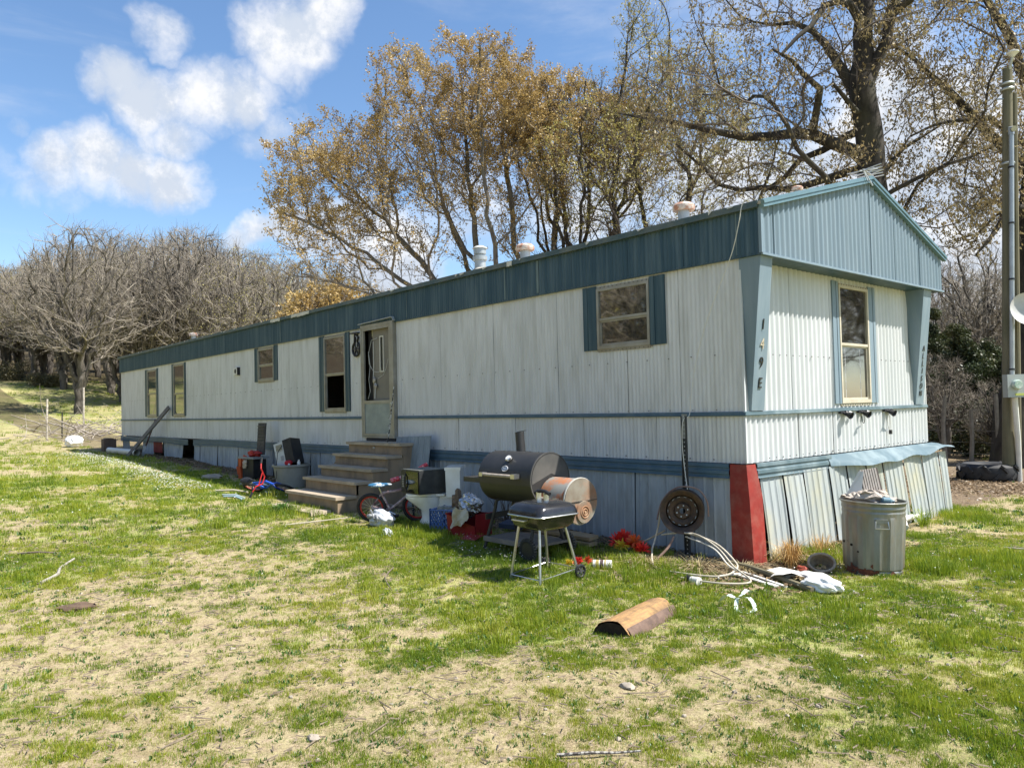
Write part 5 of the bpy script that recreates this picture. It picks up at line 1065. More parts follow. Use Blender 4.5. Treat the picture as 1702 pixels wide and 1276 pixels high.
    # firebox
    fz = Z(-.325); fr_ = .215; f = MB().lathe([(fr_-.01, 0), (fr_, .012), (fr_, .36), (fr_-.008, .372)], (Rr+.012, .03, fz), 'x', 30); fb = f.build('firebox', FIRE, t)
    MB().lathe([(fr_+.006, 0), (fr_+.006, .014)], (Rr+.375, .03, fz), 'x', 30).build('firebox_end', FIREE, fb)
    MB().lathe([(fr_+.012, 0), (fr_+.012, .014), (fr_-.0, .018)], (Rr+.365, .03, fz), 'x', 30, cap=False).build('firebox_rim', mat('pale_rim', (.42, .41, .36), rough=.6), fb)
    MB().box((Rr+.394, .03, fz-.0), (.006, fr_*1.97, .006)).build('lid_seam', BBQ, fb, False)
    MB().lathe([(.11, 0), (.105, .012)], (Rr+.392, .06, fz-.105), 'x', 22).build('draught_plate', FIREE, fb); MB().torus((Rr+.408, .06, fz-.105), .055, .004, axis='x').torus((Rr+.408, .06, fz-.105), .03, .005, axis='x').lathe([(.012, 0), (.012, .012)], (Rr+.404, .06, fz-.105), 'x', 10).build('draught_rings', mat('rust_orange', (.36, .16, .07), (.45, .3, .18), .8, scale=20), fb)
    MB().box((Rr+.41, -.1, fz-.07), (.02, .02, .12)).build('latch', CHR, fb, False)
    h = MB().cyl((Rr+.02, -.21, fz+.03), (Rr+.26, -.215, fz+.02), .014, n=8).build('firebox_handle', WOODH, fb); MB().box((Rr+.28, -.205, fz+.018), (.05, .04, .045)).build('bracket', CHR, h, False)
smoker()
def small_grill():
    x, y = -.93, -1.78; t = thing('charcoal_grill', 'small black square charcoal grill on thin silver legs, in front of the barrel smoker', 'grill', (x, y, H(x, y)), R(-3)); E = mat('enamel_black', (.012, .012, .013), (.02, .02, .022), .18, scale=3, spec=.6, dirt=(.12, .115, .1), dirt_amt=.14, dscale=8)
    zr = .565; 
    def rr(hx, hy, rad, z, n=5):
        P = []
        for cx, cy, a0 in ((hx-rad, hy-rad, 0), (-hx+rad, hy-rad, 90), (-hx+rad, -hy+rad, 180), (hx-rad, -hy+rad, 270)):
            for k in range(n+1): a = R(a0+90*k/n); P.append((cx+rad*math.cos(a), cy+rad*math.sin(a), z))
        return P
    def loft(rings, cap=(True, True)):
        mb = MB(); n = len(rings[0])
        for r_ in rings: mb.v += r_
        for i in range(len(rings)-1):
            for k in range(n): mb.f.append((i*n+k, i*n+(k+1) % n, (i+1)*n+(k+1) % n, (i+1)*n+k)); mb.m.append(0)
        if cap[0]: mb.f.append(tuple(range(n-1, -1, -1))); mb.m.append(0)
        if cap[1]: mb.f.append(tuple((len(rings)-1)*n+k for k in range(n))); mb.m.append(0)
        return mb
    loft([rr(.16, .16, .05, zr-.12), rr(.205, .205, .06, zr-.085), rr(.225, .225, .06, zr)]).build('bowl', E, t, angle=60)
    loft([rr(.235, .235, .06, zr+.004), rr(.232, .232, .06, zr+.03), rr(.222, .222, .065, zr+.065), rr(.195, .195, .07, zr+.095), rr(.15, .15, .08, zr+.112), rr(.06, .06, .05, zr+.118)]).build('lid', E, t, angle=60)
    loft([rr(.24, .24, .065, zr-.004), rr(.243, .243, .065, zr+.003), rr(.24, .24, .065, zr+.008)]).build('rim', CHR, t)
    h = MB().box((-.05, 0, zr+.15), (.012, .05, .075)).box((.05, 0, zr+.15), (.012, .05, .075)).build('handle_bracket', CHR, t, False); MB().tube([(-.10, 0, zr+.175), (-.05, 0, zr+.195), (0, 0, zr+.2), (.05, 0, zr+.195), (.10, 0, zr+.178)], .017, 10).build('handle', BLACK, h)
    MB().tube([(-.10, -.225, zr-.03), (-.10, -.27, zr-.035), (.06, -.27, zr-.035), (.06, -.225, zr-.03)], .007, 6).tube([(-.225, -.08, zr-.03), (-.27, -.08, zr-.035), (-.27, .08, zr-.035), (-.225, .08, zr-.03)], .007, 6).build('side_handle', CHR, t)
    F = {}
    for i, (a, b, c, d, hh) in enumerate(((-.15, -.15, -.2, -.22, 0.0), (.13, -.15, .18, -.2, 0.), (.14, .13, .2, .22, .05), (-.14, .14, -.19, .2, .05))):
        MB().tube([(a, b, zr-.09), (c, d, hh)], .0125, 8).build('leg', CHR, t); F[i] = (c, d, hh+.035)
    br = MB(); P = [Vector(F[i]) for i in range(4)]
    for i in range(4): br.tube([P[i], P[(i+1) % 4]], .005, 5)
    br.build('lower_rack', CHR, t)
    for i in (2, 3):
        c = P[i]; s = 1 if i == 2 else -1; xx = c.x+s*.03
        w = MB().torus((xx, c.y, .062), .05, .013, axis='x', n=24, m=7).build('wheel', BLACK, t); sp = MB()
        for k in range(6): an = math.pi*k/3; sp.bar((xx, c.y, .062), (xx, c.y+.05*math.cos(an), .062+.05*math.sin(an)), .014, .012)
        sp.lathe([(.014, -.012), (.014, .012)], (xx, c.y, .062), 'x', 10); sp.build('spokes', mat('wheel_grey', (.06, .06, .06), rough=.6), w, False)
small_grill()
# ------------------------------------------------------------ toilet with microwave
PORC = mat('porcelain', (.8, .8, .77), (.72, .72, .68), .12, scale=2, spec=.6, dirt=(.45, .42, .34), dirt_amt=.35, dscale=4)
def toilet():
    t = thing('toilet', 'white porcelain toilet standing in the grass with a black microwave on its seat', 'toilet', (-3.88, -.90, H(-3.8, -.86)), R(225))   # local +x = front of the bowl
    PO = PORC
    mb = MB(); rings = [(0, .13, .11, .0), (.04, .13, .10, .05), (.02, .12, .095, .10), (-.02+.04, .13, .105, .2), (.06, .20, .155, .28), (.10, .24, .18, .345), (.10, .245, .185, .37)]
    n = 22
    for cx, rx, ry, z in rings:
        for k in range(n): a = 2*math.pi*k/n; mb.v.append((cx+rx*math.cos(a)*(1 if math.cos(a) > 0 else .95), ry*math.sin(a), z))
    for i in range(len(rings)-1):
        for k in range(n): mb.f.append((i*n+k, i*n+(k+1) % n, (i+1)*n+(k+1) % n, (i+1)*n+k)); mb.m.append(0)
    mb.f.append(tuple(6*n+k for k in range(n))); mb.m.append(0); mb.box((-.18, 0, .19), (.24, .17, .36)); mb.build('bowl', PO, t, angle=50)
    s = MB(); s.lathe([(.235, 0), (.24, .012), (.235, .03), (.2, .036), (.02, .038)], (.10, 0, .374), 'z', 26, sy=.79); s.box((-.12, 0, .39), (.1, .28, .025)); s.build('seat_lid', PO, t, angle=50)
    MB().box((-.29, 0, .535), (.17, .42, .33), taper=1.06).build('tank', PO, t, angle=20); MB().box((-.29, 0, .715), (.20, .46, .035)).build('tank_lid', PO, t, False)
toilet()
def microwave():
    t = thing('microwave_oven', 'old black microwave oven set on the closed toilet lid', 'microwave', (-3.95, -.98, H(-3.8, -.86)+.413), R(265)); B = mat('microwave_black', (.025, .027, .028), (.04, .042, .042), .35, scale=4, dirt=(.13, .13, .11), dirt_amt=.4, dscale=5)
    MB().box((0, 0, .145), (.38, .46, .29)).build('body', B, t, False); MB().box((.197, .07, .145), (.016, .30, .26)).build('door', mat('microwave_door', (.01, .01, .01), rough=.08, spec=.7), t, False); MB().box((.196, -.155, .145), (.014, .13, .27)).build('control_panel', BLACK, t, False)
    k = MB()
    for i in range(7): k.box((.2045, -.155, .08+i*.022), (.004, .07, .010))
    k.build('buttons', mat('button_grey', (.25, .25, .24), rough=.5), t, False); MB().tube([(.205, -.085, .05), (.225, -.085, .09), (.225, -.085, .2), (.205, -.085, .24)], .008, 6).build('handle', BLACK, t)
    MB().box((0, 0, .2925), (.37, .44, .005)).build('top_plate', mat('top_plate_grey', (.17, .18, .165), (.12, .125, .115), .5, scale=5), t, False)  # grey top plate, lighter than the black body
microwave()
# ------------------------------------------------------------ bicycles
def bike(name, label, loc, rot, C, wheel_r=.19, s=1., seat=None, bars=True, grips=None):
    t = thing(name, label, 'bicycle', loc, rot); TY = mat('bike_tyre', (.018, .018, .018), (.03, .03, .03), .85, scale=30); r = wheel_r; wb = .62*s
    def wheel(x):
        w = MB().torus((x, 0, r), r-.022, .022, axis='y', n=34, m=8).build('wheel', TY, t); MB().torus((x, 0, r), r-.052, .011, axis='y', n=34, m=6).build('rim', C['rim'], w); sp = MB()
        for k in range(14): a = 2*math.pi*k/14; sp.tube([(x, .01*(-1)**k, r), (x+(r-.055)*math.cos(a), 0, r+(r-.055)*math.sin(a))], .002, 4)
        sp.lathe([(.02, -.035), (.02, .035)], (x, 0, r), 'y', 10); sp.build('spokes', C['spoke'], w); return w
    wheel(0); wheel(wb); bb = (wb*.4, 0, r*.85); hd = (wb*.80, 0, r+.26*s); st_ = (wb*.25, 0, r+.2*s)
    f = MB(); T = lambda a, b, rr=.016: f.tube([a, b], rr, 8)
    T(bb, st_); T(bb, (hd[0]+.02, 0, hd[2]-.08)); T(st_, hd, .018); T((0, .03, r), bb, .01); T((0, -.03, r), bb, .01); T((0, .03, r), st_, .009); T((0, -.03, r), st_, .009); T((hd[0]+.03, 0, hd[2]-.1), (hd[0]-.02, 0, hd[2]+.05), .02); f.build('frame', C['frame'], t)
    k = MB().tube([(wb, .04, r), (wb-.05, .04, r+.14), (hd[0]+.02, 0, hd[2]-.09)], .012, 7).tube([(wb, -.04, r), (wb-.05, -.04, r+.14), (hd[0]+.02, 0, hd[2]-.09)], .012, 7); k.build('fork', C['frame'], t)
    c = MB().lathe([(.06, .03), (.06, .036)], (bb[0], 0, bb[2]), 'y', 20); c.tube([(bb[0], -.06, bb[2]), (bb[0]+.09, -.06, bb[2]-.05)], .008, 6); c.tube([(bb[0], .06, bb[2]), (bb[0]-.09, .06, bb[2]+.05)], .008, 6); c.build('crank', C['crank'], t); MB().box((bb[0]+.09, -.09, bb[2]-.05), (.08, .06, .02)).box((bb[0]-.09, .09, bb[2]+.05), (.08, .06, .02)).build('pedal', BLACK, t, False)
    sp = MB().tube([st_, (st_[0]-.03, 0, st_[2]+.09)], .012, 7).build('seat_post', C['crank'], t)
    se = MB().blob((st_[0]-.05, 0, st_[2]+.11), (.12, .06, .025), 16, 10, .02, 3).blob((st_[0]+.05, 0, st_[2]+.115), (.09, .025, .02), 12, 8, .0, 3); se.build('seat', C['seat'], t)
    if bars:
        h = (hd[0]-.03, 0, hd[2]+.08); b = MB().tube([(h[0]-.04, -.24, h[2]+.12), (h[0]-.01, -.15, h[2]+.12), (h[0], -.06, h[2]), (h[0], .06, h[2]), (h[0]-.01, .15, h[2]+.12), (h[0]-.04, .24, h[2]+.12)], .011, 7); b.tube([(h[0]-.005, -.11, h[2]+.07), (h[0]-.005, .11, h[2]+.07)], .009, 6); hb = b.build('handlebar', C['bar'], t)
        for sg in (-1, 1): MB().tube([(h[0]-.04, sg*.24, h[2]+.12), (h[0]-.055, sg*.33, h[2]+.12)], .017, 8).build('grip', C['grip'], hb)
    return t
redrim = mat('rim_red', (.45, .03, .02), (.35, .03, .03), .4, scale=8); blk = BLACK
bike('child_bicycle', "child's bicycle with red rims and a blue seat leaning by the steps", (-4.56, -1.36, H(-4.6, -1.3)), (R(14), R(0), R(44)), dict(rim=redrim, spoke=CHR, frame=mat('frame_plum', (.10, .03, .035), (.5, .42, .42), .4, scale=14), crank=CHR, seat=mat('seat_blue', (.03, .12, .22), (.45, .5, .52), .5, scale=14, contrast=(.5, .6)), bar=BLACK, grip=BLACK), .195, .95, bars=False)
# pink padded handlebar behind the microwave belongs to that ride-on, kept as its own toy
hb = thing('toy_handlebar', 'red and pink padded handlebar sticking up behind the microwave', 'toy', (-4.62, -.75, -.27)); PK = mat('pink_pad', (.62, .22, .25), (.7, .4, .42), .6, scale=8); RG = mat('red_grip', (.55, .04, .06), (.7, .25, .25), .5, scale=30, contrast=(.5, .6))
def hp(s_, z_): return (.656*s_, .755*s_, z_)
MB().tube([hp(-.13, -.05), hp(0, .0), hp(.14, .07)], [.02, .03, .026], 10).build('padded_bar', PK, hb); MB().tube([hp(-.25, -.085), hp(-.14, -.055)], .034, 10).build('grip', RG, hb); MB().tube([hp(.13, .065), hp(.24, .125)], .03, 10).build('grip', RG, hb); MB().tube([(0, 0, 0), (.05, .0, -.25), (.08, 0, -.55)], .014, 6).build('stem', BLACK, hb)
bl = mat('frame_blue', (.012, .04, .32), (.03, .12, .5), .35, scale=6)
bike('child_bicycle', 'small bright blue toddler bicycle lying on its side by the lowest step', (-8.35, -1.28, H(-8.2, -1.2)+.05), (R(64), R(0), R(28)), dict(rim=mat('rim_pink', (.6, .18, .14), rough=.4), spoke=mat('spoke_orange', (.5, .35, .25), rough=.4, metal=.4), frame=bl, crank=CHR, seat=BLACK, bar=mat('bar_red', (.4, .02, .02), rough=.4), grip=BLACK), .165, 1.0)
# ------------------------------------------------------------ crates, bags, foil
def crate():
    x, y = -3.36, -1.02; t = thing('milk_crate', 'blue plastic lattice milk crate of odds and ends beside the toilet', 'crate', (x, y, H(x, y)), R(25)); B = mat('crate_blue', (.05, .12, .34), (.07, .15, .4), .5, scale=5, dirt=(.25, .3, .4), dirt_amt=.3); s = .17; h = .29
    for k, (ax, sg) in enumerate((('x', 1), ('x', -1), ('y', 1), ('y', -1))):
        mb = MB()
        def bar(a0, z0, a1, z1, w=.010):
            p = [(sg*s, a0, z0), (sg*s, a1, z1)] if ax == 'x' else [(a0, sg*s, z0), (a1, sg*s, z1)]; mb.bar(p[0], p[1], w, .008)
        for zz in (.015, h-.015): bar(-s, zz, s, zz, .03)
        for a in (-s, s): bar(a, 0, a, h, .03)
        for i in range(-4, 8):
            for sl in (1, -1):
                u0_, u1_ = -s+i*.0567, -s+i*.0567+(h-.04)*.85; z0_, z1_ = .02, h-.02
                if sl < 0: u0_, u1_ = u1_, u0_
                def cl(u_, z_, ua, za, ub, zb2):
                    if u_ < -s or u_ > s: e = -s if u_ < -s else s; return e, za+(zb2-za)*(e-ua)/(ub-ua)
                    return u_, z_
                A_ = cl(u0_, z0_, u0_, z0_, u1_, z1_); B_ = cl(u1_, z1_, u0_, z0_, u1_, z1_)
                if abs(A_[0]-B_[0]) > .012 and min(A_[1], B_[1]) > 0 and max(A_[1], B_[1]) < h: bar(A_[0], A_[1], B_[0], B_[1], .009)
        mb.build('lattice_side', B, t, False)
    MB().box((0, 0, .01), (.34, .34, .015)).build('bottom', B, t, False)
    c = MB(); 
    for i in range(9): c.blob((rnd.uniform(-.1, .1), rnd.uniform(-.1, .1), .24+rnd.uniform(0, .05)), (.05, .04, .03), 8, 6, .25, i)
    tag(c.build('crate_clutter', mat('clutter', (.35, .33, .28), (.15, .17, .14), .6, scale=14), loc=(x, y, H(x, y)), rot=(0, 0, .4)), 'small jars and dirty odds and ends heaped in the blue crate', 'clutter')
crate()
def tote():
    x, y = -3.0, -1.0; z = H(x, y); R2 = mat('tote_red', (.22, .012, .016), (.3, .02, .025), .45, scale=5); t = thing('storage_tote', 'broken dark red plastic tote overflowing with foil trash, right of the blue crate', 'tote', (x, y, z), R(12)); w, d, h = .20, .15, .26
    for p, nm in ((MB().add([(-w, -d, 0), (w, -d, 0), (w*1.06, -d*1.12, h*.55), (w*.2, -d*1.15, h*.72), (-w*1.06, -d*1.12, h)], [(0, 1, 2, 3, 4)]), 'broken_side'), (MB().box((-w*1.02, 0, h/2), (.008, 2*d, h)), 'side'), (MB().box((w*1.02, 0, h/2), (.008, 2*d, h*1.1), (0, .12, 0)), 'side'), (MB().box((0, d, h/2), (2*w, .008, h)), 'side'), (MB().box((0, 0, .006), (2*w, 2*d, .01)), 'bottom')): p.build(nm, R2, t, False)
    MB().bar((-w*1.08, -d*1.15, h), (-w*1.08, d*1.1, h), .02, .015).build('rim', R2, t, False)
    tag(MB().add([(0, 0, 0), (.3, .05, .01), (.28, .2, .05), (.02, .14, .03), (.15, .07, .05)], [(0, 1, 4), (1, 2, 4), (2, 3, 4), (3, 0, 4)]).build('plastic_shard', R2, loc=(x+.08, y-.28, z+.01), smooth=False), 'broken shard of dark red plastic in front of the tote', 'plastic shard')
    FO = mat('crumpled_foil', (.75, .76, .78), (.25, .26, .27), .22, metal=.9, scale=25, bump=.9, bscale=60)
    q = random.Random(3); mb = MB().blob((0, 0, 0), (.16, .12, .12), 26, 18, .10, 4); mb.v = [tuple(Vector(v)*(1+q.uniform(-.1, .1))) for v in mb.v]; tag(mb.build('foil_wad', FO, loc=(x+.04, y-.02, z+.36), smooth=False), 'big wad of crumpled silver foil on top of the red tote', 'foil')
    P = MB(); n = 7
    for i in range(n):
        for j in range(n): P.v.append((-.13+.28*i/(n-1), -.16-.08*j/(n-1)-.02*math.sin(i*1.3+j), .02-.22*j/(n-1)*(1-.3*i/(n-1))+.015*math.sin(i*2+j*1.5)))
    for i in range(n-1):
        for j in range(n-1): a = i*n+j; P.f.append((a, a+n, a+n+1, a+1)); P.m.append(0)
    tag(P.build('paper_sack', mat('stained_paper', (.5, .47, .38), (.35, .28, .16), .8, scale=8), loc=(x+.06, y-.0, z+.31)), 'stained pale paper sack hanging over the front of the red tote', 'paper sack')
    mb = MB().blob((0, 0, 0), (.07, .06, .12), 12, 10, .3, 8); tag(mb.build('dead_plant_pot', mat('dead_plant', (.10, .07, .045), (.2, .14, .09), .9, scale=20), loc=(x-.26, y+.02, z+.36)), 'brown withered clump poking up between crate and tote', 'dead plant')
    b = MB(); q = random.Random(12)
    for i in range(26):
        p = Vector((q.uniform(-.05, .05), 0, 0)); d_ = Vector((q.uniform(-.55, .8), q.uniform(-.1, .25), 1)).normalized(); P_ = [p]
        for k in range(5): d_ = (d_+Vector((q.uniform(-.2, .2), q.uniform(-.1, .1), q.uniform(-.12, .05)))).normalized(); p = p+d_*.14; P_.append(p)
        b.tube(P_, [.006, .005, .004, .003, .002, .0015], 4)
    tag(b.build('dead_shrub', TWIG_DARK, loc=(-2.95, -.45, H(-2.9, -.4))), 'leafless twiggy shrub against the skirting behind the red tote', 'shrub')
tote()
def bag(name, label, loc, d, m, seed, cat='bag', rot=None, amp=.12, flat=-.06):
    mb = MB().blob((0, 0, 0), d, 54, 36, amp*.5, seed, flat=flat); q = random.Random(seed); s0 = min(d)
    dirs = [(Vector((q.gauss(0, 1), q.gauss(0, 1), q.gauss(0, 1))).normalized()*q.uniform(3, 9), q.uniform(0, 6)) for _ in range(9)]
    def crumple(v):
        u_ = Vector((v[0]/d[0], v[1]/d[1], v[2]/d[2])); k_ = sum(abs(math.sin(u_.dot(a_)+p_)) for a_, p_ in dirs)/9; return tuple(Vector(v)*(1+.42*(k_-.64)*(1 if v[2] > (flat or -9)+.004 else .4)))
    mb.v = [crumple(v) for v in mb.v]; return tag(mb.build(name, m, loc=loc, rot=rot, angle=80), label, cat)
PLB = mat('white_plastic_film', (.66, .68, .70), (.5, .53, .56), .35, scale=9, bump=.7, bscale=20, trans=.25)
x, y = -4.22, -1.44; bag('plastic_bag', 'limp white plastic bag of shoes in front of the toilet', (x, y, H(x, y)+.09), (.20, .13, .115), PLB, 4, flat=-.09)
mb = MB().tube([(-.05, -.13, .16), (.02, -.16, .20), (.06, -.15, .14), (.1, -.16, .1)], .012, 6).blob((-.08, -.12, .11), (.05, .025, .03), 10, 8, .1, 2).blob((.09, -.13, .10), (.04, .02, .05), 10, 8, .1, 6); tag(mb.build('shoe', mat('shoe_grey', (.08, .09, .10), (.4, .4, .4), .6, scale=20), loc=(x, y, H(x, y)+.02)), 'dark laced shoe lying on the white bag', 'shoe')
bag('plastic_scrap', 'small clear plastic scrap in the grass before the crates', (-3.62, -1.72, H(-3.6, -1.7)+.03), (.07, .05, .05), PLB, 14, 'plastic scrap', (0, .4, 0), .25, -.03)
# planks, ball, jug under the smoker
WD = mat('raw_lumber', (.36, .27, .16), (.28, .2, .12), .8, scale=4, stretch=(1, 8, 8)); 
for k, (yy, zz, l) in enumerate(((-.62, .06, 1.1), (-.55, .115, 1.15), (-.72, .03, .95))):
    tag(MB().box((0, 0, 0), (l, .14, .035)).build('lumber_board', WD, loc=(-2.0-.05*k, yy, H(-2, yy)+zz), rot=(.1*k, .01, R(3-3*k)), smooth=False), ('middle', 'top', 'lowest')[k]+' raw board of the stack behind the smoker legs', 'board', 'boards behind the smoker')
tag(MB().lathe([(.06, -.14), (.1, -.12), (.11, -.03), (.105, .06), (.06, .13)], n=20, axis='x').build('red_container', mat('red_print', (.5, .04, .03), (.5, .4, .3), .5, scale=9, contrast=(.52, .6)), loc=(-2.3, -.50, H(-2, -.5)+.26), rot=(0, 0, .3)), 'round red printed container lying on the boards behind the smoker', 'container')
tag(MB().lathe([(.05, -.1), (.075, -.08), (.08, .04), (.04, .09), (.03, .11)], n=18, axis='x').build('white_jug', mat('white_plastic', (.7, .7, .68), rough=.4), loc=(-2.03, -.56, H(-2, -.5)+.25), rot=(0, 0, .5)), 'white plastic jug next to the red container', 'jug')
tag(MB().box((0, 0, 0), (.28, .2, .05)).build('dark_case', mat('navy_case', (.02, .035, .07), rough=.6), loc=(-2.55, -.72, H(-2.5, -.7)+.15), rot=(.1, .05, .3), smooth=False), 'flat dark blue case between the tote and the smoker', 'case')
# sheet leaning on the wall right of the steps
SH = mat('weathered_sheet', (.27, .31, .33), (.2, .235, .25), .8, scale=4, stretch=(6, 6, .5), dirt=(.1, .1, .09), dirt_amt=.4)
t = thing('leaning_sheet', 'weathered grey grooved sheet leaning on the wall right of the steps', 'panel', (-5.4, -.3, H(-5.4, -.3)), (R(-9), 0, R(0)))
for k in range(6): MB().box((-.40+k*.15, 0, .50+.005*k), (.143, .014, 1.02)).build('board', SH, t, False)
fr_ = MB().tube([(-5.95, -.42, H(-6, -.4)), (-5.99, -.2, .3), (-6.02, -.09, .95), ], .008, 6)
for k in range(14): s_ = k/14; fr_.lathe([(.013, 0), (.013, .02)], (-5.95-.05*s_, -.42+.28*s_, H(-6, -.4)+1.6*s_), 'z', 6)
tag(fr_.build('fishing_rod', mat('rod_mottle', (.5, .5, .46), (.03, .03, .03), .5, scale=22, contrast=(.48, .52))), 'thin black and white fishing rod leaning by the right side of the door', 'fishing rod')
# ------------------------------------------------------------ left group: workbench toy, tyre, bin
def left_group():
    x, y = -10.62, -.45; z = H(x, y); t = thing('toy_workbench', 'orange and black plastic toy workbench with grey top against the skirting', 'toy workbench', (x, y, z), R(8)); OR = mat('toy_orange', (.5, .09, .03), rough=.5); GY = mat('toy_grey', (.25, .26, .26), rough=.6)
    MB().box((0, 0, .42), (.62, .34, .035)).build('worktop', GY, t, False); MB().box((-.24, 0, .2), (.10, .3, .40)).build('cabinet', OR, t, False).__setitem__('label', 'orange cabinet side'); MB().box((.05, .0, .2), (.40, .28, .38)).build('cabinet', BLACK, t, False)
    MB().box((-.24, -.16, .17), (.12, .02, .16), (0.2, 0, .1)).build('bin_drawer', OR, t, False)
    b = MB().box((.12, .12, .78), (.26, .03, .62), (-.08, 0, 0)); bp_ = b.build('back_panel', mat('mesh_back', (.05, .048, .042), (.1, .09, .08), .8, scale=30), t, False); sl = MB()
    for k in range(9): sl.box((.12, .105+.0, .53+k*.062), (.22, .02, .014), (-.08, 0, 0))
    sl.build('slats', mat('slat_brown', (.12, .11, .09), rough=.8), bp_, False)
    MB().blob((.08, -.02, .50), (.16, .1, .06), 12, 8, .25, 6).build('tool_tray', mat('toy_red', (.4, .03, .02), rough=.5), t); MB().blob((-.12, -.1, .38), (.07, .05, .08), 10, 8, .3, 7).build('toy_drill', OR, t); MB().blob((-.02, -.16, .30), (.05, .04, .07), 10, 8, .3, 9).build('toy_clamp', mat('toy_tan', (.5, .4, .28), rough=.5), t)
    w = MB().torus((0, 0, 0), .23, .085, axis='y', n=34, m=12); w.v = [(a, b_*1.05, c) for a, b_, c in w.v]; tag(w.build('tyre', mat('tyre_old', (.012, .012, .012), (.025, .025, .025), .85, scale=30), loc=(-9.55, -.22, H(-9.5, -.2)+.3), rot=(R(-14), 0, R(-12))), 'black car tyre standing between the toy workbench and the bin', 'tyre')
    x, y = -8.75, -.52; z = H(x, y); t = thing('plastic_bin', 'large round grey-beige plastic tub heaped with junk left of the steps', 'bin', (x, y, z)); GB_ = mat('bin_beige', (.36, .35, .30), (.29, .28, .24), .6, scale=5, dirt=(.18, .17, .14), dirt_amt=.5)
    mb = MB(); n = 40
    for h_, rd in ((0, .24), (.38, .30)):
        for k in range(n): a = 2*math.pi*k/n; r_ = rd+(.005 if k % 2 else -.003); mb.v.append((r_*math.cos(a), r_*math.sin(a), h_))
    for k in range(n): mb.f.append((k, (k+1) % n, n+(k+1) % n, n+k)); mb.m.append(0)
    mb.build('tub', GB_, t, angle=60); MB().lathe([(.30, .37), (.33, .38), (.33, .41), (.315, .415), (.30, .41)], n=36, cap=False).build('rim', GB_, t); MB().lathe([(.29, .33), (.27, .34)], n=24).build('dark_filling', BLACK, t)
    a = thing('white_appliance', 'white and black space heater tilted in the grey tub', 'appliance', (x-.08, y+.0, z+.42), (R(-6), R(-17), R(28))); MB().box((-.06, 0, .17), (.20, .26, .44)).build('white_front', mat('appliance_white', (.55, .56, .54), (.45, .46, .45), .5, scale=6), a, False); MB().box((.13, 0, .18), (.18, .27, .45)).build('black_back', BLACK, a, False)
    MB().box((-.05, -.134, .30), (.13, .01, .10)).build('dial_panel', mat('dial_grey', (.16, .15, .12), (.3, .28, .2), .4, scale=20), a, False); MB().box((-.06, -.133, .235), (.17, .008, .006)).box((-.02, -.133, .1), (.06, .008, .08)).build('groove', mat('groove_grey', (.3, .3, .29), rough=.6), a, False)
    MB().tube([(.03, -.14, .32), (-.05, -.2, .2), (-.06, -.26, .02), (-.08, -.32, -.25), (-.16, -.36, -.38)], .006, 6).build('power_cord', BLACK, a)
    tag(MB().blob((0, 0, 0), (.08, .06, .05), 12, 8, .15, 3).build('red_cloth', mat('cap_red', (.5, .02, .03), rough=.6), loc=(x+.1, y-.1, z+.44)), 'red crumpled cloth on the rim of the grey tub', 'cloth')
    tag(MB().lathe([(.025, 0), (.028, .08), (.015, .1), (.014, .12)], n=12).build('white_bottle', mat('white_plastic', (.7, .7, .68)), loc=(x+.26, y+.02, z+.38), rot=(.1, .2, 0)), 'little white bottle at the right rim of the grey tub', 'bottle')
    tag(MB().blob((0, 0, 0), (.025, .02, .02), 8, 6, .1, 1).build('white_cup', mat('white_plastic', (.7, .7, .68)), loc=(x+.17, y-.12, z+.42)), 'small white cup beside the red cloth in the tub', 'cup')
left_group()
tag(MB().bar((-8.0, -.5, H(-8, -.5)), (-7.78, -.1, H(-8, -.5)+.55), .07, .02).build('wood_stake', TAN, smooth=False), 'short brown stake leaning on the skirting behind the steps', 'stake')
# far end clutter
GW = mat('grey_weathered_wood', (.17, .16, .15), (.11, .1, .095), .9, scale=5, stretch=(1, 1, 1))
tag(MB().bar((-18.35, -.80, H(-18.4, -.9)-.02), (-17.1, -.06, .80), .12, .04, (0, 1, 0)).build('leaning_board', GW, smooth=False), 'long grey weathered board leaning on the far end of the wall', 'board')
s = thing('shovel', 'shovel with thin dark handle standing under the leaning board', 'shovel', (-18.2, -.35, H(-18, -.3))); MB().tube([(0, 0, .25), (.03, .26, 1.0)], .022, 7).build('handle', mat('handle_dark', (.08, .04, .035), rough=.7), s); MB().add([(-.12, -.08, 0), (.12, -.08, 0), (.1, 0, .3), (-.1, 0, .3), (0, -.12, -.02), (0, -.05, .28)], [(0, 4, 5, 3), (4, 1, 2, 5)]).build('blade', GAL, s, False)
PV = mat('pvc_white', (.68, .67, .62), (.58, .57, .52), .4, scale=6)
tag(MB().tube([(-20.9, -.62, H(-20.9, -.6)+.1), (-18.0, -.62, H(-18, -.6)+.12)], .085, 14, cap=False).tube([(-18.0, -.62, H(-18, -.6)+.12), (-20.9, -.62, H(-20.9, -.6)+.1)], .072, 14, cap=False).build('white_pipe', PV), 'thick white plastic pipe lying along the skirting at the far end', 'pipe')
tag(MB().box((0, 0, .2), (.62, .34, .40)).box((0, 0, .41), (.64, .2, .03)).build('storage_box', mat('brown_box', (.13, .085, .065), (.09, .065, .05), .8, scale=6), loc=(-22.1, -.35, H(-22, -.3)-.02), rot=(0, 0, -.1), smooth=False), 'square brown box at the far corner of the home', 'box')
bag('trash_bag', 'white plastic bag in the grass off the far end', (-24.9, -.75, H(-25, -.7)+.16), (.34, .26, .22), mat('bag_white', (.75, .75, .72), rough=.5), 21, flat=-.16)
tag(MB().blob((0, 0, 0), (.3, .16, .07), 14, 8, .2, 3).build('flat_stone', mat('pebble', (.5, .5, .47)), loc=(-11.2, -1.05, H(-11.2, -1)+.02)), 'pale flat stone in the shade left of the toy workbench', 'stone')
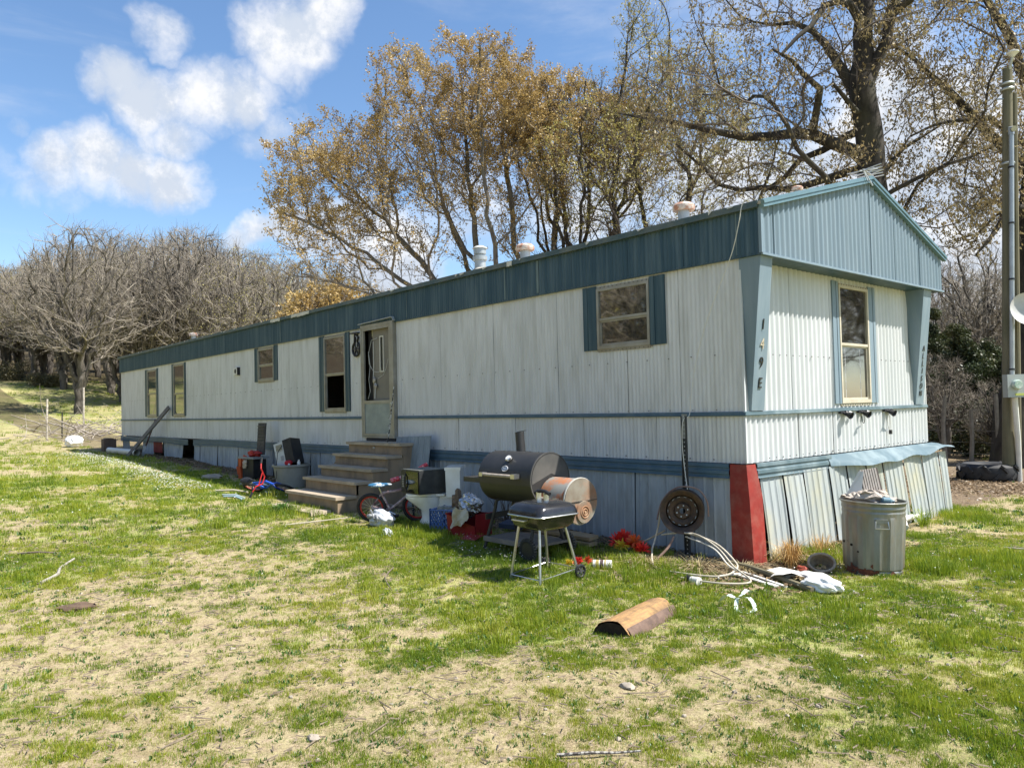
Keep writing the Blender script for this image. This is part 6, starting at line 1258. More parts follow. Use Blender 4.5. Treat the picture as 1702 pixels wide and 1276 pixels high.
for (xa, ya, xb, yb_, rr_, m_, lb, nm) in ((-9.0, -1.75, -8.4, -1.45, .02, mat('pale_stick', (.45, .4, .3)), 'bleached stick in the grass left of the blue bicycle', 'stick'), (-8.1, -1.95, -7.6, -1.85, .018, mat('bluish_slat', (.3, .42, .46)), 'pale blue plastic slat left of the steps', 'pale_strip'), (-8.35, -1.88, -7.75, -1.76, .016, mat('bluish_slat2', (.38, .45, .44)), 'second pale slat lying beside the blue one', 'pale_strip'), (-10.2, -.75, -9.6, -1.1, .03, mat('pale_stick', (.45, .4, .3)), 'pale branch in the shade before the toy workbench', 'branch')):
    tag(MB().tube([(xa, ya, H(xa, ya)+.03), ((xa+xb)/2+.02, (ya+yb_)/2+.03, H(xa, ya)+.045), (xb, yb_, H(xb, yb_)+.03)], rr_, 6).build(nm, m_), lb, 'stick' if 'stick' in nm or nm == 'branch' else 'slat')
# wall ornament by the door
t = thing('wall_ornament', 'black metal wagon wheel ornament hanging left of the front door', 'wall ornament', (-7.26, -.03, 1.62)); 
MB().torus((0, 0, 0), .115, .02, axis='y', n=24, m=8).build('wheel_ring', BLACK, t); mb = MB()
for k in range(6): mb.bar((0, 0, 0), (.11*math.cos(k*1.047), 0, .11*math.sin(k*1.047)), .022, .014)
mb.build('spokes', BLACK, t, False); MB().bar((.0, -.01, .1), (.02, -.01, .25), .07, .02).bar((-.16, -.01, .27), (.09, -.01, .265), .055, .02).bar((.05, -.01, .12), (.1, -.01, .2), .03, .02).build('lantern_arm', BLACK, t, False); MB().tube([(.04, -.02, .03), (.06, -.02, .18), (.03, -.02, .22)], .006, 5).build('wire_loop', mat('wire_white', (.5, .5, .46)), t)
# ------------------------------------------------------------ post, rim, hoses
GP = mat('painted_post', (.02, .022, .022), (.05, .05, .048), .6, scale=8)
t = thing('sign_post', 'perforated black steel channel post driven in front of the skirting', 'post', (-.57, -.17, -.98)); MB().box((0, 0, .72), (.05, .012, 1.44)).box((-.027, -.008, .72), (.006, .025, 1.44)).box((.027, -.008, .72), (.006, .025, 1.44)).build('channel', GP, t, False); MB().box((0, -.001, 1.34), (.053, .014, .24)).build('bare_top', mat('post_grey', (.3, .3, .27), (.2, .2, .18), .6, scale=20), t, False)
h_ = MB()
for k in range(34): h_.lathe([(.007, -.0095), (.007, -.0075)], (0, 0, .05+k*.042), 'y', 8)
h_.build('punched_holes', mat('hole_pale', (.45, .47, .47)), t)['kind'] = 'stuff'
def rim():
    t = thing('wheel_rim', 'rusty dark steel wheel rim hung on the post as a hose reel', 'wheel rim', (-.55, -.27, -.46), (R(0), 0, R(34))); t.scale = (.93, .93, .93); RM = mat('rusty_steel', (.045, .035, .03), (.11, .07, .045), .7, metal=.3, scale=12, dirt=(.18, .11, .07), dirt_amt=.5, dscale=9, bump=.3); r = .215
    MB().lathe([(r, -.10), (r+.012, -.105), (r+.014, -.095), (r-.012, -.08), (r-.03, -.05), (r-.032, .04), (r-.012, .07), (r+.012, .085), (r+.012, .095), (r, .09), (r-.03, .075), (r-.045, .04), (r-.045, -.05), (r-.02, -.085), (r, -.10)], (0, 0, 0), 'y', 40, cap=False).build('barrel', RM, t)
    MB().lathe([(r-.044, .01), (r-.06, -.012), (r-.085, -.018), (.09, .005), (.075, -.02), (.045, -.022), (.032, -.02), (.030, .0)], (0, 0, 0), 'y', 40, cap=False).build('disc', RM, t)
    s = MB()
    for k in range(14): a = 2*math.pi*k/14; c, d = math.cos(a), math.sin(a); s.bar((c*.148-d*.014, -.0195, d*.148+c*.014), (c*.148+d*.014, -.0195, d*.148-c*.014), .011, .004)
    s.build('vent_slots', mat('hole_pale', (.45, .47, .47)), t, False); s = MB()
    for k in range(6): a = 2*math.pi*k/6+.3; s.lathe([(.008, -.025), (.008, -.0225)], (.058*math.cos(a), 0, .058*math.sin(a)), 'y', 8)
    s.build('lug_holes', mat('hole_pale', (.45, .47, .47)), t)
rim()
HO = mat('hose_beige', (.55, .5, .4), (.42, .37, .28), .5, scale=14); HO2 = mat('hose_brown', (.2, .12, .09), (.3, .2, .15), .6, scale=14); HT = mat('hose_taupe', (.36, .31, .24), (.28, .24, .18), .6, scale=14)
def smoothp(P, n=6, closed=False):
    P = [Vector(p) for p in P]; out = []; K = len(P)
    for i in range(K-1):
        p0, p1, p2, p3 = P[max(0, i-1)], P[i], P[i+1], P[min(K-1, i+2)]
        for k in range(n): t_ = k/n; out.append(.5*((2*p1)+(p2-p0)*t_+(2*p0-5*p1+4*p2-p3)*t_*t_+(3*p1-p0-3*p2+p3)*t_**3))
    return out+[P[-1]]
g = -.925
tag(MB().tube(smoothp([(-.98, -.36, -.42), (-1.0, -.38, -.6), (-1.02, -.42, -.75), (-.98, -.52, -.85), (-.75, -.75, g), (-.35, -.83, g+.01), (-.05, -.75, g+.02), (.0, -.6, g+.06), (-.12, -.42, -.84), (-.38, -.33, -.72), (-.7, -.33, -.66), (-.98, -.36, -.70)]), .0085, 8).build('garden_hose', HO, loc=(.24, 0, 0)), 'pale beige hose loop hanging lowest off the wheel rim', 'hose')
tag(MB().tube(smoothp([(-.9, -.3, -.68), (-.6, -.33, -.66), (-.3, -.42, -.74), (-.02, -.6, -.84), (.22, -.72, g+.015), (.12, -.9, g+.01), (-.1, -.98, g+.01), (-.3, -.98, g+.01)]), .0085, 8).build('garden_hose', HO, loc=(.24, 0, 0)), 'beige hose sweeping right from the rim and ending by the can', 'hose')
tag(MB().tube(smoothp([(-.96, -.33, -.66), (-1.08, -.42, -.74), (-1.25, -.5, -.84), (-1.4, -.55, g+.01), (-1.55, -.6, g+.01)]), .010, 8).build('garden_hose', HT, loc=(.24, 0, 0)), 'taupe hose running left from the wheel rim to the ground', 'hose')
tag(MB().tube(smoothp([(-.82, -.38, -.70), (-.84, -.45, -.80), (-.9, -.55, g+.02)]), .012, 8).build('rusty_rod', HO2, loc=(.24, 0, 0)), 'short brown rod sticking from the debris under the wheel rim', 'rod')
tag(MB().tube(smoothp([(-1.0, -.40, -.55), (-.99, -.33, -.38), (-.88, -.3, -.26), (-.75, -.28, -.22), (-.63, -.22, -.25), (-.55, -.2, -.36), (-.54, -.2, -.5)]), .008, 6).build('garden_hose', HO2, loc=(.24, 0, 0)), 'thin brown hose wound over the top of the wheel rim', 'hose')
tag(MB().tube(smoothp([(-.7, -.3, -.7), (-.35, -.36, -.76), (-.1, -.5, -.86), (.05, -.55, -.9), (-.05, -.7, g+.01), (.0, -.8, g+.01)]), .007, 6).build('extension_cord', mat('cord_white', (.6, .58, .52)), loc=(.2, 0, 0)), 'thin white cord looping beside the hoses', 'cord')
tag(MB().tube(smoothp([(.2, -.10, 2.47), (.14, -.14, 2.43), (.10, -.15, 2.25), (.0, -.12, 2.0), (-.17, -.10, 1.69), (-.34, -.09, 1.35), (-.47, -.08, 1.0), (-.53, -.09, .7), (-.55, -.11, .47), (-.56, -.2, .42), (-.58, -.2, .2), (-.54, -.22, -.1), (-.49, -.26, -.25)]), .0045, 5).build('cable', mat('cord_white', (.6, .58, .52))), 'thin white cable drooping from the gable corner down to the wheel rim', 'cable')
# artificial flowers
def flowers(x, y, s, n, label, seed):
    q = random.Random(seed); t = thing('artificial_flowers', label, 'flowers', (x, y, H(x, y))); 
    for k, m_ in enumerate((mat('petal_red', (.62, .015, .02), (.75, .05, .03), .6, scale=20), mat('petal_orange', (.6, .12, .02), (.5, .05, .02), .6, scale=20), mat('petal_yellow', (.75, .55, .05), rough=.6))):
        for j in range((n, n//2, max(1, n//4))[k]):
            mb = MB(); c = Vector((q.gauss(0, s*.5)+(.0, s*.9, -s*.6)[k], q.gauss(0, s*.3), s*q.uniform(.25, 1.0))); N_ = 80
            for i in range(N_):
                d = Vector((q.gauss(0, 1), q.gauss(0, 1), q.gauss(.3, .8))).normalized(); w = d.orthogonal().normalized()*s*.05; l = s*q.uniform(.3, .55); mb.add([c+w*.3, c+d*l*.6+w, c+d*l, c+d*l*.6-w], [(0, 1, 2, 3)])
            mb.build('bloom', m_, t, False)
    mb = MB()
    for i in range(9): mb.tube([(0, 0, 0), (q.gauss(0, s*.4), q.gauss(0, s*.3), s*.5)], .004, 4)
    mb.build('stem', MATS['weed_leaf'], t)
flowers(-1.04, -.50, .19, 5, 'cluster of bright red artificial flowers left of the wheel rim', 4); flowers(-.98, -1.28, .10, 2, 'small red and yellow artificial flowers behind the little grill wheel', 9)
# striped can and tossed cup
tag(MB().use(mat('can_white', (.7, .68, .62))).cyl((-.085, 0, .04), (.085, 0, .04), .04, n=20).use(mat('can_stripe', (.35, .28, .1))).cyl((-.06, 0, .04), (-.03, 0, .04), .0412, n=20).cyl((.02, 0, .04), (.035, 0, .04), .0412, n=20).use(mat('can_dark', (.08, .05, .05))).cyl((-.02, 0, .04), (.01, 0, .04), .0411, n=20).build('food_can', loc=(-.84, -1.12, H(-.84, -1.1)), rot=(0, 0, .6)), 'striped paper-labelled can lying right of the little grill', 'can')
tag(MB().use(PV).lathe([(.03, 0), (.036, .09)], axis='x', n=14).use(BLACK).lathe([(.037, -.05), (.03, 0)], axis='x', n=14).build('spray_can', loc=(.05, -.98, H(0, -1)+.04), rot=(0, 0, -.15)), 'small white can with a black end where the hose stops', 'can')
# hollow half log
def log():
    x, y = .48, -2.22; t = thing('log', 'split half log with sawn orange top lying in the lawn', 'log', (x, y, H(x, y)-.015), R(103)); n = 14
    OU = mat('log_wood', (.42, .24, .09), (.28, .17, .08), .8, scale=5, stretch=(1, 9, 9), dirt=(.05, .035, .025), dirt_amt=.9, dscale=7, bump=.6, coords='obj'); mb = MB(); L_ = .36; q = random.Random(2)
    xs = [-L_+2*L_*i/10 for i in range(11)]
    for xx in xs:
        for k in range(n+1): a = math.pi*k/n; r = .15*(1+.04*math.sin(k*2.1+xx*5)); mb.v.append((xx+.02*math.sin(k), r*math.cos(a), .115*math.sin(a)*(1+.03*q.random())))
    for i in range(10):
        for k in range(n): a = i*(n+1)+k; mb.f.append((a, a+n+1, a+n+2, a+1)); mb.m.append(0)
    mb.build('wood', OU, t, angle=50); b = MB(); 
    for k in range(5):
        a = math.pi*(k+.2)/n*1.0
    for xx in xs:
        for k in range(5): a = math.pi*k/n*.9-.05; r = .156; b.v.append((xx, -r*math.cos(a), .12*math.sin(a)+.003))
    for i in range(10):
        for k in range(4): a = i*5+k; b.f.append((a, a+1, a+6, a+5)); b.m.append(0)
    b.build('bark_side', mat('log_bark', (.17, .11, .08), (.1, .065, .05), .9, scale=14, bump=.5), t)
    for s_ in (-1, 1):
        e = MB(); e.v = [(s_*(L_-.04), 0, .0)]+[(s_*(L_-.005), .14*math.cos(math.pi*k/n), .106*math.sin(math.pi*k/n)) for k in range(n+1)]; e.f = [(0, k+1, k+2) if s_ < 0 else (0, k+2, k+1) for k in range(n)]; e.m = [0]*n; e.build('dark_end', mat('log_end_dark', (.015, .012, .01), (.04, .03, .025), .95, scale=15), t)  # near-black end faces, dished slightly inward
log()
rb = MB(); 
def ribbon(P, w=.028):
    for i in range(len(P)-1):
        a, b = Vector(P[i]), Vector(P[i+1]); d = (b-a).normalized(); s_ = Vector((d.y, -d.x, .5*math.sin(i))).normalized()*w/2; rb.add([a-s_, a+s_, b+s_*1.05, b-s_*1.05], [(0, 1, 2, 3)])
ribbon(smoothp([(-.10, .14, .03), (-.06, .05, .10), (0, 0, .09), (.09, .06, .13), (.14, .13, .09)], 4)); ribbon(smoothp([(0, 0, .09), (-.03, -.06, .02), (.0, -.14, .012), (.09, -.12, .03), (.07, -.06, .10), (.0, .0, .085)], 4), .03)
tag(rb.build('strap', mat('strap_pale', (.5, .62, .52), (.7, .75, .68), .5, scale=12), loc=(.78, -1.42, H(.78, -1.4)), rot=(0, 0, R(49)), smooth=True), 'pale green-white looped strap lying in the grass', 'strap')
# ------------------------------------------------------------ trash can
def trash_can():
    x, y = .93, .51; z = H(x, y)-.02; t = thing('trash_can', 'dented galvanised trash can stuffed with scrap by the end wall', 'trash can', (x, y, z), (R(-1), R(1.5), R(10))); CG = mat('can_galvanised', (.27, .275, .25), (.2, .205, .185), .45, metal=.55, scale=4, stretch=(3, 3, .8), dirt=(.26, .17, .06), dirt_amt=.85, dscale=4, dstretch=(1.5, 1.5, .5), bump=.2); n = 72; mb = MB()
    prof = [(.235, 0, 0), (.238, .05, 0), (.232, .06, 0), (.238, .075, 1), (.255, .50, 1), (.258, .53, 0), (.262, .56, 0), (.258, .575, 0), (.266, .60, 0), (.262, .62, 0), (.27, .645, 0)]
    for r, h, c in prof:
        for k in range(n): a = 2*math.pi*k/n; rr_ = r+(c*.010 if (k//3) % 2 else 0)-.012*math.exp(-((a-4.2)**2)/.05)*math.exp(-(h-.2)**2/.01); mb.v.append((rr_*math.cos(a), rr_*math.sin(a), h))
    for i in range(len(prof)-1):
        for k in range(n): mb.f.append((i*n+k, i*n+(k+1) % n, (i+1)*n+(k+1) % n, (i+1)*n+k)); mb.m.append(0)
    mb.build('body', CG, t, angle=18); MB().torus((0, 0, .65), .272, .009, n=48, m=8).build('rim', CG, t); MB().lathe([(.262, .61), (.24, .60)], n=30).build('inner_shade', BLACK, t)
    a = R(-62); c, s_ = math.cos(a), math.sin(a); d = Vector((c, s_, 0)); tq = Vector((-s_, c, 0))
    h = MB().bar(d*.267+tq*-.05+Vector((0, 0, .50)), d*.267+tq*.05+Vector((0, 0, .50)), .02, .035).build('handle_bracket', CG, t, False); MB().tube([d*.275+tq*-.05+Vector((0, 0, .50)), d*.29+tq*-.055+Vector((0, 0, .44)), d*.29+tq*.055+Vector((0, 0, .44)), d*.275+tq*.05+Vector((0, 0, .50))], .006, 6).build('handle', CHR, h)
    rs = MB(); q = random.Random(3)
    for i in range(26):
        an = R(q.uniform(-175, -70)) if i < 20 else R(q.uniform(-80, -30)); zz = abs(q.gauss(0, .035))+.012; r_ = .242; s2 = q.uniform(.012, .045)
        cc = Vector((r_*math.cos(an), r_*math.sin(an), zz)); nn = Vector((math.cos(an), math.sin(an), 0)); tt = Vector((-nn.y, nn.x, 0)); rs.add([cc+nn*.003+tt*s2*math.cos(k)*q.uniform(.6, 1.2)+Vector((0, 0, s2*math.sin(k)*q.uniform(.5, 1.))) for k in (0, .9, 1.8, 2.7, 3.6, 4.5, 5.4)], [tuple(range(7))])
    rs.build('rust_patch', mat('rust_dark', (.10, .03, .02), (.16, .06, .03), .95, scale=30), t, False)
    bh = MB()
    for an, zz in ((-105, .22), (-130, .3), (-122, .27), (-150, .28)): A = R(an); bh.blob((.244*math.cos(A), .244*math.sin(A), zz), (.014, .014, .012), 8, 6)
    bh.build('bullet_hole', mat('hole_black', (.01, .008, .006), rough=.9), t)
    PA = mat('scrap_paper', (.48, .42, .35), (.34, .29, .24), .85, scale=14, bump=.5)
    L = [('crumpled cream paper at the left of the trash can top', (-.12, -.05, .66), (.1, .08, .05)), ('crumpled beige paper in the middle of the trash can', (.02, -.08, .69), (.12, .09, .06)), ('crumpled paper at the right of the trash can top', (.13, -.02, .66), (.09, .08, .05)), ('wadded paper at the back of the trash can', (.0, .08, .68), (.13, .1, .06))]
    for k, (lb, c_, d_) in enumerate(L):
        mb = MB().blob((0, 0, 0), d_, 16, 12, .22, 30+k); q = random.Random(k); mb.v = [(a_+q.uniform(-.01, .01), b_+q.uniform(-.01, .01), c2+q.uniform(-.01, .01)) for a_, b_, c2 in mb.v]; tag(mb.build('scrap_paper', PA, loc=(x+c_[0], y+c_[1], z+c_[2]), smooth=False), lb, 'paper', 'scrap paper in the trash can')
    sh = MB()
    for k in range(7): sh.box((-.06+k*.02, 0, .0), (.014, .01, .27))
    tag(MB().box((0, .008, 0), (.16, .004, .27)).build('grille_shade', mat('grille_shadow', (.13, .105, .09)), loc=(x-.01, y+.04, z+.80), rot=(R(-22), R(-10), R(25)), smooth=False), 'added dark sheet painting the shade between the slats of the beige grille', 'shade sheet'); tag(sh.build('vent_grille', mat('grille_beige', (.62, .55, .47), (.5, .43, .36), .6, scale=8), loc=(x-.01, y+.04, z+.80), rot=(R(-22), R(-10), R(25)), smooth=False), 'slatted beige plastic grille sticking up from the trash can', 'grille')  # dark sheet stands in for the shade between the grille slats
    sh = MB().add([(-.11, 0, -.13), (.02, 0, -.13), (.05, 0, .12), (.01, .012, .13)], [(0, 1, 2, 3)]).bar((-.12, 0, -.13), (.02, 0, .13), .012, .012); tag(sh.build('clear_plastic_shell', mat('shell_grey', (.45, .47, .46), rough=.3), loc=(x-.10, y-.02, z+.78), rot=(R(-10), 0, R(25)), smooth=False), 'grey plastic shell leaning beside the grille in the trash can', 'plastic shell')
    tag(MB().lathe([(.02, 0), (.03, .01), (.032, .07), (.012, .09), (.012, .11)], n=12, axis='x').build('plastic_bottle', mat('bottle_teal', (.12, .2, .24), rough=.2), loc=(x+.15, y-.13, z+.675), rot=(0, .1, .8)), 'small dark teal bottle at the right rim of the trash can', 'bottle')
trash_can()
# debris by the corner
WH = mat('weathered_white', (.66, .65, .6), (.52, .5, .45), .6, scale=8)
tag(MB().tube(smoothp([(-.15, -.18, -.91), (.3, -.34, -.90), (.95, -.62, -.92)]), .025, 8).build('metal_pipe', mat('mossy_pipe', (.13, .115, .07), (.2, .17, .1), .8, scale=8)), 'brown mossy pipe lying out from the red corner', 'pipe')
for k, (a, b, w, lb) in enumerate((((0.0, -.32, -.925), (.72, -.62, -.93), .03, 'thin white slat lying right beside the mossy pipe'), ((.15, -.48, -.93), (.66, -.66, -.93), .05, 'wider white slat lying nearest the lawn'), ((-.1, -.3, -.925), (.55, -.6, -.92), .02, 'dark edged slat under the mossy pipe'))):
    tag(MB().bar(a, b, w, .012).build('plastic_strip', (WH, WH, mat('dark_slat', (.06, .055, .05)))[k], smooth=False), lb, 'slat')
tag(MB().box((0, 0, 0), (.3, .17, .02)).build('white_sheet', WH, loc=(.50, -.28, -.90), rot=(.1, -.05, -.4), smooth=False), 'small white flat sheet between the pipe and the dry tuft', 'sheet')
n = 12; mb = MB()
for i in range(n):
    for j in range(n): u_, v_ = i/(n-1), j/(n-1); mb.v.append((.42*(u_-.5), .24*(v_-.5), .035*math.sin(u_*3.1)+.02*math.sin(v_*5+u_*3)+.006*math.sin(u_*17)))
for i in range(n-1):
    for j in range(n-1): a = i*n+j; mb.f.append((a, a+n, a+n+1, a+1)); mb.m.append(1 if (2 < i < 9 and 2 < j < 8) else 0)
mb.mats = [WH, mat('printed_dark', (.035, .035, .045), (.3, .3, .3), .5, scale=22, contrast=(.55, .62))]
tag(mb.build('feed_sack', loc=(.72, -.38, -.90), rot=(0, 0, .05)), 'flattened white sack with a dark printed patch', 'sack')
bag('trash_bag', 'crumpled bright white plastic bag at the edge of the debris', (.96, -.50, -.90), (.17, .10, .07), mat('bag_white', (.75, .75, .72), rough=.5), 33, flat=-.04)
def basket():
    t = thing('woven_basket', 'small battered brown basket lying on its side in front of the trash can', 'basket', (.62, .17, H(.6, .15)+.07), (R(55), R(0), R(35))); mb = MB().lathe([(.06, -.09), (.09, -.05), (.11, 0), (.115, .03)], n=20, cap=False, sy=.75).lathe([(.108, .03), (.10, 0), (.08, -.05), (.05, -.085)], n=20, cap=False, sy=.75); mb.build('wall', mat('basket_brown', (.2, .15, .1), (.3, .24, .16), .9, scale=25, bump=.6), t); MB().torus((0, 0, .03), .112, .012, sy=.75, n=22, m=6).build('rim', mat('basket_rim', (.36, .30, .23), (.25, .2, .15), .9, scale=25), t)
basket()
tag(MB().blob((0, 0, 0), (.06, .04, .03), 10, 8, .2, 5).build('red_plastic', mat('dull_red', (.4, .08, .04), (.3, .06, .04), .6, scale=9), loc=(.52, .02, H(.5, 0)+.03)), 'dull red plastic piece beside the basket', 'plastic piece')
tag(MB().tube([(.15, 3.0, -.87), (.1, 4.25, -.86)], .035, 12).build('drain_pipe', PV), 'white plastic drain pipe lying along the end wall behind the trash can', 'pipe')
tag(MB().tube([(.32, 2.75, -.9), (.17, 3.08, -.88)], .03, 10).build('drain_pipe', mat('pvc_grey', (.45, .44, .4))), 'short white pipe stub nearest the trash can', 'pipe')
# dry ornamental tuft at the corner, tall weeds along the wall
def tuft(x, y, n, h, sp, m_, name, label, seed, w=.006, cat='grass tuft'):
    q = np.random.default_rng(seed); V, F, T = [], [], []
    for i in range(n):
        a = q.uniform(0, 6.28); r = abs(q.normal(0, sp*.25)); b = np.array([x+r*math.cos(a), y+r*math.sin(a), 0]); b[2] = H(b[0], b[1])-.01; ln = abs(q.normal(0, sp)); hh = h*q.uniform(.4, 1.1); d = np.array([math.cos(a), math.sin(a), 0])*ln; wv = np.array([-math.sin(a), math.cos(a), 0])*w/2; o = len(V)
        V += [b-wv, b+wv, b+d*.45+[0, 0, hh*.75]+wv*.8, b+d*.45+[0, 0, hh*.75]-wv*.8, b+d+[0, 0, hh*(.95 if q.random() < .6 else .45)]]; F += [(o, o+1, o+2), (o, o+2, o+3), (o+3, o+2, o+4)]; T += [q.random()]*5
    return tag(np_mesh(name, V, F, m_, attrs={'tint': T}), label, cat)
STR = leaf_mat('dry_straw', [(0, (.30, .16, .05)), (.4, (.48, .30, .11)), (.8, (.58, .44, .22)), (1, (.65, .55, .35))], .2, 4, rand=.8)
tuft(.36, .12, 420, .30, .12, STR, 'dry_grass_tuft', 'dry orange tussock beside the red corner', 2); tuft(.15, .32, 260, .16, .14, G_DRY, 'dry_grass_tuft', 'low dry tussock at the foot of the end wall', 3); tuft(.2, 1.0, 160, .22, .2, STR, 'dry_weed_stalks', 'thin dry stalks along the foot of the end wall', 4, .004)
tuft(.3, 3.3, 120, .25, .15, G_GREEN, 'weed_tuft', 'green weeds behind the trash can at the foot of the end wall', 5, .006); tuft(-.3, -.4, 300, .10, .3, G_DRY, 'dry_grass_tuft', 'flattened dry thatch by the hoses', 6, .005); tuft(-.75, -.62, 420, .09, .22, G_DRY, 'dry_grass_tuft', 'mound of dry thatch under the wheel rim', 8, .005); tuft(.1, -.28, 300, .09, .2, G_DRY, 'dry_grass_tuft', 'dry thatch at the foot of the red corner', 9, .005)
tuft(-6.2, -1.85, 160, .14, .16, MATS['weed_leaf'], 'broadleaf_weed', 'dark green weeds growing at the bottom slab', 7, .02, 'weed')
# clamp lamps on the end wall
for k, (y, lb, dn) in enumerate(((1.93, 'leftmost of the three little black clip lamps under the end window', 0), (2.37, 'middle black clip lamp under the end window, tangled with wire', .12), (3.05, 'rightmost black clip lamp, dangling its cord and plug', .22))):
    t = thing('clip_lamp', lb, 'lamp', (.0, y, .43)); MB().lathe([(.016, 0), (.022, .025), (.042, .075), (.044, .08)], (.05, 0, .0), 'x', 16, M=Euler((0, .35, 0)).to_matrix(), cap=False).build('shade', BLACK, t); MB().tube([(.012, 0, .02), (.05, 0, .0)], .014, 7).box((.02, .0, .015), (.03, .12, .03)).blob((.045, .07, .0), (.03, .035, .025), 8, 6, .3, k).build('bracket', BLACK, t)
    if dn: MB().tube(smoothp([(.03, .03, 0), (.04, .06, -dn*.5), (.035, .05, -dn), (.04, .0, -dn*.8), (.04, -.02, -dn*.3)]), .004, 5).build('cord', mat('cord_white', (.6, .58, .52)) if k == 2 else BLACK, t)
    if k == 2: MB().box((.045, .05, -.25), (.03, .03, .05)).build('plug', BLACK, t, False)
    if k < 2: MB().blob((.05, .13, .01), (.015, .03, .012), 8, 6, .3, k).blob((.05, .18, -.01), (.012, .02, .012), 8, 6, .3, k).build('white_tag', PV, t)
# ------------------------------------------------------------ utility pole
def utility_pole():
    x, y = -.48, 9.16; z = -.97; t = thing('utility_pole', 'tall weathered wooden utility pole with conduit and meter box at the right edge', 'utility pole', (x, y, z), (0, 0, 0)); WP = mat('pole_wood', (.12, .11, .07), (.18, .16, .10), .95, scale=3, stretch=(5, 5, .15), dirt=(.07, .08, .04), dirt_amt=.5, bump=.5)
    U = Vector((UX[0], UX[1], 0)); V_ = Vector((VX[0], VX[1], 0))
    MB().tube([(0, 0, 0), (.09, .1, 3.5), (.2, .22, 7.45)], [.10, .088, .078], 14).build('pole', WP, t)
    LN = lambda z: Vector((.2*z/7.45, .22*z/7.45, 0)); c = -U*.03-V_*.15; MB().tube([c+LN(1.9)+Vector((0, 0, 1.9)), c+LN(6.2)+Vector((0, 0, 6.2))], .04, 12).tube([c+LN(6.2)+Vector((0, 0, 6.2)), c+LN(6.2)+Vector((.0, 0, 6.32)), c+LN(6.2)-V_*.08+Vector((0, 0, 6.28))], .05, 10).build('conduit', mat('conduit_grey', (.42, .44, .44), (.33, .35, .35), .4, metal=.5, scale=4), t)
    bd = MB()
    for zz in (2.0, 3.6, 4.6, 5.6): bd.tube([c+LN(zz)+Vector((0, 0, zz)), c+LN(zz)+Vector((0, 0, zz+.03))], .05, 12)
    bd.build('conduit_strap', BLACK, t)
    MB().tube([U*.17+Vector((0, 0, 0)), U*.12+LN(7)+Vector((0, 0, 7.0))], [.06, .05], 10).build('second_pole', WP, t)
    m = -U*.04-V_*.26; e = MB(); M = Matrix(((U.x, V_.x, 0), (U.y, V_.y, 0), (0, 0, 1)))
    def bx(mb, cu, cv, cz, a, b, h):
        vs = [(i*a/2, j*b/2, k*h/2) for k in (-1, 1) for i, j in ((-1, -1), (1, -1), (1, 1), (-1, 1))]; mb.add([M @ (Vector(v)+Vector((cu, cv, 0)))+Vector((0, 0, cz)) for v in vs], [(3, 2, 1, 0), (4, 5, 6, 7), (0, 1, 5, 4), (1, 2, 6, 5), (2, 3, 7, 6), (3, 0, 4, 7)]); return mb
    mb = bx(MB(), .02, -.25, 1.72, .34, .14, .40).build('meter_box', mat('meter_grey', (.36, .39, .37), rough=.5, metal=.2), t, False)
    g = MB().lathe([(.085, 0), (.085, .05), (.07, .075)], (0, 0, 0), 'z', 22, M=Matrix(((U.x, 0, -V_.x), (U.y, 0, -V_.y), (0, 1, 0)))); o = g.build('meter_glass', mat('meter_white', (.6, .64, .58), (.25, .4, .3), .25, scale=20, spec=.6), mb, loc=M @ Vector((-.0, -.32, 0))+Vector((0, 0, 1.74))); 
    bx(MB(), .06, -.325, 1.57, .17, .006, .04).build('meter_label', mat('label_yellow', (.45, .5, .12), rough=.5), mb, False)
    MB().tube([M @ Vector((.03, -.22, 0))+Vector((0, 0, 1.52)), M @ Vector((.12, -.12, 0))+Vector((0, 0, .75)), M @ Vector((.16, -.05, 0))+Vector((0, 0, 0))], .045, 10).build('ground_pipe', PV, t)
    l = MB().lathe([(.03, 0), (.06, .04), (.10, .07), (.10, .09), (.06, .11)], (0, 0, 0), n=20).build('yard_light', mat('lamp_glass', (.6, .6, .55), rough=.3), t, loc=LN(7.6)-V_*.15+Vector((0, 0, 7.6))); MB().tube([LN(7.3)+Vector((0, 0, 7.3)), LN(7.6)-V_*.15+Vector((0, 0, 7.62))], .025, 7).build('lamp_arm', GAL, t)
    iv = MB()
    for zz in (7.05, 7.15, 5.7): iv.lathe([(.11, 0), (.12, .02), (.11, .04)], tuple(LN(zz)+Vector((0, 0, zz))), n=14)
    iv.tube([LN(7)-U*.2+Vector((0, 0, 6.9)), LN(7)+U*.25+Vector((0, 0, 6.92))], .015, 6); iv.build('pole_band', GAL, t)
    d = thing('satellite_dish', 'pale grey satellite dish mounted on the utility pole, cut by the right edge', 'satellite dish', tuple(Vector((x, y, z))+U*.28-V_*.25+Vector((0, 0, 3.05)))); MD = (M @ Matrix.Rotation(R(80), 3, 'X') @ Matrix.Rotation(R(-10), 3, 'Y')); MB().lathe([(.01, 0), (.12, .012), (.22, .04), (.29, .08), (.293, .085)], n=32, M=MD, cap=False).build('reflector', mat('dish_grey', (.5, .5, .47), (.42, .42, .39), .5, scale=6), d); MB().tube([MD @ Vector((0, 0, 0)), MD @ Vector((0, -.05, -.12)), V_*.2+Vector((0, 0, -.1))], .02, 7).tube([MD @ Vector((0, -.28, .06)), MD @ Vector((0, -.25, .38))], .012, 6).blob(MD @ Vector((0, -.25, .4)), (.05, .05, .04), 10, 6).build('mount_arm', GAL, d)
utility_pole()
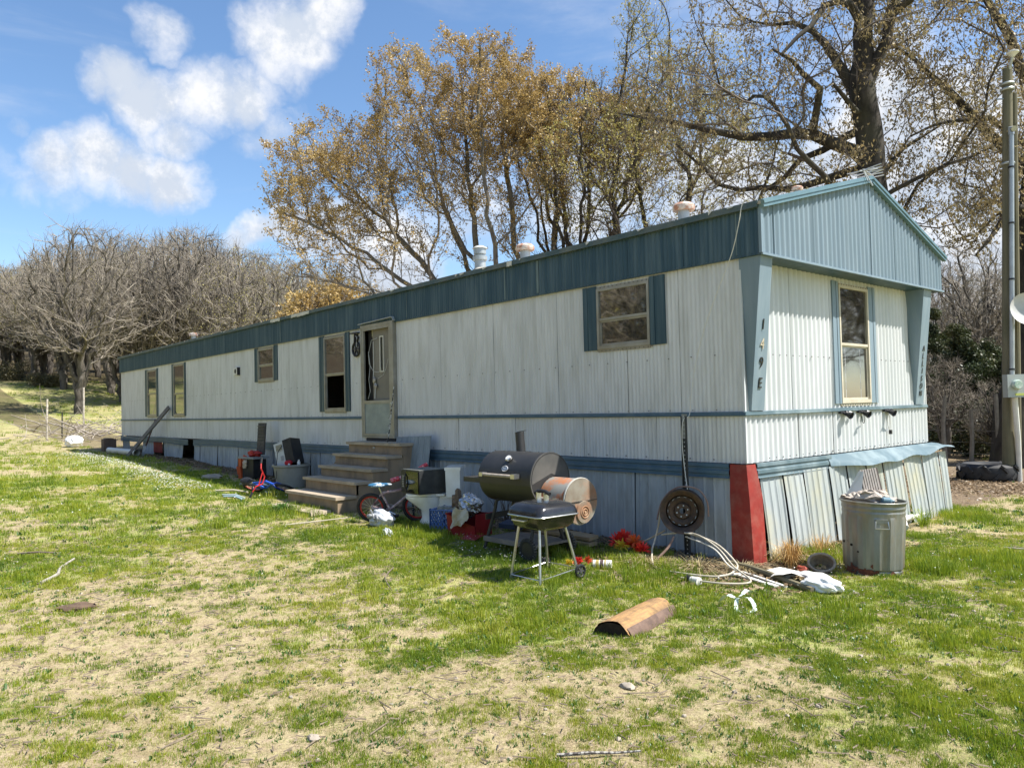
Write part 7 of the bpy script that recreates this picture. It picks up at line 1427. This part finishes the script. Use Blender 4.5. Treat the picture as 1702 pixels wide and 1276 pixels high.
def tractor_tyre():
    x, y = -.92, 9.1; r = .62; t = thing('tractor_tyre', 'big lugged black tractor tyre lying flat by the utility pole', 'tyre', (x+.1, y+.15, H(x, y)), 0); t.scale = (.78, .78, .92); TM = mat('tractor_rubber', (.016, .016, .017), (.03, .03, .03), .7, scale=14, spec=.5); MB().lathe([(.36, .02), (.52, .0), (.60, .05), (.63, .15), (.60, .27), (.52, .33), (.38, .30), (.34, .26), (.34, .06), (.36, .02)], n=44, cap=False).build('carcass', TM, t)
    for k in range(22):
        a = 2*math.pi*k/22; s = 1 if k % 2 else -1; P = []
        for j in range(4): aa = a+j*.075*(1); zz = .165+s*(.15-j*.045); rr_ = .635-(.03 if j == 0 else 0); P.append((rr_*math.cos(aa), rr_*math.sin(aa), zz))
        m_ = MB()
        for j in range(3): m_.bar(P[j], P[j+1], .05, .045)
        m_.build('lug', TM, t, False)
tractor_tyre()
# fences
def fence_right():
    PM = mat('old_post', (.16, .14, .11), (.24, .21, .17), .95, scale=8); t = thing('wire_fence', 'sagging wire fence on thin crooked posts behind the tractor tyre', 'fence', (-2.2, 12, H(-2.2, 12))); ox, oy, oz = t.location; pts = [(-3.9, 11.4, 1.2), (-2.35, 11.6, 1.5), (-2.0, 12.0, 1.2), (-1.45, 12.05, 1.55), (-.3, 12.3, 1.1), (1.4, 12.6, 1.2)]
    for k, (a, b, h) in enumerate(pts):
        q = random.Random(k); z = H(a, b); MB().tube(smoothp([(a-ox, b-oy, z-oz-.05), (a-ox+q.uniform(-.05, .05), b-oy, z-oz+h*.5), (a-ox+q.uniform(-.12, .05), b-oy, z-oz+h)], 4), [.05]*4+[.045]*4+[.035], 6).build('post', PM, t)
    for z_ in (.25, .5, .75, 1.0):
        w = MB(); w.tube([(a-ox, b-oy, H(a, b)-oz+z_) for a, b, h in pts], .004, 4); w.build('wire', mat('fence_wire', (.2, .19, .17), metal=.4, rough=.6), t)
fence_right()
def fence_left():
    pts = [(77, 33, 1.55, 'pole_birch'), (102, 34.5, 1.0, 'steel'), (138, 35.5, 2.0, 'pole_birch')]; t = thing('field_fence', 'short run of pale bark posts and a steel post at the edge of the pasture', 'fence', ground_loc(*P_at(100, 34), 0)); ox, oy, oz = t.location; BI = mat('pale_bark', (.55, .5, .42), (.3, .26, .2), .9, scale=12); P = []
    for k, (px, d, h, kd) in enumerate(pts):
        x, y = P_at(px, d); z = H(x, y); P.append((x-ox, y-oy, z-oz)); MB().tube(smoothp([(x-ox, y-oy, z-oz-.05), (x-ox+.03, y-oy, z-oz+h*.5), (x-ox-.03, y-oy+.02, z-oz+h)], 3), .036 if kd != 'steel' else .025, 7).build('post', BI if kd != 'steel' else BLACK, t)
    for zz in (.35, .7):
        MB().tube([(p[0], p[1], p[2]+zz) for p in P], .006, 4).build('wire', mat('fence_wire', (.2, .19, .17)), t)
    q = random.Random(8); x, y = P_at(172, 33); b = thing('brush_pile', 'heap of bare cut branches near the far end of the home', 'brush pile', ground_loc(x, y, 0)); 
    mb = MB()
    for i in range(130):
        p = Vector((q.gauss(0, 1.6), q.gauss(0, 1.6), q.uniform(0, .5))); d = Vector((q.gauss(0, 1), q.gauss(0, 1), q.uniform(-.1, .6))).normalized(); PP = [p]
        for k in range(4): d = (d+Vector((q.gauss(0, .2), q.gauss(0, .2), q.gauss(0, .15)))).normalized(); PP.append(PP[-1]+d*q.uniform(.2, .5))
        PP = [Vector((v.x, v.y, max(.02, v.z)))+Vector((0, 0, H(x+v.x, y+v.y)-b.location.z)) for v in PP]; mb.tube(PP, [.016, .013, .01, .008, .005] if i % 6 else [.035, .03, .025, .018, .01], 5)
    o = mb.build('branches', mat('cut_branch', (.38, .33, .27), (.2, .17, .14), .9, scale=6), b); o['kind'] = 'stuff'
fence_left()
# single sticks and clods on the lawn
def stick(P, r, m_, label, name='stick'):
    P = [(x, y, H(x, y)+.015+dz) for x, y, dz in P]; n = len(smoothp(P, 4)); tag(MB().tube(smoothp(P, 4), [r*(1-.5*k/n) for k in range(n)], 6).build(name, m_), label, 'stick')
PS = mat('lichen_stick', (.38, .36, .31), (.2, .17, .13), .9, scale=30); DS = mat('dark_stick', (.11, .085, .065), (.2, .16, .12), .9, scale=25)
stick([(-3.78, -5.15, 0), (-4.0, -4.98, .01), (-4.3, -4.9, 0), (-4.52, -4.74, .02)], .018, PS, 'pale lichen-covered stick in the lawn at the left, the nearer of two')
stick([(-5.30, -5.1, 0), (-5.15, -4.95, .02), (-5.05, -4.78, 0)], .012, DS, 'thin dark stick in the lawn at the left, the farther of two')
stick([(1.56, -4.06, 0), (1.66, -3.96, .01), (1.72, -3.86, .0), (1.80, -3.78, .01)], .009, mat('banded_stick', (.33, .31, .27), (.06, .05, .045), .8, scale=60, contrast=(.45, .55)), 'mottled stick on the bare soil at the bottom of the picture')
stick([(-2.1, -2.6, .01), (-1.75, -2.9, .02), (-1.4, -3.05, 0)], .006, DS, 'thin forked twig in the lawn left of the log'); stick([(-5.1, -2.3, 0), (-4.85, -1.85, .03), (-4.72, -1.6, .05)], .010, mat('pale_stick', (.45, .4, .3)), 'thin pale stick pointing at the red-rimmed bicycle wheel')
stick([(2.1, 1.95, 0), (1.75, 2.3, .02), (1.4, 2.4, 0)], .012, mat('pale_stick', (.45, .4, .3)), 'pale stick in the grass right of the trash can')
tag(MB().blob((0, 0, 0), (.13, .085, .03), 16, 8, .2, 3).build('dirt_clod', mat('dark_soil', (.13, .085, .055), (.09, .06, .04), .98, scale=20, bump=.6), loc=(-2.73, -5.07, H(-2.7, -5.07)+.01), rot=(0, 0, 1)), 'dark brown dirt clod on the bare patch at the left', 'dirt clod')
for k, (x, y, s_, lb) in enumerate(((.62, -4.75, .04, 'pale stone in the bare soil at the bottom of the picture'), (1.25, -3.22, .045, 'largest pale stone in the rubble right of the bottom centre'), (1.95, -.55, .03, 'small pale stone in the grass right of the white bag'), (1.2, -.42, .035, 'yellowish stone just right of the white bag'))):
    tag(MB().blob((0, 0, 0), (s_, s_*.7, s_*.4), 10, 7, .15, k).build('stone', mat('pebble', (.55, .5, .42)), loc=(x, y, H(x, y)+.008)), lb, 'stone')
